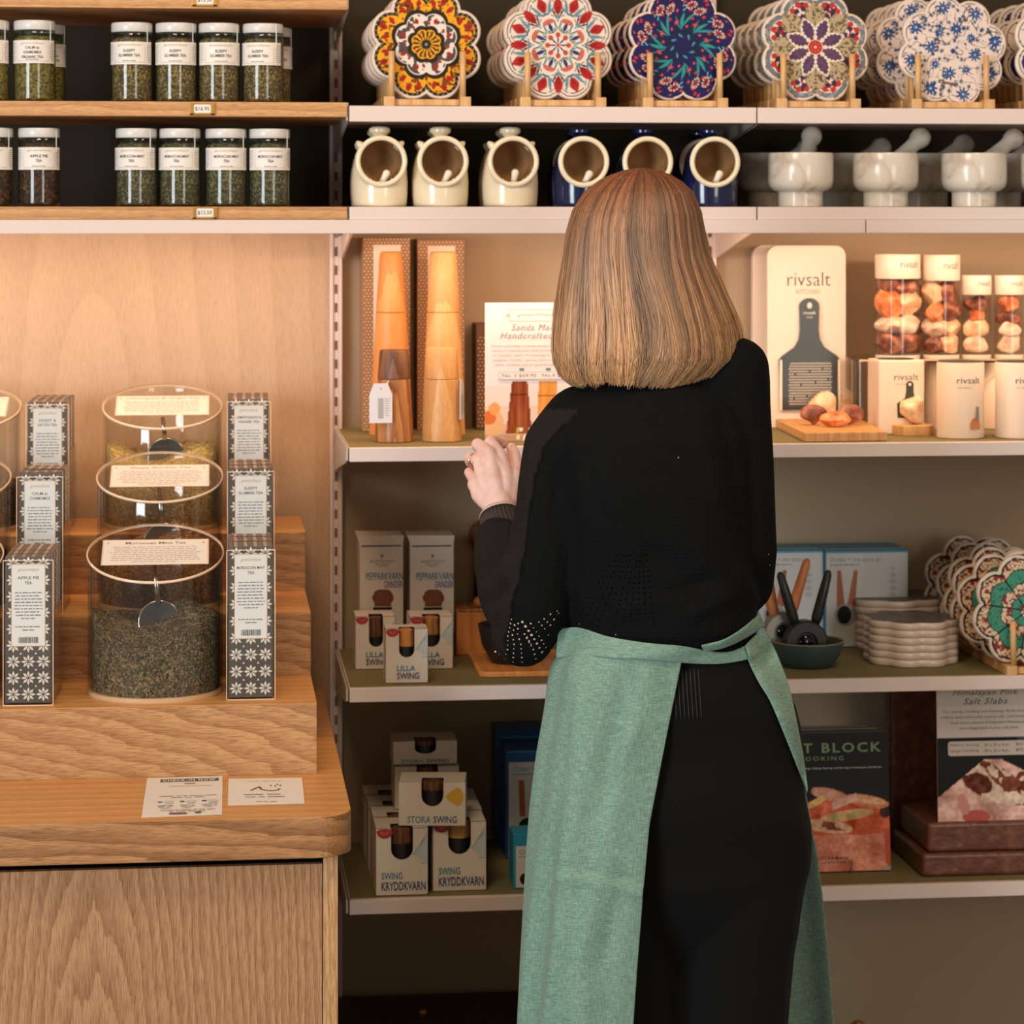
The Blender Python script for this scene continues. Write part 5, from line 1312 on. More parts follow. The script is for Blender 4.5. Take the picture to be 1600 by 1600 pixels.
# ------------------------------------------------------------------ second shelf, left: mill cartons
def carton(name, ul, ur, vb, vt, zs, depth, label, grp, win=None, rot=0.0, top_v=None, cat='carton'):
    p = on(ul, vb, zs); Y = p.y; W = X(ur, Y) - p.x; H = Z(vt, Y, (ul + ur) / 2) - zs
    t = thing(name, label, cat, (p.x, Y, zs), rot, grp)
    return t, W, H, W / (ur - ul)
def window_carton(ul, ur, vb, vt, zs, depth, label, grp, words, wx=(0.33, 0.66), fruit='red', wood_m=None, swirl=True, rot=0.0, wz=0.5, sq=0.5):
    t, W, H, a = carton('mill_carton', ul, ur, vb, vt, zs, depth, label, grp, rot=rot)
    # carton shell with a U shaped window cut in front and top: built from panels around the opening
    wx0, wx1 = W * wx[0], W * wx[1]; wzb = H * wz; r = (wx1 - wx0) / 2; wd = depth * 0.45; th = 0.0006
    arc = [(wx0 + r - r * math.cos(R_(k)), wzb + r - r * math.sin(R_(k))) for k in range(0, 181, 15)]
    m = MB()
    poly = [(0, 0), (W, 0), (W, H), (wx1, H)] + arc[::-1] + [(wx0, H), (0, H)]
    vs = [(x, 0, z) for x, z in poly]; m.add(vs, [tuple(range(len(vs)))])
    m.add([(0, 0, 0), (0, 0, H), (0, depth, H), (0, depth, 0)], [(0, 1, 2, 3)]); m.add([(W, 0, 0), (W, 0, H), (W, depth, H), (W, depth, 0)], [(0, 3, 2, 1)]); m.add([(0, depth, 0), (W, depth, 0), (W, depth, H), (0, depth, H)], [(0, 3, 2, 1)]); m.add([(0, 0, 0), (W, 0, 0), (W, depth, 0), (0, depth, 0)], [(0, 3, 2, 1)])
    top = [(0, 0), (wx0, 0), (wx0, wd), (wx1, wd), (wx1, 0), (W, 0), (W, depth), (0, depth)]
    m.add([(x, y, H) for x, y in top], [tuple(range(8))])
    o = mk('box', m, kraftW, t); sm = o.modifiers.new('thick', 'SOLIDIFY'); sm.thickness = 0.0007; sm.offset = -1
    mk('inner_sleeve', MB().box((0.002, 0.004 + 0.03, 0.002), (W - 0.002, depth - 0.002, H - 0.002)), blackI, t)
    # mill inside the window
    rm_ = r * 1.02; cx = (wx0 + wx1) / 2
    mk('mill_body', MB().lathe([(rm_, 0.003), (rm_, wzb + r * 1.3), (rm_ * 1.0, wzb + r * 1.32)], 24, c=(cx, rm_ + 0.003, 0)), mat('mill_black', (34, 32, 30), 0.4), t, auto=40)
    mk('mill_cap', MB().lathe([(rm_ * 1.02, wzb + r * 1.35), (rm_ * 1.05, wzb + r * 1.6), (rm_ * 0.95, H - 0.004), (rm_ * 0.6, H - 0.002), (0.0001, H - 0.0015)], 24, c=(cx, rm_ + 0.003, 0)), wood_m or walnut, t, auto=40)
    f = Flat(-0.0002)
    if swirl:
        f.y -= f.step
        for k in range(7):
            x0 = W * (0.70 + 0.03 * k); f.poly([(x0, H * (0.60 + 0.03 * k)), (W * 0.985, H * (0.66 + 0.045 * k)), (W * 0.985, H * (0.675 + 0.045 * k)), (x0, H * (0.62 + 0.03 * k))], blueP, up=False)
        f.poly([(W * 0.74, H * 0.60), (W * 0.86, H * 0.52), (W * 0.985, H * 0.50), (W * 0.985, H * 0.80), (W * 0.86, H * 0.74)], mat('faint_blue', (196, 206, 204), 0.5)); f.rect(W * 0.84, H * 0.47, W * 0.98, H * 0.485, blueP)
    if fruit == 'red':
        c0 = (W * 0.17, H * 0.955); ry = H * 0.105; rx = W * 0.155
        f.poly([(c0[0] + rx * math.cos(R_(k)), c0[1] + ry * math.sin(R_(k)) * (1 if k > 180 else 0.35)) for k in range(0, 360, 20)], redP); 
        for k in range(6):
            an = R_(190 + k * 32); f.poly([(c0[0] + rx * 0.75 * math.cos(an), c0[1] + ry * 0.75 * math.sin(an)), (c0[0] + rx * 0.35 * math.cos(an + 0.25), c0[1] + ry * 0.35 * math.sin(an + 0.25)), (c0[0] + rx * 0.2 * math.cos(an), c0[1] + ry * 0.2 * math.sin(an))][::-1], redL)
    elif fruit == 'lemon':
        f.poly([(W * (0.86 + 0.115 * math.cos(R_(k))), H * (0.66 + 0.22 * math.sin(R_(k)))) for k in range(-80, 81, 16)] + [(W * 0.80, H * 0.80), (W * 0.72, H * 0.70), (W * 0.70, H * 0.66), (W * 0.74, H * 0.58)], yellowP)
    for (s, x, z, w_, h_, mm_) in words: f.text(s, W * x, H * z, mm_, w=W * w_, h=H * h_, align='l', off=0.014)
    f.make('print', t)
    return t
gA = 'small white mill cartons with windows on the second shelf'
LS = [('LILLA', 0.27, 0.225, 0.43, 0.10, tealI), ('SWING', 0.27, 0.075, 0.52, 0.12, navyI)]
window_carton(555, 618, 1046, 963, z2_, 0.07, 'left rear small carton with a red fruit print, second shelf', gA, LS, wx=(0.34, 0.69), wz=0.42)
window_carton(640, 708, 1046, 963, z2_, 0.07, 'right rear small carton with a dark window, second shelf', gA, LS, wx=(0.30, 0.70), wz=0.42, wood_m=acacia)
window_carton(602, 669, 1068, 982, z2_, 0.045, 'front small carton standing between and before the two others', gA, LS, wx=(0.32, 0.68), wz=0.47, wood_m=cherry)
def tall_carton(ul, ur, vb, vt, label):
    t, W, H, a = carton('grinder_carton', ul, ur, vb, vt, z2_, 0.07, label, 'tall white grinder cartons')
    mk('box', MB().box((0, 0, 0), (W, 0.068, H)), kraftW, t, bevel=0.0006)
    # folded top flap; a dark strip paints the shadow under its edge
    m = MB(); m.add([(0.001, -0.001, H - 14 * a), (W - 0.001, -0.001, H - 14 * a), (W + 0.001, -0.004, H + 1 * a), (-0.001 - 4 * a, -0.001, H + 2 * a), (W - 2 * a, 0.066, H + 1 * a), (-4 * a, 0.066, H + 2 * a)], [(0, 1, 2, 3), (3, 2, 4, 5)])
    o = mk('top_flap', m, kraftW, t); sm = o.modifiers.new('thick', 'SOLIDIFY'); sm.thickness = 0.0008
    mk('flap_shadow', MB().box((W * 0.04, -0.0006, H - 16 * a), (W * 0.95, -0.0002, H - 14 * a)), mat('flap_shade_brown', (60, 48, 40), 0.8), t)
    f = Flat(-0.0002)
    f.poly([(W * 0.50, H - 36 * a), (W * 0.54, H - 31 * a), (W * 0.56, H - 28 * a), (W * 0.50, H - 28.5 * a), (W * 0.47, H - 27 * a)], GREYINK)
    f.text('SKEPPSHULT', W * 0.52, H - 41 * a, GREYINK, w=38 * a, h=4 * a); f.lines(W * 0.36, W * 0.68, H - 43 * a, 2, 3 * a, GREYINK, seed=2)
    f.text('PEPPARKVARN', W * 0.14, H - 68 * a, tealI, w=W * 0.85, h=11.5 * a, align='l', off=0.008); f.text('GRINDER', W * 0.56, H - 80.5 * a, purpI, w=W * 0.43, h=10.5 * a, align='l', off=0.008)
    f.rect(W * 0.985, H - 34 * a, W * 0.998, H - 16 * a, blueP)
    hx = [(-13, 0), (13, 0), (13, 5), (17, 10), (17, 15), (14, 20), (12, 24), (6, 26), (-7, 26), (-13, 23), (-14, 19), (-17, 15), (-16, 10), (-13, 6)]
    z0 = H - 109 * a; cx = W * 0.53
    f.poly([(cx + x * a, z0 + z * a) for x, z in hx], brownP); f.y -= f.step
    for k in range(7): f.rect(cx + (-11 + k * 3.4) * a, z0 + 2 * a, cx + (-10.2 + k * 3.4) * a, z0 + (23 - abs(k - 3)) * a, mat('brown_light', (160, 96, 60), 0.5), up=False)
    f.rect(cx - 15 * a, z0 - 9 * a, cx + 14 * a, z0 - 1.5 * a, blackI); f.rect(cx - 14 * a, z0 - 60 * a, cx + 14 * a, z0 - 10 * a, mat('print_grey', (90, 90, 90), 0.5)); f.make('print', t)
tall_carton(562, 630, 1028, 838, 'left tall white grinder carton with a brown mill head pictured')
tall_carton(641, 709, 1028, 838, 'right tall white grinder carton with a brown mill head pictured')

# ---- wooden things behind the sleeve
p = on(713, 1024, z2_); t = thing('wooden_box', 'upright orange wooden box behind the woman\'s elbow', 'box', (p.x, p.y, z2_))
mk('box', MB().box((0, 0, 0), (52 * a_, 0.08, Z(957, p.y, 713) - z2_)), cherry, t, bevel=0.002); mk('lid', MB().box((-0.001, -0.001, Z(957, p.y, 713) - z2_), (52 * a_ + 0.001, 0.081, Z(952, p.y, 713) - z2_)), acacia, t, bevel=0.001)
q = [on(745, 1058, z2_), on(885, 1058, z2_), on(880, 1024, z2_), on(734, 1024, z2_)]; c = sum(q, Vector()) / 4
W = X(900, q[0].y) - X(738, q[0].y); D = q[3].y - q[0].y
o = mk('cutting_board', MB().slab(rrect(-W / 2, -D / 2, W / 2, D / 2, 0.018, 6), 0, 0.009), cherry, bevel=0.002, loc=(X(819, c.y), c.y, z2_)); tag(o, 'flat rounded wooden board lying under the woman\'s elbow', 'board')
zc3 = z2_ + 0.0092
pb = atz(800, 1034, zc3); o = mk('black_bowl', MB().lathe([(0.03, 0), (0.034, 0.001), (0.050, 0.03), (0.056, 0.062), (0.053, 0.062), (0.047, 0.03), (0.0001, 0.006)], 48), mat('cast_black', (26, 26, 26), 0.5), auto=50, loc=(pb.x, pb.y, zc3)); tag(o, 'black cast bowl on the rounded board behind the elbow', 'bowl')
pm = on(757, 1010, z2_); t = thing('tall_mill', 'tall black mill with a brown wooden head behind the cuff', 'mill', (pm.x, pm.y + 0.02, z2_)); a = mpp(pm.y)
hh = Z(870, pm.y, 757) - z2_
mk('body', MB().lathe([(19 * a, 0), (20 * a, 0.002), (16 * a, hh * 0.5), (14 * a, hh)], 36), mat('cast_black', (26, 26, 26), 0.5), t, auto=40); mk('head', MB().lathe([(11 * a, hh), (12 * a, hh + 4 * a), (22 * a, hh + 18 * a), (24 * a, hh + 32 * a), (20 * a, hh + 46 * a), (10 * a, hh + 54 * a), (0.0001, hh + 56 * a)], 36), walnut, t, smooth=True)
pk_ = on(748, 1020, z2_); o = mk('wooden_ball', MB().ball((0, 0, 0), 9 * a_, 20, 12), cherry, smooth=True, loc=(X(748, q[3].y), q[3].y + 0.02, 0)); 
yb_ = p.y + 0.02; o.location = (X(748, yb_), yb_, Z(952, p.y, 713) + 9 * a_); tag(o, 'small wooden ball knob on the upright wooden box', 'ball')

# ------------------------------------------------------------------ second shelf, right
blueC = mat('box_blue', (48, 146, 184), 0.4); tealG = mat('print_teal_thin', (80, 150, 172), 0.5); handO = mat('handle_orange', (176, 98, 56), 0.5)
def ortwo(name, ul, ur, vb, vt, zs, depth, label, grp, txt, wborder=False, sub='small mixed grinder'):
    t, W, H, a = carton('grinder_box', ul, ur, vb, vt, zs, depth, label, grp)
    mk('box', MB().box((0, 0, 0), (W, depth, H)), blueC, t, bevel=0.0008)
    f = Flat(-0.0002); b0 = 0.09 * W if wborder else 0.008 * W
    f.rect(b0, 0.002, W - b0, H * (0.84 if wborder else 0.975), mat('box_white', (214, 212, 206), 0.4))
    return t, W, H, a, f
for (ul, ur, lab) in ((1185, 1287, 'left blue topped grinder box behind the black grinder'), (1290, 1419, 'right blue topped grinder box with two orange handles pictured')):
    t, W, H, a, f = ortwo('', ul, ur, 1012, 860, z2_, 0.12, lab, 'white boxes with blue tops, second shelf', '')
    f.text('Ortwo + one extra jar', 7 * a if ul > 1280 else W - 98 * a, H - 19 * a, tealG, w=80 * a if ul > 1280 else 76 * a, h=9 * a, align='l'); f.lines(7 * a, 55 * a, H - 21 * a, 1, 5 * a, GREYINK, seed=3, center=False, last=1)
    x0 = 18 * a if ul > 1280 else W - 90 * a
    for (xa, xb) in ((0, 4), (26, 20)): f.poly([(x0 + (xb - 5) * a, H - 86 * a), (x0 + (xb + 8) * a, H - 86 * a), (x0 + (xa + 6) * a, H - 30 * a), (x0 + (xa) * a, H - 30 * a)], handO)
    f.poly([(x0 + (13 + 17 * math.cos(R_(k))) * a, H - (98 - 17 * math.sin(R_(k))) * a) for k in range(0, 360, 20)], mat('print_grey2', (160, 158, 154), 0.5)); f.poly([(x0 + (11 + 11 * math.cos(R_(k))) * a, H - (98 - 14 * math.sin(R_(k))) * a) for k in range(0, 360, 20)], blackI)
    xx = W - 24 * a; f.y -= f.step
    for k in range(5): f.poly([(xx + 6 * a * math.cos(R_(q)) * (1 if k else 0.6), H - (28 + k * 10) * a + 4 * a * math.sin(R_(q))) for q in range(0, 360, 60)], mat('faint_grey', (190, 190, 186), 0.5), up=False)
    f.make('print', t)
    g = MB(); g.box((0.002, 0.02, H + 0.0002), (W - 0.002, 0.024, H + 0.0006)); mk('top_line', g, mat('box_white', (214, 212, 206), 0.4), t)
# bowl with three grinders
cb = on(1262, 1040, z2_); a = mpp(cb.y); bowlM = mat('teal_cast', (58, 76, 76), 0.45)
t = thing('grinder_bowl', 'low dark teal bowl holding the two-handled grinders', 'bowl', (cb.x, cb.y, z2_))
mk('shell', MB().lathe([(36 * a, 0), (39 * a, 0.001), (50 * a, 16 * a), (58 * a, 38 * a), (58 * a, 40 * a), (56 * a, 40 * a), (46 * a, 14 * a), (0.0001, 5 * a)], 56), bowlM, t, auto=50)
m = MB(); m.lathe([((57 + 1.2 * math.cos(R_(q))) * a, (40 + 1.2 * math.sin(R_(q))) * a) for q in range(0, 361, 60)], 56, caps=False); mk('rim', m, mat('rim_worn', (150, 128, 108), 0.4), t, smooth=True)
def grinder2(u, vtop_l, vtop_r, ul, ur, vc, Yo, hmat, bmat, r, label):
    Y = cb.y + Yo; a = mpp(Y); c = at(u, vc, Y)
    t = thing('hand_grinder', label, 'grinder', c, 0, 'two-handled grinders standing in the teal bowl')
    My = Matrix.Rotation(R_(90), 4, 'X')
    mk('body', MB().lathe([(r * 0.9 * a, -14 * a), (r * a, -11 * a), (r * a, 11 * a), (r * 0.92 * a, 14 * a), (r * 0.5 * a, 14 * a), (r * 0.42 * a, 8 * a), (0.0001, 8 * a)], 40, M=My), bmat, t, auto=40)
    mk('lens', MB().lathe([(r * 0.36 * a, 9 * a), (r * 0.3 * a, 12 * a), (0.0001, 13 * a)], 32, M=My), mat('black_gloss', (14, 14, 14), 0.1), t, smooth=True)
    for (uu, vv, s) in ((ul, vtop_l, -1), (ur, vtop_r, 1)):
        e = at(uu, vv, Y) - c; b_ = Vector((s * r * 0.45 * a, 0, r * 0.75 * a)); e.y = 0
        mk('handle', MB().tube([b_, b_ + (e - b_) * 0.15, b_ + (e - b_) * 0.6, b_ + (e - b_) * 0.93, e], [6.5 * a, 9 * a, 8 * a, 6.5 * a, 3 * a], 14), hmat, t, smooth=True)
    return t
grinder2(1258, 894, 891, 1218, 1295, 1003, -0.006, mat('black_handle', (30, 34, 34), 0.35), mat('grinder_black', (32, 32, 32), 0.4), 35, 'black grinder with two black handles in front in the teal bowl')
grinder2(1222, 872, 873, 1196, 1262, 985, 0.035, mat('orange_handle', (206, 128, 78), 0.4), mat('grinder_grey', (150, 144, 136), 0.35, metal=0.5), 30, 'grey grinder with orange wooden handles behind the black one')

# stacked trivets and the green trivet fan
gtr = trivet(paint_green); GT = tree(gtr)
dkt = trivet(lambda x, y: paint_navy(x, y) * 0.0 + np.where((vnoise(x * 26, y * 26, 9) > 0.5)[:, None], [120., 110, 104], [70., 76, 84]), nr=20, na=176, thick=0.0118); DT = tree(dkt)
cs = on(1424, 1032, z2_)
gS = 'flower trivets lying in stacks on the second shelf'
for (dx, dy, n, nm, off) in ((0.0, 0.0, 6, 'front', 0), (0.017, 0.172, 7, 'rear', 0.3)):
    for k in range(n):
        o = dup(DT, (cs.x + dx + random.uniform(-0.0015, 0.0015), cs.y + dy, z2_ + (k + 1) * 0.0121 + 0.0), None, '%s trivet from the bottom, %s stack on the second shelf' % ('lowest', nm), gS)
        o['label'] = '%s flower trivet of the %s stack on the second shelf' % (['lowest', 'second', 'third', 'fourth', 'fifth', 'sixth', 'seventh'][k], nm)
        o.rotation_euler = (-R_(90), off + random.uniform(-0.02, 0.02) + (0 if k % 3 else 0.05), 0)
        o.rotation_euler = (-R_(90), 0, off)
        if nm != 'front': o.scale = (1.0, 1, 0.92)
        else: o.scale = (0.86, 1, 0.86)
Yg2 = on(1590, 1052, z2_).y
gSt = tree(stand_())
for k in range(6):
    Yk = Yg2 + 0.005 + 0.058 * k; u = 1606
    xx = X(1606, Yg2) + (0, -0.010, -0.006, 0.0, 0.004, -0.004)[k]
    o = dup(GT, (xx, Yk, z2_ + 0.012 + TR * 0.96), None, '%s green and red flower trivet standing at the right frame edge' % ['front', 'second', 'third', 'fourth', 'fifth', 'rearmost'][k], 'green flower trivets standing in a fan')
    o.rotation_euler = (-0.06, (0.16, -0.1, 0.1, 0.2, -0.15, 0.05)[k], 0)
    dup(gSt, (X(1632, Yg2), Yk - 0.014, z2_), None, 'beech stand under the %s green flower trivet' % ['front', 'second', 'third', 'fourth', 'fifth', 'rearmost'][k], 'beech stands for the green trivets')
rm(gtr); rm(dkt); rm(gSt[0])

# ------------------------------------------------------------------ third shelf, left
gB = 'white grinder cartons stacked on the lowest shelf'
KV = [('SWING', 0.11, 0.24, 0.40, 0.105, tealI), ('KRYDDKVARN', 0.11, 0.075, 0.84, 0.13, navyI)]
dK = 0.078
cD = window_carton(587, 669, 1400, 1294, z3_, dK, 'front left carton of the lowest shelf under the lemon printed carton', gB, KV, wx=(0.29, 0.71), wz=0.53)
cE = window_carton(676, 760, 1393, 1284, z3_, dK, 'front right carton of the lowest shelf under the lemon printed carton', gB, KV, wx=(0.29, 0.71), wz=0.53, wood_m=maple)
D0 = cD.location.copy(); E0 = cE.location.copy()
hD = Z(1294, D0.y, 628) - z3_
for k, (vb) in enumerate((1374, 1352, 1334)):
    Yk = D0.y + (k + 1) * (dK + 0.006); p = Vector((X(587, D0.y) - 0.002 * k, Yk, z3_))
    uu = [800 + 0] and None
    q = window_carton(587, 669, 1400, 1294, z3_, dK, '%s carton in the left row of the lowest shelf' % ['second', 'third', 'rearmost'][k], gB, KV, wx=(0.29, 0.71), wz=0.53)
    q.location = p
    if k < 2:
        q = window_carton(676, 760, 1393, 1284, z3_, dK, '%s carton in the right row of the lowest shelf' % ['second', 'rearmost'][k], gB, KV, wx=(0.29, 0.71), wz=0.53)
        q.location = Vector((E0.x + 0.002, E0.y + (k + 1) * (dK + 0.006), z3_))
zS = z3_ + hD + 0.0008
SS = [('STORA', 0.13, 0.06, 0.35, 0.16, tealI), ('SWING', 0.52, 0.06, 0.35, 0.16, navyI)]
st_c = window_carton(623, 727, 1290, 1220, zS, 0.075, 'wide carton with a yellow lemon print on top of the front cartons', gB, SS, wx=(0.34, 0.67), wz=0.44, fruit='lemon', swirl=False, rot=-0.12)
st_c.location = Vector((X(623, D0.y + 0.012), D0.y + 0.014, zS))
sq_ = window_carton(623, 727, 1290, 1220, zS, 0.08, 'wide carton behind the lemon printed carton, top of the stack', gB, SS, wx=(0.34, 0.67), wz=0.44, fruit='', swirl=False)
sq_.location = Vector((X(617, D0.y + 0.12), D0.y + 0.13, zS + 0.0)); 
for k in (0,):
    q = window_carton(623, 727, 1290, 1220, zS + 0.001, 0.075, 'topmost rear carton, leaning flat behind the lemon printed one', gB, SS, wx=(0.34, 0.67), wz=0.44, fruit='', swirl=False)
    q.location = Vector((X(614, D0.y + 0.13), D0.y + 0.135, zS + (Z(1220, D0.y, 640) - Z(1290, D0.y, 640)) + 0.001)); q.scale = (1, 1, 0.55)
blueD = mat('box_blue_deep', (28, 84, 140), 0.35)
def ort_small(ul, ur, vb, vt, label, col, txt, depth=0.08, Yadd=0.0):
    t, W, H, a = carton('grinder_box', ul, ur, vb, vt, z3_, depth, label, 'blue grinder boxes on the lowest shelf')
    mk('box', MB().box((0, 0, 0), (W, depth, H)), col, t, bevel=0.001); f = Flat(-0.0002)
    return t, W, H, a, f
t, W, H, a, f = ort_small(790, 905, 1342, 1172, 'tall deep blue grinder box, half hidden by the apron', blueD, '')
f.rect(5 * a, 2 * a, W - 5 * a, H - 18 * a, mat('box_white', (214, 212, 206), 0.4)); f.text('Ortwo + one', 11 * a, H - 32 * a, tealG, w=52 * a, h=8 * a, align='l'); f.lines(11 * a, 50 * a, H - 36 * a, 1, 5 * a, GREYINK, seed=3, center=False, last=1)
f.poly([(22 * a, H - 102 * a), (31 * a, H - 102 * a), (29 * a, H - 46 * a), (20 * a, H - 46 * a)], handO); f.poly([((36 + 16 * math.cos(R_(k))) * a, H - (118 - 14 * math.sin(R_(k))) * a) for k in range(0, 360, 20)], blackI)
f.rect(3 * a, H - 2.6 * a, W - 3 * a, H - 1 * a, tealG); f.make('print', t)
t, W, H, a, f = ort_small(779, 895, 1330, 1147, 'rear deep blue grinder box, half hidden by the apron', blueD, ''); f.rect(8 * a, H - 14 * a, W - 4 * a, H - 12 * a, tealG); f.make('print', t); t.location.y += 0.05
t, W, H, a, f = ort_small(802, 900, 1389, 1302, 'small cyan grinder box in front of the deep blue ones', mat('box_cyan', (40, 150, 184), 0.35), '', depth=0.06)
f.rect(4 * a, 2 * a, W - 4 * a, H - 19 * a, mat('box_white', (214, 212, 206), 0.4)); f.text('Ortwo', 9 * a, H - 32 * a, tealG, w=26 * a, h=8 * a, align='l'); f.lines(9 * a, 40 * a, H - 35 * a, 1, 5 * a, GREYINK, seed=3, center=False, last=1); f.poly([((18 + 8 * math.cos(R_(k))) * a, (15 + 9 * math.sin(R_(k))) * a) for k in range(0, 360, 20)], blackI); f.make('print', t)

# ------------------------------------------------------------------ third shelf, right: book and salt slabs
def paint_book(x, z):
    c = np.tile(np.array([30., 32, 30]), (len(x), 1))
    def S(m, q): c[m] = q
    n_ = vnoise(x * 9 + 3, z * 9 + 3, 31); n2 = vnoise(x * 24, z * 24, 32)
    top = 0.47 + 0.10 * np.exp(-((x - 0.5) / 0.22) ** 2) + 0.03 * (n_ - 0.5)
    k = z < top - 0.06 * (x > 0.92); c[k] = np.array([206., 92, 56]) + (n_[k, None] - 0.5) * 60
    S(ell(x, z, 0.46, 0.555, 0.16, 0.045, -0.2), (214, 150, 124)); S(ell(x, z, 0.80, 0.50, 0.20, 0.045, -0.15), (206, 130, 84)); S(ell(x, z, 0.80, 0.51, 0.17, 0.03, -0.15), (220, 160, 120))
    S((np.abs(x - 0.60) < 0.11) & (np.abs(z - 0.50 - (x - 0.6) * 0.3) < 0.028), (226, 176, 156)); S(ell(x, z, 0.35, 0.50, 0.10, 0.025, 0.4), (220, 180, 110))
    S(ell(x, z, 0.62, 0.40, 0.24, 0.038, 0.1), (214, 160, 110)); S(ell(x, z, 0.62, 0.40, 0.2, 0.025, 0.1) & (n2 > 0.5), (190, 180, 110))
    S(ell(x, z, 0.45, 0.325, 0.22, 0.05, -0.12), (216, 168, 130)); S(ell(x, z, 0.45, 0.33, 0.18, 0.03, -0.12) & (n2 > 0.62), (140, 70, 50)); S(ell(x, z, 0.96, 0.41, 0.05, 0.03), (70, 34, 30))
    k = (z < 0.265 + 0.02 * (n_ - 0.5)) & (x > 0.30 - 0 * z) | (z < 0.20); c[k] = np.array([222., 140, 112]) + (vnoise(x * 5, z * 5, 33)[k, None] - 0.5) * 46
    g2 = (vnoise(x * 40, z * 52, 35) - 0.5)[:, None] * 34 + (vnoise(x * 14, z * 18, 36) - 0.5)[:, None] * 46; c = c + g2 * (z < 0.60)[:, None] * (c.sum(1) > 120)[:, None]
    S((z < 0.27) & (x > 0.95 + 0.02 * (z < 0.05)), (200, 84, 56)); S((z < 0.03) & (x > 0.9), (190, 150, 140))
    return c
lean = 0.10
p = on(1216, 1366, z3_); Yb_ = p.y; Wb = X(1392, Yb_) - p.x; Hb = (Z(1151, Yb_, 1300) - z3_) / math.cos(lean)
def book(dx, dy, label, front):
    t = thing('cook_book', label, 'book', (p.x + dx, Yb_ + dy, z3_ + 0.002), 0, 'cook books on the lowest shelf'); t.rotation_euler = (-lean if front else 0, 0, 0)
    H = Hb if front else Hb * 0.997
    mk('cover', MB().box((0, 0.0004, 0), (Wb, 0.0016, H)).box((0, 0.016, 0), (Wb, 0.0175, H)).box((0, 0.0016, 0), (0.002, 0.016, H)), mat('cover_black', (30, 30, 28), 0.4), t, kind=None)
    mk('pages', MB().box((0.0021, 0.0017, 0.003), (Wb - 0.003, 0.0159, H - 0.0004)), mat('page_edge', (226, 218, 200), 0.7), t)
    if front:
        grid_print('cover_print', Wb, H, 120, 150, paint_book, t, y=0.0002, rough=0.5, mname='matt_print'); f = Flat(0.0)
        gi = mat('green_title', (112, 142, 66), 0.4); f.text('SALT BLOCK', Wb * 0.94, H * 0.855, gi, w=Wb * 0.98, h=H * 0.072, align='r', off=0.02, space=1.25); f.text('COOKING', Wb * 0.60, H * 0.80, gi, w=Wb * 0.40, h=H * 0.03, align='r', off=0.01, space=1.4)
        f.text('70 Recipes for Grilling, Chilling, Searing, and Serving on Himalayan Salt Blocks', Wb * 0.94, H * 0.735, WHITE, w=Wb * 0.9, h=H * 0.017, align='r'); f.text('MARK BITTERMAN', Wb * 0.62, H * 0.085, INK, w=Wb * 0.46, h=H * 0.022, align='r', off=0.01, space=1.2); f.text('author of SALTED', Wb * 0.6, H * 0.058, INK, w=Wb * 0.36, h=H * 0.014, align='r'); f.make('lettering', t)
book(0, 0, 'black cook book with green title and orange food photo', True); book(-0.006, 0.043, 'second cook book behind, only its pale page edge showing', False); book(-0.016, 0.064, 'rearmost cook book, its page edge furthest back', False)
t = thing('book_easel', 'small wire easel holding the front cook book', 'easel', (p.x + Wb * 0.64, Yb_, z3_))
m = MB(); m.tube([(0, -0.0075, 0.022), (0, -0.0075, 0.002), (0.002, 0.03, 0.0012), (0.002, 0.078, 0.0012)], 0.0011, 8); mk('wire', m, mat('wire_metal', (150, 140, 120), 0.3, metal=0.9), t)
slabM = rockmat('salt_slab', [(96, 56, 42), (112, 66, 48), (134, 84, 62)], 0.1)
def slab_mesh(W, D, H, seed):
    m = MB().box((0, 0, 0), (W, D, H)); o = mk('salt_slab', m, slabM, bevel=0.006, segs=3); return o
zq = z3_
pa = on(1441, 1371, zq); hS = Z(1335, pa.y, 1441) - zq
s1 = slab_mesh(0.30, 0.19, hS, 1); s1.location = (pa.x, pa.y, zq); tag(s1, 'lower brown salt slab lying on the lowest shelf', 'salt slab', 'brown salt slabs')
pb2 = atz(1449, 1333, zq + hS); hS2 = Z(1287, pb2.y, 1449) - (zq + hS)
s2 = slab_mesh(0.30, 0.17, hS2, 2); s2.location = (pb2.x, pb2.y, zq + hS + 0.0003); tag(s2, 'upper brown salt slab on the lower one, under the salt slab sign', 'salt slab', 'brown salt slabs')
Ys = pa.y + 0.20
s3 = mk('salt_slab', MB().box((0, 0, 0), (0.30, 0.04, Z(1083, Ys, 1400) - zq + 0.012)), rockmat('dark_salt_slab', [(92, 50, 36), (112, 64, 46), (136, 84, 62)], 0.05), bevel=0.006, segs=3, loc=(X(1390, Ys), Ys, zq)); tag(s3, 'tall dark salt slab standing upright behind the salt slab sign', 'salt slab', 'brown salt slabs')
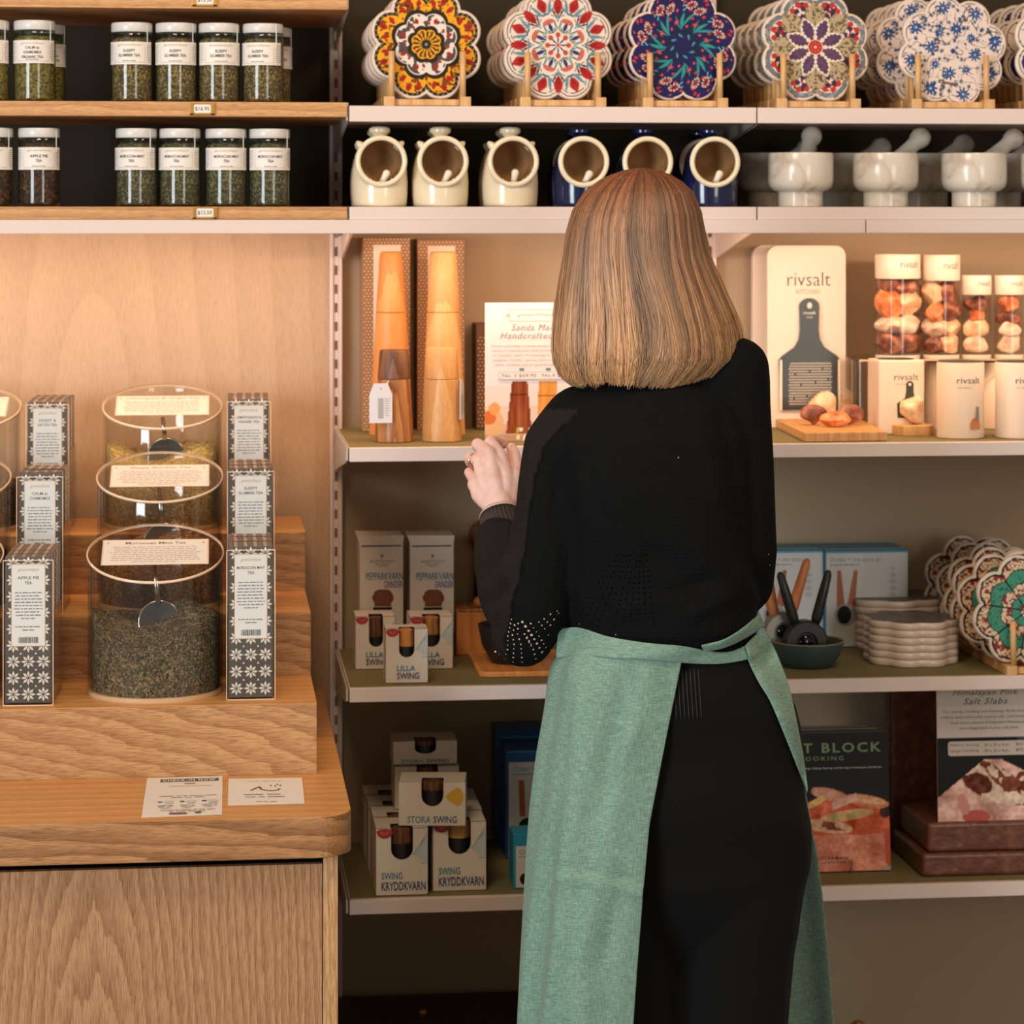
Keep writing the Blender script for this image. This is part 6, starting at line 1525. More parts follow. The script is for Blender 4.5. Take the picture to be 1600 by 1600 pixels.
def paint_slab(x, z):
    c = np.tile(np.array([206., 194, 184]), (len(x), 1))
    def S(m, q): c[m] = q
    S(z < 0.83, (218, 204, 196)); S(z < 0.60, (26, 28, 28)); n_ = vnoise(x * 9, z * 12, 41); n2 = vnoise(x * 20, z * 24, 42)
    S((z < 0.6) & (x > 1.05 - z * 0.5), (70, 72, 74))
    k = (z < 0.17 + 0.62 * x) & (z < 0.60 - 0.40 * (x - 0.2)) & (z < 0.44); c[k] = np.array([222., 178, 164]) + (n_[k, None] - 0.5) * 60
    k2 = k & (ell(x, z, 0.62, 0.27, 0.30, 0.09, -0.5) | ell(x, z, 0.52, 0.22, 0.30, 0.08, -0.3)); S(k2, (232, 206, 186))
    S(k2 & (n_ > 0.55), (120, 60, 36)); S(k & ell(x, z, 0.40, 0.27, 0.12, 0.07, -0.3), (104, 52, 34)); S(k & ell(x, z, 0.80, 0.26, 0.07, 0.09, 0.1) & (n2 > 0.35), (110, 56, 32)); S(k & ell(x, z, 0.55, 0.33, 0.14, 0.05, -0.7) & (n2 > 0.4), (130, 64, 38))
    g2 = (vnoise(x * 34, z * 44, 45) - 0.5)[:, None] * 44 + (vnoise(x * 14, z * 18, 46) - 0.5)[:, None] * 50; c = c + g2 * (z < 0.45)[:, None] * (c.sum(1) > 120)[:, None]
    S(ell(x, z, 0.36, 0.03, 0.13, 0.05), (196, 96, 84)); S(ell(x, z, 0.24, 0.12, 0.05, 0.08, 0.4), (214, 150, 140))
    return c
def lay_slab(f, W, H):
    k = mat('dark_script', (78, 72, 66), 0.5)
    f.rect(W * 0.24, H * 0.968, W * 0.68, H * 0.972, GOLDINK); f.text('gewürzhaus', W * 0.46, H * 0.975, GOLDINK, w=W * 0.34, h=H * 0.02, shear=0.5)
    f.text('Himalayan Pink', W * 0.46, H * 0.895, k, w=W * 0.62, h=H * 0.05, shear=0.35, off=0.004, space=1.1); f.text('Salt Slabs', W * 0.46, H * 0.84, k, w=W * 0.42, h=H * 0.045, shear=0.35, off=0.004, space=1.1)
    g = mat('grey_small', (120, 112, 106), 0.5)
    for i, s in enumerate(['For curing, cooking and freezing. Made from 500', 'million-year-old solid crystal salt, and handcut by', 'local stone masons in Pakistan\'s Himalayas -', 'your imagination is your only limit.']): f.text(s, W * 0.49, H * (0.775 - 0.04 * i), g, w=W * (0.86, 0.9, 0.72, 0.56)[i], h=H * 0.024)
    f.poly(rrect(W * 0.10, H * 0.47, W * 0.88, H * 0.575, H * 0.02, 5), mat('pill_pale', (200, 188, 178), 0.5))
    for i, (s, d, pr) in enumerate([('Medium Serving', '20 x 20 x 4cm', '$65.00'), ('Large Cooking', '30 x 20 x 4cm', '$75.00')]):
        z = H * (0.535 - 0.042 * i); f.text(s, W * 0.12, z, k, w=W * 0.27, h=H * 0.024, align='l'); f.text(d, W * 0.44, z, k, w=W * 0.23, h=H * 0.022, align='l'); f.text(pr, W * 0.86, z, k, w=W * 0.12, h=H * 0.024, align='r')
ps = atz(1467, 1293, zq + hS + hS2); zz = zq + hS + hS2 + 0.0006
ps = Vector((X(1466, pb2.y + 0.008), pb2.y + 0.008, zz))
sg = sign(ps, 1632, 1082, zz, 'salt slab sign standing on the brown slabs with food photo', 'display_sign', paint_slab, lay_slab, lean=0.05); 

# ------------------------------------------------------------------ below the lowest shelf
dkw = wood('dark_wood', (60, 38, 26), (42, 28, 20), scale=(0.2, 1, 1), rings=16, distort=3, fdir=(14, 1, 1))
zd = Z(1553, YB - 0.03, 650)
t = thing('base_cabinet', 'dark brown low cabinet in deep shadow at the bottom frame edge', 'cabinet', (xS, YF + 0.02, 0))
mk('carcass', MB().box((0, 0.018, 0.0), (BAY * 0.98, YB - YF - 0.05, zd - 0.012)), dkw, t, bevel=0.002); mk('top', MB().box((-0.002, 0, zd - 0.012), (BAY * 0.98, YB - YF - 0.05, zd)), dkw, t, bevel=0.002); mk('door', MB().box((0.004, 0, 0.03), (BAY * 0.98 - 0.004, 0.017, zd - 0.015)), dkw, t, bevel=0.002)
ck = atz(660, 1590, zd)
o = mk('brass_piece', MB().lathe([(0.004, 0), (0.0035, 0.003), (0.0075, 0.008), (0.006, 0.013), (0.0001, 0.014)], 20), brass, smooth=True, loc=(ck.x, ck.y, zd)); tag(o, 'small round brass cup standing on the dark low cabinet', 'piece')  # knob-like brass thing of unknown use
Yq = 4.30; zr_ = Z(1594, Yq, 1341); r = 14 * mpp(Yq)
t = thing('brass_finial', 'brass topped post of a low stand at the bottom frame edge', 'post', (X(1341, Yq), Yq, 0))
mk('post', MB().lathe([(0.03, 0), (0.03, 0.01), (0.006, 0.014), (0.006, zr_ - 0.02)], 20), mat('post_dark', (40, 34, 28), 0.5), t, auto=40); mk('knob', MB().ball((0, 0, zr_ - r), r, 24, 14), brass, t, smooth=True)
# ------------------------------------------------------------------ the woman at the shelves
from mathutils.bvhtree import BVHTree
def interp(tab, v):
    ks = [r[0] for r in tab]
    return [float(np.interp(v, ks, [r[i] for r in tab])) for i in range(1, len(tab[0]))]
def remesh(mb, voxel, smooth=4):
    me = bpy.data.meshes.new('tmp'); me.from_pydata(mb.v, [], mb.f); o = bpy.data.objects.new('tmp', me); C.objects.link(o)
    r = o.modifiers.new('r', 'REMESH'); r.mode = 'VOXEL'; r.voxel_size = voxel; r.adaptivity = 0
    if smooth: s = o.modifiers.new('s', 'SMOOTH'); s.factor = 0.5; s.iterations = smooth
    dg = bpy.context.evaluated_depsgraph_get(); dg.update()
    m2 = bpy.data.meshes.new_from_object(o.evaluated_get(dg))
    v = np.empty(len(m2.vertices) * 3); m2.vertices.foreach_get('co', v); v = v.reshape(-1, 3)
    n = np.empty(len(m2.vertices) * 3); m2.vertices.foreach_get('normal', n); n = n.reshape(-1, 3)
    f = [tuple(p.vertices) for p in m2.polygons]
    bpy.data.objects.remove(o); bpy.data.meshes.remove(me); bpy.data.meshes.remove(m2)
    return v, f, n
def loft(mb, rings, n=48, pw=2.3):
    """rings: (v, uL, uR, yc, hd) -> closed skin"""
    vs = []
    for v, uL, uR, yc, hd in rings:
        a = at(uL, v, yc); b = at(uR, v, yc); cx = (a.x + b.x) / 2; hw = (b.x - a.x) / 2; z = (a.z + b.z) / 2
        for j in range(n):
            t = 2 * math.pi * j / n; c, s = math.cos(t), math.sin(t)
            vs.append((cx + hw * math.copysign(abs(c) ** (2 / pw), c), yc + hd * math.copysign(abs(s) ** (2 / pw), s), z))
    k = len(rings)
    fs = [(i * n + j, (i + 1) * n + j, (i + 1) * n + (j + 1) % n, i * n + (j + 1) % n) for i in range(k - 1) for j in range(n)]
    fs += [tuple(range(n)), tuple((k - 1) * n + j for j in reversed(range(n)))]
    mb.add(vs, fs)
def limb(mb, pts, n=18):
    """pts: (u, v, Y, radius m)"""
    P = [at(u, v, Y) for u, v, Y, r in pts]; rr = [p[3] for p in pts]
    Q, S = [], []
    for i in range(len(P) - 1):
        for k in range(5):
            t = k / 5; Q.append(P[i].lerp(P[i + 1], t)); S.append(rr[i] * (1 - t) + rr[i + 1] * t)
    Q.append(P[-1]); S.append(rr[-1]); mb.tube(Q, S, n)
    mb.ball(P[0], rr[0], 16, 10); mb.ball(P[-1], rr[-1], 16, 10)
    for p, r in zip(P[1:-1], rr[1:-1]): mb.ball(p, r * 0.995, 16, 10)

pc = at(1030, 1100, 3.79)
woman = thing('person', 'woman with blonde bob seen from behind in black sweater and green apron', 'person', (pc.x, 3.79, 0))
OFF = Vector((pc.x, 3.79, 0))
def child(name, v, f, mats, parent=None, smooth=True, col=None, mname=None, kind=None, label=None, mi=None):
    v = np.asarray(v) - np.array(OFF)
    me = bpy.data.meshes.new(name); me.from_pydata(v.tolist(), [], [tuple(q) for q in f])
    for q in (mats if isinstance(mats, (list, tuple)) else [mats]): me.materials.append(q)
    if mi is not None: me.polygons.foreach_set('material_index', mi)
    if smooth: me.polygons.foreach_set('use_smooth', [True] * len(me.polygons))
    if col is not None:
        a = me.color_attributes.new('Col', 'FLOAT_COLOR', 'POINT'); c = np.clip(np.asarray(col, float) / 255, 0, 1)
        c = np.where(c <= 0.04045, c / 12.92, ((c + 0.055) / 1.055) ** 2.4); a.data.foreach_set('color', np.concatenate([c, np.ones((len(c), 1))], 1).astype(np.float32).ravel())
    o = bpy.data.objects.new(name, me); C.objects.link(o); o.parent = parent or woman
    if parent is not None and parent is not woman: pass
    if kind: o['kind'] = kind
    if label: o['label'] = label
    return o

# ---- body: head, neck, trunk, legs; then arms and hands on a finer grid, joined into one mesh
skin = bpy.data.materials.new('skin'); skin.use_nodes = True
N = skin.node_tree.nodes; L = skin.node_tree.links; b = N['Principled BSDF']
tc = N.new('ShaderNodeTexCoord'); n1 = N.new('ShaderNodeTexNoise'); n1.inputs['Scale'].default_value = 45; n1.inputs['Detail'].default_value = 3
r = ramp(N, [(0.35, (234, 188, 174)), (0.65, (246, 208, 196))]); L.new(tc.outputs['Object'], n1.inputs['Vector']); L.new(n1.outputs['Fac'], r.inputs['Fac']); L.new(r.outputs['Color'], b.inputs['Base Color'])
b.inputs['Roughness'].default_value = 0.48; b.inputs['Subsurface Weight'].default_value = 0.25; b.inputs['Subsurface Radius'].default_value = (1.0, 0.35, 0.2); b.inputs['Subsurface Scale'].default_value = 0.006
bm_ = MB()
hc = at(1002, 405, 3.815)
bm_.ball(hc + Vector((0, 0, 0.012)), (0.071, 0.086, 0.083), 24, 16); bm_.ball(hc + Vector((-0.004, 0.026, -0.045)), (0.055, 0.060, 0.068), 20, 14)     # skull, face
bm_.ball(hc + Vector((-0.008, 0.092, -0.022)), (0.011, 0.014, 0.017), 12, 8); bm_.ball(hc + Vector((-0.008, 0.074, -0.010)), (0.012, 0.018, 0.03), 12, 8)   # nose
bm_.ball(hc + Vector((-0.008, 0.080, -0.058)), (0.022, 0.010, 0.008), 12, 8); bm_.ball(hc + Vector((-0.008, 0.074, -0.088)), (0.017, 0.014, 0.014), 12, 8)   # mouth, chin
for s in (-1, 1): bm_.ball(hc + Vector((s * 0.074, 0.004, -0.018)), (0.008, 0.017, 0.028), 12, 8); bm_.ball(hc + Vector((s * 0.032 - 0.006, 0.080, 0.008)), (0.016, 0.010, 0.008), 12, 8)
limb(bm_, [(1003, 470, 3.80, 0.052), (1005, 600, 3.79, 0.054)])
loft(bm_, [(596, 950, 1060, 3.785, 0.05), (640, 890, 1130, 3.78, 0.07), (720, 880, 1165, 3.775, 0.085), (860, 885, 1160, 3.78, 0.085), (960, 905, 1160, 3.785, 0.08), (1060, 905, 1180, 3.79, 0.085), (1160, 905, 1200, 3.79, 0.09), (1220, 915, 1200, 3.79, 0.08)])
for uu in (970, 1130): limb(bm_, [(uu, 1240, 3.79, 0.078), (uu - 5, 1560, 3.79, 0.055), (uu - 5, 1900, 3.80, 0.042), (uu - 5, 2040, 3.80, 0.032)])
for uu in (970, 1130):
    p = at(uu - 5, 2040, 3.80); bm_.tube([(p.x, p.y - 0.02, 0.04), (p.x, p.y + 0.08, 0.035), (p.x, p.y + 0.16, 0.028)], [0.036, 0.038, 0.028], 14); bm_.ball((p.x, p.y - 0.02, 0.04), 0.036, 14, 8); bm_.ball((p.x, p.y + 0.16, 0.028), 0.028, 14, 8)
limb(bm_, [(880, 700, 3.78, 0.040), (835, 965, 3.775, 0.036)]); limb(bm_, [(1150, 600, 3.78, 0.040), (1160, 880, 3.775, 0.036)])
v1, f1, _ = remesh(bm_, 0.006, 3)
hm_ = MB()
def hand(mb, mir=None):
    m = (lambda u: u) if mir is None else (lambda u: mir - u)
    def L_(*pts): limb(mb, [(m(u), v, Y, r) for u, v, Y, r in pts], 16)
    L_((832, 965, 3.79, 0.034), (800, 866, 3.90, 0.024), (786, 812, 3.952, 0.0205), (782, 786, 3.968, 0.0205))
    w0 = (780, 786, 3.97, 0.0185)
    L_((790, 790, 3.968, 0.016), (790, 750, 3.985, 0.0145), (783, 714, 4.000, 0.0105))
    L_(w0, (772, 745, 3.985, 0.0145), (765, 709, 3.998, 0.0108))
    L_((774, 790, 3.97, 0.016), (757, 752, 3.987, 0.0140), (749, 720, 4.002, 0.0102))
    L_((770, 792, 3.97, 0.014), (750, 772, 3.988, 0.0140), (742, 750, 4.004, 0.0105))
    L_((756, 768, 3.988, 0.013), (743, 757, 3.998, 0.0125)); L_((772, 735, 3.99, 0.012), (756, 735, 3.992, 0.012)); L_((786, 735, 3.99, 0.012), (772, 720, 3.995, 0.011))
    L_((783, 714, 4.000, 0.0105), (766, 690, 4.018, 0.0090), (770, 687, 4.036, 0.0082), (785, 690, 4.046, 0.0078), (786, 694, 4.044, 0.0074))       # index
    L_((765, 709, 3.998, 0.0105), (746, 694, 4.018, 0.0092), (745, 697, 4.040, 0.0082), (755, 704, 4.048, 0.0074))       # middle
    L_((749, 720, 4.002, 0.0100), (733, 716, 4.020, 0.0084), (734, 722, 4.040, 0.0076), (746, 728, 4.048, 0.0070))       # ring
    L_((742, 750, 4.004, 0.0098), (733, 738, 4.022, 0.0078), (737, 742, 4.040, 0.0068), (747, 744, 4.046, 0.0062))       # little
    L_((796, 782, 3.972, 0.015), (802, 752, 3.990, 0.0150), (806, 728, 4.008, 0.0112), (803, 710, 4.020, 0.0096), (799, 700, 4.028, 0.0080))   # thumb
hand(hm_); hand(hm_, 1690)
v2, f2, _ = remesh(hm_, 0.0019, 3)
# tendons and knuckle creases on the back of the left hand
n_ = len(v1)
body = child('body', np.concatenate([v1, v2]), f1 + [tuple(i + n_ for i in q) for q in f2], skin)
nailM = mat('finger_nail', (244, 200, 184), 0.3)
m = MB(); tp = at(798, 702, 4.018); m.ball(tp + Vector((0, 0.0035, 0)), (0.0045, 0.004, 0.0065), 14, 10); child('thumb_nail', m.v, m.f, nailM, body)
rg_ = MB(); cR = at(740, 719, 4.011); ax = (at(733, 716, 4.020) - at(749, 720, 4.002)).normalized()
Mr = Matrix.Translation(cR) @ ax.to_track_quat('Z', 'Y').to_matrix().to_4x4()
rg_.lathe([((0.0098 + 0.0011 * math.cos(R_(q))), 0.0016 * math.sin(R_(q))) for q in range(0, 361, 45)], 32, M=Mr, caps=False)
rg_.ball(cR + ax.cross(Vector((0, 0, 1))).normalized() * 0.0 + Vector((-0.003, -0.0095, -0.003)), 0.0026, 10, 8)
child('ring', rg_.v, rg_.f, mat('ring_gold', (226, 190, 150), 0.2, metal=0.9), label='gold ring with small stones')

# ---- trousers
trM = mat('black_trousers', (12, 12, 12), 0.85, spec=0.15, bump=0.3, bscale=700, sheen=0.03)
tr_ = MB()
loft(tr_, [(962, 900, 1172, 3.79, 0.098), (1040, 878, 1205, 3.79, 0.112), (1100, 868, 1236, 3.79, 0.118), (1180, 864, 1254, 3.795, 0.122), (1280, 872, 1264, 3.80, 0.12), (1360, 884, 1262, 3.80, 0.112), (1430, 905, 1240, 3.80, 0.085), (1490, 930, 1200, 3.80, 0.05), (1540, 960, 1160, 3.80, 0.015)])
limb(tr_, [(972, 1250, 3.795, 0.095), (965, 1420, 3.80, 0.092), (958, 1620, 3.80, 0.088), (955, 1900, 3.80, 0.088), (955, 2040, 3.80, 0.09)])
limb(tr_, [(1150, 1230, 3.795, 0.100), (1158, 1350, 3.80, 0.098), (1142, 1480, 3.80, 0.092), (1134, 1620, 3.80, 0.088), (1134, 1900, 3.80, 0.088), (1134, 2040, 3.80, 0.09)])
vt_, ft_, nt_ = remesh(tr_, 0.007, 6)
d = 0.004 * np.sin(vt_[:, 2] * 38 + vt_[:, 0] * 24 + 2.0 * np.sin(vt_[:, 0] * 14)) * np.clip((vt_[:, 2] - 0.55) / 0.2, 0, 1) * (0.4 + n3(vt_, 9, 4))
vt_ = vt_ + nt_ * d[:, None]
vt_[:, 2] = np.maximum(vt_[:, 2], 0.02)
trousers = child('trousers', vt_, ft_, trM)
# belt loops / pleated tab at the back waist
def bvh(*sets):
    V_, F_ = [], []
    for v, f in sets:
        o_ = len(V_); V_ += [tuple(p) for p in v]; F_ += [tuple(i + o_ for i in q) for q in f]
    return BVHTree.FromPolygons(V_, F_)

# ---- sweater
sw = MB()
loft(sw, [(588, 940, 1076, 3.79, 0.060), (602, 912, 1110, 3.785, 0.075), (630, 878, 1150, 3.78, 0.092), (680, 862, 1166, 3.775, 0.106), (760, 862, 1168, 3.775, 0.116), (860, 868, 1176, 3.78, 0.120), (930, 880, 1180, 3.78, 0.124), (975, 890, 1178, 3.78, 0.124), (996, 905, 1160, 3.785, 0.116), (1004, 930, 1135, 3.785, 0.105)])
limb(sw, [(905, 655, 3.785, 0.050), (874, 700, 3.78, 0.052), (860, 780, 3.772, 0.049), (848, 870, 3.765, 0.050), (832, 950, 3.765, 0.054), (818, 990, 3.775, 0.047)])
limb(sw, [(830, 965, 3.78, 0.052), (808, 930, 3.83, 0.056), (790, 880, 3.885, 0.0475), (780, 846, 3.925, 0.038), (781, 836, 3.935, 0.030)])
limb(sw, [(1105, 610, 3.785, 0.052), (1146, 580, 3.78, 0.050), (1152, 640, 3.775, 0.047), (1158, 760, 3.77, 0.046), (1166, 860, 3.77, 0.044), (1160, 910, 3.785, 0.045)])
limb(sw, [(1160, 910, 3.785, 0.045), (1080, 880, 3.88, 0.042), (925, 840, 3.925, 0.034)])
vs_, fs_, ns_ = remesh(sw, 0.0052, 5)
# folds: sleeve creases between elbow and shoulder, soft drapes over the back, gathered hem
px_ = vs_[:, 0]; pz_ = vs_[:, 2]
def U_(x, Y): return x
xa = X(840, 3.72); arm = np.clip((X(880, 3.75) - px_) / 0.03, 0, 1)
zz1 = (1.60 - pz_)
ua_ = 800 + F * ((px_ * cT - vs_[:, 1] * sT) / (px_ * sT + vs_[:, 1] * cT)); va_ = HOR - F * (pz_ - ZC) / (px_ * sT + vs_[:, 1] * cT)
back = (1 - arm)
fold1 = np.zeros(len(vs_)); fold2 = np.zeros(len(vs_)); rf = random.Random(21)
def crease(u0, v0, u1, v1, w_, am):
    L2 = (u1 - u0) ** 2 + (v1 - v0) ** 2; t = np.clip(((ua_ - u0) * (u1 - u0) + (va_ - v0) * (v1 - v0)) / L2, 0, 1)
    d = np.hypot(ua_ - u0 - t * (u1 - u0), va_ - v0 - t * (v1 - v0)); return am * np.exp(-(d / w_) ** 2) * np.clip(np.sin(np.clip(t, 0.02, 0.98) * math.pi) * 1.6, 0.15, 1)
near = ns_[:, 1] < 0.25
for q in [(745, 905, 800, 850, 7, -0.005), (752, 930, 812, 870, 9, 0.005), (752, 950, 806, 905, 7, -0.006), (765, 975, 800, 930, 9, 0.004), (790, 885, 812, 960, 8, 0.004), (815, 760, 800, 860, 9, -0.004), (800, 800, 790, 900, 8, 0.004), (880, 700, 862, 830, 10, -0.004), (850, 660, 826, 740, 9, -0.003), (835, 690, 815, 800, 9, 0.003),
          (905, 720, 935, 860, 13, 0.005), (890, 760, 905, 930, 10, -0.006), (930, 700, 1000, 900, 18, 0.005), (1000, 850, 1120, 930, 16, -0.005), (950, 960, 1060, 930, 12, 0.004), (1060, 970, 1160, 920, 14, 0.006), (1010, 940, 1130, 900, 10, -0.004), (1120, 620, 1155, 760, 14, -0.005), (1140, 700, 1165, 880, 10, -0.004), (905, 900, 925, 985, 9, 0.006), (940, 930, 960, 1000, 8, -0.004), (1150, 880, 1185, 950, 9, 0.005), (1085, 640, 1130, 800, 16, 0.004), (960, 620, 1080, 640, 14, -0.003)]:
    fold1 += crease(*q) * near
fold2 = (n3(vs_, 11, 6) - 0.5) * 0.012 * back
vs_ = vs_ + ns_ * (fold1 + fold2)[:, None]
# outer sleeve panel of smoother cloth, with a seam
uu_ = 800 + F * ((px_ * cT - vs_[:, 1] * sT) / (px_ * sT + vs_[:, 1] * cT)); vv_ = HOR - F * (pz_ - ZC) / (px_ * sT + vs_[:, 1] * cT)
seam = np.interp(vv_, [640, 700, 760, 820, 900, 960, 1010, 1045], [905, 850, 834, 826, 814, 800, 786, 800])
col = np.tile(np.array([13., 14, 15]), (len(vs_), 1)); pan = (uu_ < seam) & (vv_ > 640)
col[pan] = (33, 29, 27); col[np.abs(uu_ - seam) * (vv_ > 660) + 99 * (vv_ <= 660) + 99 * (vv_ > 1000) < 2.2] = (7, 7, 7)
knit = bpy.data.materials.new('black_knit'); knit.use_nodes = True; N = knit.node_tree.nodes; L = knit.node_tree.links; b = N['Principled BSDF']
a = N.new('ShaderNodeAttribute'); a.attribute_name = 'Col'; tc = N.new('ShaderNodeTexCoord'); mp = N.new('ShaderNodeMapping'); mp.inputs['Scale'].default_value = (1.0, 1.0, 0.75); vo = N.new('ShaderNodeTexVoronoi'); vo.inputs['Scale'].default_value = 230; vo.inputs['Randomness'].default_value = 0.35
L.new(tc.outputs['Object'], mp.inputs['Vector']); L.new(mp.outputs['Vector'], vo.inputs['Vector'])
bp = N.new('ShaderNodeBump'); bp.inputs['Strength'].default_value = 0.8; bp.inputs['Distance'].default_value = 0.0016; bp.invert = True
L.new(vo.outputs['Distance'], bp.inputs['Height']); L.new(bp.outputs['Normal'], b.inputs['Normal']); L.new(a.outputs['Color'], b.inputs['Base Color']); b.inputs['Roughness'].default_value = 0.9; b.inputs['Specular IOR Level'].default_value = 0.12; b.inputs['Sheen Weight'].default_value = 0.0
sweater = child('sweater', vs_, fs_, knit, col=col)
B1 = bvh((vs_, fs_), (vt_, ft_))
def hit(u, v, off=0.002, tree_=None, Yd=3.78):
    d = _ray(u, v).normalized(); o_ = Vector((0, 0, ZC)); p, n, i, t = (tree_ or B1).ray_cast(o_, d)
    if p is None: return at(u, v, Yd), -d
    return p - d * off, n
# eyelets of the openwork
ey = MB(); rg = random.Random(3)
Zm = lambda x, y: (700 + x / 6.155, 820 + y / 6.155)
rows = [[(610, 910), (575, 1070), (572, 1200), (540, 1290)], [(640, 965), (620, 1060), (635, 1150), (625, 1320)], [(675, 950), (670, 1050), (700, 1150), (713, 1320)], [(715, 935), (775, 1020), (830, 1100), (905, 1225)], [(795, 950), (850, 1030), (900, 1110), (942, 1180)],
        [(875, 935), (930, 1000), (965, 1060)], [(925, 905), (985, 965)], [(985, 860), (1020, 910)], [(735, 1050), (780, 1130), (820, 1200), (845, 1290)], [(760, 1080), (800, 1150)], [(455, 1220), (490, 1245)], [(1050, 830), (1065, 850)]]
for ri, rw in enumerate(rows):
    pts = []
    for (x0, y0), (x1, y1) in zip(rw[:-1], rw[1:]):
        n = max(1, int(math.hypot(x1 - x0, y1 - y0) / 38)); pts += [(x0 + (x1 - x0) * k / n, y0 + (y1 - y0) * k / n) for k in range(n)]
    for x, y in pts + [rw[-1]]:
        u, v = Zm(x, y); p, nn = hit(u, v, 0.0006, Yd=3.74); s = (0.0021 if ri == 3 else 0.0014) * rg.uniform(0.6, 1.05)
        a1 = nn.orthogonal().normalized(); a2 = nn.cross(a1)
        ey.add([p + a1 * s * math.cos(R_(q)) + a2 * s * math.sin(R_(q)) for q in range(0, 360, 60)], [tuple(range(6))])
for u, v in ((1201, 866), (1203, 883), (905, 975), (962, 992), (1060, 715)):
    p, nn = hit(u, v, 0.0006); a1 = nn.orthogonal().normalized(); a2 = nn.cross(a1); s = 0.0008
    ey.add([p + a1 * s * math.cos(R_(q)) + a2 * s * math.sin(R_(q)) for q in range(0, 360, 60)], [tuple(range(6))])
child('eyelets', ey.v, ey.f, mat('cloth_through_eyelets', (206, 184, 160), 0.7), sweater, kind='stuff')
# openwork rows fanning over the back: small sunken stitches
ew = MB()
for k in range(11):
    for j in range(14):
        t = j / 13; u = 985 + (k - 5) * (5 + 7.5 * t) - 26 * t; v = 868 + j * 8.6 - 0.010 * (k - 5) ** 2 * 20 * t + rg.uniform(-1, 1)
        if rg.random() < 0.18: continue
        p, nn = hit(u, v, 0.0004); a1 = nn.cross(Vector((0, 0, 1))).normalized(); a2 = nn.cross(a1); s = 0.0009 * rg.uniform(0.7, 1.2)
        ew.add([p + a1 * s * math.cos(R_(q)) + (a2 * 1.7 + a1 * 0.7) * s * math.sin(R_(q)) for q in range(0, 360, 60)], [tuple(range(6))])
child('open_stitches', ew.v, ew.f, mat('stitch_gap', (6, 6, 6), 1.0, spec=0.0), sweater, kind='stuff')
# ribbed cuff and the pale shirt edge
def ribbed(P0, P1, r0, r1, ribs, amp, name, m_, lab=None):
    P0, P1 = Vector(P0), Vector(P1); ax = (P1 - P0).normalized(); q = ax.to_track_quat('Z', 'Y').to_matrix(); L0 = (P1 - P0).length
    nn = ribs * 4; vs = []; k = 7
    for i in range(k):
        t = i / (k - 1); rr = r0 + (r1 - r0) * t + (0.001 * math.sin(t * math.pi))
        for j in range(nn):
            a = 2 * math.pi * j / nn; R = rr + amp * (math.sin(a * ribs)); vs.append(P0 + ax * L0 * t + q @ Vector((R * math.cos(a), R * math.sin(a), 0)))
    for j in range(nn):
        a = 2 * math.pi * j / nn; vs.append(P1 + q @ Vector(((r1 - 0.003) * math.cos(a), (r1 - 0.003) * math.sin(a), 0)) - ax * 0.004)
    fs = [(i * nn + j, i * nn + (j + 1) % nn, (i + 1) * nn + (j + 1) % nn, (i + 1) * nn + j) for i in range(k) for j in range(nn)]
    return child(name, vs, fs, m_, label=lab)
cuffM = mat('cuff_rib', (62, 50, 46), 0.85, bump=0.3, bscale=800)
ribbed(at(793, 858, 3.918), at(779, 803, 3.957), 0.034, 0.0275, 30, 0.0011, 'cuff', cuffM, 'brownish black ribbed cuff')
ribbed(at(784, 822, 3.945), at(778.5, 798, 3.961), 0.0262, 0.0262, 6, 0.0, 'shirt_cuff', mat('shirt_white', (232, 214, 216), 0.6), 'pale shirt cuff edge')
Pm = at(779, 802, 3.958); Qm = at(784, 822, 3.945); axm = (Pm - Qm).normalized(); mR = MB()
mR.lathe([((0.0283 + 0.0011 * math.cos(R_(q))), 0.0011 * math.sin(R_(q))) for q in range(0, 361, 60)], 48, M=Matrix.Translation(Pm) @ axm.to_track_quat('Z', 'Y').to_matrix().to_4x4(), caps=False)
child('bracelet', mR.v, mR.f, mat('bracelet_pale', (236, 216, 206), 0.25, metal=0.3))

# ---- apron
linen = bpy.data.materials.new('green_linen'); linen.use_nodes = True; N = linen.node_tree.nodes; L = linen.node_tree.links; b = N['Principled BSDF']
tc = N.new('ShaderNodeTexCoord'); outs = []
for sc3 in ((1300, 1300, 90), (90, 90, 1300), (9, 9, 9)):
    mp = N.new('ShaderNodeMapping'); mp.inputs['Scale'].default_value = sc3; n1 = N.new('ShaderNodeTexNoise'); n1.inputs['Scale'].default_value = 1.0; n1.inputs['Detail'].default_value = 2
    L.new(tc.outputs['Object'], mp.inputs['Vector']); L.new(mp.outputs['Vector'], n1.inputs['Vector']); outs.append(n1.outputs['Fac'])
ad = N.new('ShaderNodeMath'); ad.operation = 'ADD'; L.new(outs[0], ad.inputs[0]); L.new(outs[1], ad.inputs[1]); hf = N.new('ShaderNodeMath'); hf.operation = 'MULTIPLY'; hf.inputs[1].default_value = 0.5; L.new(ad.outputs[0], hf.inputs[0])
r = ramp(N, [(0.34, (92, 124, 108)), (0.50, (118, 150, 134)), (0.68, (156, 184, 168))]); L.new(hf.outputs[0], r.inputs['Fac']); L.new(r.outputs['Color'], b.inputs['Base Color'])
bp = N.new('ShaderNodeBump'); bp.inputs['Strength'].default_value = 0.3; bp.inputs['Distance'].default_value = 0.0006; L.new(hf.outputs[0], bp.inputs['Height']); L.new(bp.outputs['Normal'], b.inputs['Normal'])
b.inputs['Roughness'].default_value = 0.85; b.inputs['Sheen Weight'].default_value = 0.15; b.inputs['Specular IOR Level'].default_value = 0.2
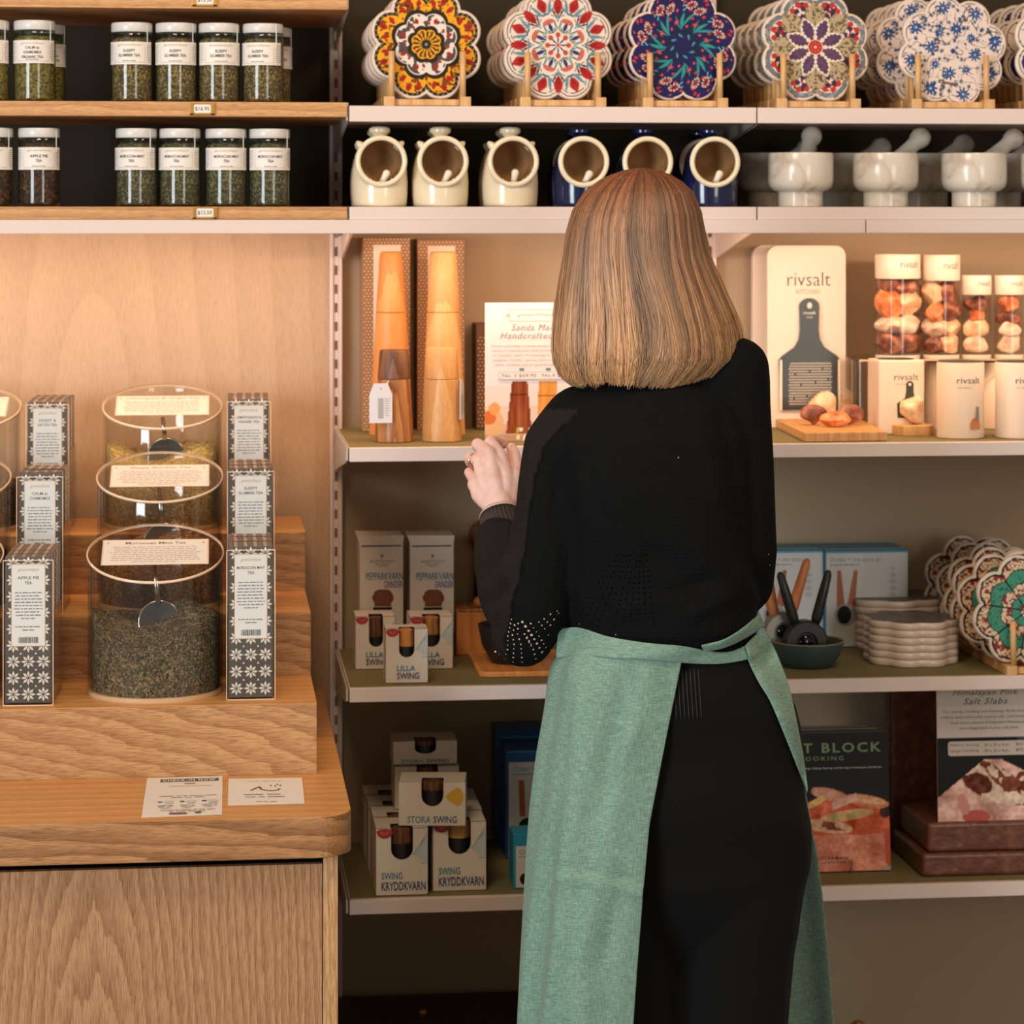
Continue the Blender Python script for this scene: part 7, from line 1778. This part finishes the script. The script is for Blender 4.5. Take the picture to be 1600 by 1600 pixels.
def catmull(P, n):
    P = [Vector(p) for p in P]; P = [P[0] * 2 - P[1]] + P + [P[-1] * 2 - P[-2]]; out = []; k = len(P) - 3
    for i in range(n):
        t = i / (n - 1) * k; j = min(int(t), k - 1); t -= j; a, b_, c, d = P[j:j + 4]
        out.append(0.5 * ((2 * b_) + (c - a) * t + (2 * a - 5 * b_ + 4 * c - d) * t * t + (3 * b_ - a - 3 * c + d) * t ** 3))
    return out
apE = [(1020, 1066), (1035, 1065), (1070, 1058), (1110, 1050), (1160, 1040), (1290, 1015), (1400, 1005), (1500, 997), (1600, 990), (1780, 985)]
apS = [(1020, 872), (1035, 861), (1060, 856), (1110, 850), (1180, 839), (1260, 830), (1400, 820), (1500, 812), (1600, 807), (1780, 800)]
apR = [(1020, 1200), (1100, 1236), (1230, 1258), (1310, 1272), (1330, 1277), (1420, 1288), (1520, 1297), (1600, 1303), (1780, 1316)]
vsr = list(np.linspace(1012, 1780, 84)); nC = 92; vv = []
for i, v in enumerate(vsr):
    e = float(np.interp(v, *zip(*apE))); s = float(np.interp(v, *zip(*apS))); rgt = float(np.interp(v, *zip(*apR))); t = min(1, (v - 1012) / 400)
    yb = 3.663 - 0.008 * t
    pts = [at(e, v, yb + 0.004), at(e - (e - s) * 0.33, v, yb + 0.000), at(e - (e - s) * 0.68, v, yb + 0.022), at(s + (e - s) * 0.10, v, yb + 0.070), at(s + 1, v, 3.79), at(s + 18, v, 3.90), at(s + 110, v, 3.955 + 0.01 * t), at((s + rgt) / 2 + 20, v, 3.965 + 0.015 * t), at(rgt - 60, v, 3.945 + 0.015 * t), at(rgt, v, 3.90 + 0.02 * t)]
    row = catmull(pts, nC)
    for j, p in enumerate(row):
        q = j / (nC - 1); wv = 0
        if q < 0.5:
            k = math.sin(q * math.pi / 0.5)
            wv = (0.0060 * math.sin(q * 30 + v * 0.006) + 0.0045 * math.sin(q * 57 - v * 0.009 + 1)) * k * (0.35 + 0.65 * t)
            # pressed crease low on the panel and slanting drapes from the band
            u_ = e - (e - s) * q / 0.36; c1 = v - (1352 + (u_ - 880) * 0.24)
            wv += -0.0065 * math.exp(-(c1 / 5.0) ** 2) * max(0, min(1, (u_ - 868) / 25)) * max(0, min(1, (1010 - u_) / 25))
            wv += 0.0050 * math.exp(-((c1 - 12) / 9.0) ** 2) * max(0, min(1, (u_ - 868) / 25))
            for (ua, va, ub, vb2, am) in ((930, 1035, 905, 1200, 0.008), (985, 1040, 935, 1300, -0.008), (1000, 1120, 960, 1220, 0.006), (900, 1420, 860, 1620, 0.009), (960, 1400, 925, 1560, -0.008)):
                if va < v < vb2:
                    tt = (v - va) / (vb2 - va); uc_ = ua + (ub - ua) * tt; wv += am * math.exp(-((u_ - uc_) / 13) ** 2) * math.sin(tt * math.pi)
        d = Vector((p.x, p.y, 0)) - Vector((at(1040, v, 3.8).x, 3.81, 0)); d.normalize()
        vv.append(p + d * wv)
ff = [(i * nC + j, i * nC + j + 1, (i + 1) * nC + j + 1, (i + 1) * nC + j) for i in range(len(vsr) - 1) for j in range(nC - 1)]
ap = child('apron', vv, ff, linen, label='sage green linen apron tied at the back'); md = ap.modifiers.new('thick', 'SOLIDIFY'); md.thickness = 0.0016; md.offset = 0
md = ap.modifiers.new('sub', 'SUBSURF'); md.levels = 1; md.render_levels = 1
# hem stitched fold along the back edge
B2 = bvh((vs_, fs_), (vt_, ft_), (vv, ff))
def strip(name, top, bot, parent, off=0.004, n=40, k=6, th=0.0014, wig=0.0, curve=0.002, Yd=3.76, tr=None, lo_off=None):
    T_ = catmull([Vector((u, v, 0)) for u, v in top], n); Bt = catmull([Vector((u, v, 0)) for u, v in bot], n); P = []
    for i in range(n):
        for j in range(k):
            q = j / (k - 1); c = T_[i].lerp(Bt[i], q)
            P.append((c.x, c.y, q, i))
    pos = []; last = None
    for (u, v, q, i) in P:
        p, nn = hit(u, v, off, tr or B2, Yd); t_ = p.y
        pos.append([u, v, t_])
    Ys_ = np.array([p[2] for p in pos]).reshape(n, k)
    for _ in range(6):                       # relax the depth so the band does not follow every crease
        pad = np.pad(Ys_, ((1, 1), (1, 1)), 'edge'); av = (pad[:-2, 1:-1] + pad[2:, 1:-1] + pad[1:-1, :-2] + pad[1:-1, 2:]) / 4; Ys_ = np.minimum(Ys_, av) * 0.5 + av * 0.5
    out = []
    for idx, (u, v, q, i) in enumerate(P):
        y = Ys_[i, idx % k] - 0.0015 - curve * math.sin(q * math.pi) + wig * math.sin(i * 0.55 + q * 2.5)
        out.append(at(u, v, y))
    fs = [(i * k + j, (i + 1) * k + j, (i + 1) * k + j + 1, i * k + j + 1) for i in range(n - 1) for j in range(k - 1)]
    o = child(name, out, fs, linen, parent); md = o.modifiers.new('thick', 'SOLIDIFY'); md.thickness = th; md.offset = 0
    md = o.modifiers.new('sub', 'SUBSURF'); md.levels = 1; md.render_levels = 1
    return o
strip('waistband', [(872, 982), (905, 980), (950, 994), (1010, 1004), (1065, 1009), (1110, 1017), (1140, 1018), (1170, 1006)], [(868, 1030), (905, 1024), (950, 1028), (1010, 1031), (1065, 1036), (1110, 1038), (1140, 1036), (1172, 1030)], ap, off=0.004, wig=0.0006)
strip('tie', [(1095, 1008), (1130, 999), (1160, 981), (1188, 957)], [(1100, 1018), (1130, 1013), (1162, 999), (1196, 978)], ap, off=0.006, n=24, wig=0.0005)
strip('knot', [(1164, 1008), (1178, 994), (1194, 979)], [(1172, 1034), (1190, 1018), (1206, 1000)], ap, off=0.012, n=14, curve=0.006)
strip('tie_end', [(1192, 980), (1208, 1008), (1222, 1040), (1234, 1075), (1246, 1130), (1256, 1185), (1262, 1232)], [(1162, 1012), (1172, 1040), (1186, 1068), (1204, 1098), (1226, 1150), (1246, 1200), (1262, 1240)], ap, off=0.010, n=44, k=7, wig=0.0012, curve=0.003, Yd=3.74)
# stitched back-waist tab of the trousers
tb = MB(); 
for k in range(7):
    P = []
    for j in range(10):
        p, nn = hit(1052 + k * 6.5 + j * 0.6, 1044 + j * 9, 0.0010); P.append(p)
    tb.tube(P, 0.0009, 6)
child('waist_stitching', tb.v, tb.f, mat('black_thread', (34, 31, 29), 0.7), trousers, kind='stuff')

# ---- hair
HY = 3.80
hairT = [(262, 1001, 3, 0.004), (266, 1001, 26, 0.022), (272, 1001, 44, 0.038), (282, 1000, 63, 0.054), (300, 998, 84, 0.072), (330, 995, 100, 0.089), (360, 993, 107, 0.098), (400, 994, 114, 0.105), (450, 1001, 129, 0.110), (500, 1010, 144, 0.112), (540, 1014, 150, 0.115), (565, 1014, 149, 0.116), (590, 1005, 130, 0.108), (606, 1000, 104, 0.098), (620, 1000, 84, 0.09)]
endT = [(-100, 596), (-80, 602), (-60, 602), (-30, 598), (0, 602), (30, 604), (48, 594), (62, 578), (80, 562), (100, 556)]
hk = [r[0] for r in hairT]; hu, hh_, hd_ = [[r[i] for r in hairT] for i in (1, 2, 3)]
def hair_pt(ph, v, k=1.0):
    uc = np.interp(v, hk, hu); hw = np.interp(v, hk, hh_); db = np.interp(v, hk, hd_)
    s = math.sin(ph); c = math.cos(ph)
    if c < 0: db = db * 0.55                       # front: only down to the temples
    sgn = math.copysign(abs(s) ** 0.92, s)
    return at(uc + hw * k * sgn, v, HY - db * k * c)
# inner cap
cap = MB(); nA, nV = 60, 34; vs = []
for i in range(nV):
    t = i / (nV - 1)
    for j in range(nA):
        ph = R_(-118 + 236 * j / (nA - 1)); ve = float(np.interp(math.degrees(ph), *zip(*endT))) - 8
        v = 275 + (ve - 275) * (t ** 1.6); vs.append(hair_pt(ph, v, 0.74 + 0.20 * min(1, t * 5)))
hcol = mat('hair_under', (92, 58, 36), 0.7)
hb = child('hair', vs, [(i * nA + j, i * nA + j + 1, (i + 1) * nA + j + 1, (i + 1) * nA + j) for i in range(nV - 1) for j in range(nA - 1)], hcol, label='straight shoulder length blonde bob'); md = hb.modifiers.new('thick', 'SOLIDIFY'); md.thickness = 0.002
hairM = bpy.data.materials.new('hair_strands'); hairM.use_nodes = True; N = hairM.node_tree.nodes; L = hairM.node_tree.links; b = N['Principled BSDF']
a = N.new('ShaderNodeAttribute'); a.attribute_name = 'Col'; L.new(a.outputs['Color'], b.inputs['Base Color']); b.inputs['Roughness'].default_value = 0.42; b.inputs['Specular IOR Level'].default_value = 0.6
V_, F_, K_ = [], [], []; rg = random.Random(11); NS = 8600; seg = 17
root = np.array([122., 68, 42]); midc = np.array([144., 108, 80]); tip = np.array([204., 156, 108])
for s_i in range(NS):
    ph0 = math.radians(rg.uniform(-116, 116)) if s_i > 500 else math.radians(rg.uniform(-75, 75))
    lay = rg.random(); k0 = 0.965 + 0.04 * lay
    ve = float(np.interp(math.degrees(ph0), *zip(*endT))) + rg.gauss(0, 3.0) - (rg.random() ** 3) * 46
    clump = vnoise(np.array([ph0 * 7 + 50]), np.array([3.3]), 4)[0]; cl2 = vnoise(np.array([ph0 * 22 + 50]), np.array([1.3]), 5)[0]
    k0 += 0.034 * (cl2 - 0.5) + 0.03 * (clump - 0.5)
    shade = 0.60 + 0.52 * cl2 + rg.uniform(-0.2, 0.22); warm = rg.uniform(-8, 8)
    rad = rg.uniform(0.00042, 0.00075); start = 0.0 if rg.random() < 0.55 else rg.uniform(0, 0.25)
    rgp = rg.uniform(0, 6); pts = []; fly = rg.random() < 0.012
    for i in range(seg):
        t = start + (1 - start) * i / (seg - 1); v = 262.5 + (ve - 262.5) * (t ** 1.5)
        sway = (vnoise(np.array([ph0 * 5 + 20]), np.array([t * 2.6 + 2]), 7)[0] - 0.5) * 0.26 * t + (cl2 - 0.5) * 0.10 * t * math.sin(t * 5) + 0.035 * math.sin(t * 6 + rgp) * t
        kk = k0 + (0.03 * t * rg.random() if fly else 0) + 0.006 * math.sin(t * 9 + ph0 * 13)
        pts.append(hair_pt(ph0 + sway, v, kk))
    base = len(V_)
    for i, p in enumerate(pts):
        t = start + (1 - start) * i / (seg - 1)
        d = (pts[min(i + 1, seg - 1)] - pts[max(i - 1, 0)]).normalized(); o_ = Vector((p.x - pts[0].x * 0 - at(1003, 400, HY).x, p.y - HY, 0.02)).normalized(); e = d.cross(o_).normalized()
        rr = rad * (1.0 - 0.55 * max(0, t - 0.75) / 0.25) * (0.7 if t < 0.08 else 1)
        V_ += [p + e * rr, p + o_ * rr * 0.9, p - e * rr]
        c = root * (1 - min(1, t / 0.5)) + midc * min(1, t / 0.5) if t < 0.5 else midc * (1 - (t - 0.5) / 0.5) + tip * ((t - 0.5) / 0.5)
        c = c * shade + np.array([warm, 0, -warm]); K_ += [c, c, c]
    for i in range(seg - 1):
        q = base + i * 3; F_ += [(q, q + 3, q + 4, q + 1), (q + 1, q + 4, q + 5, q + 2)]
child('strands', V_, F_, hairM, hb, col=K_, kind='stuff')
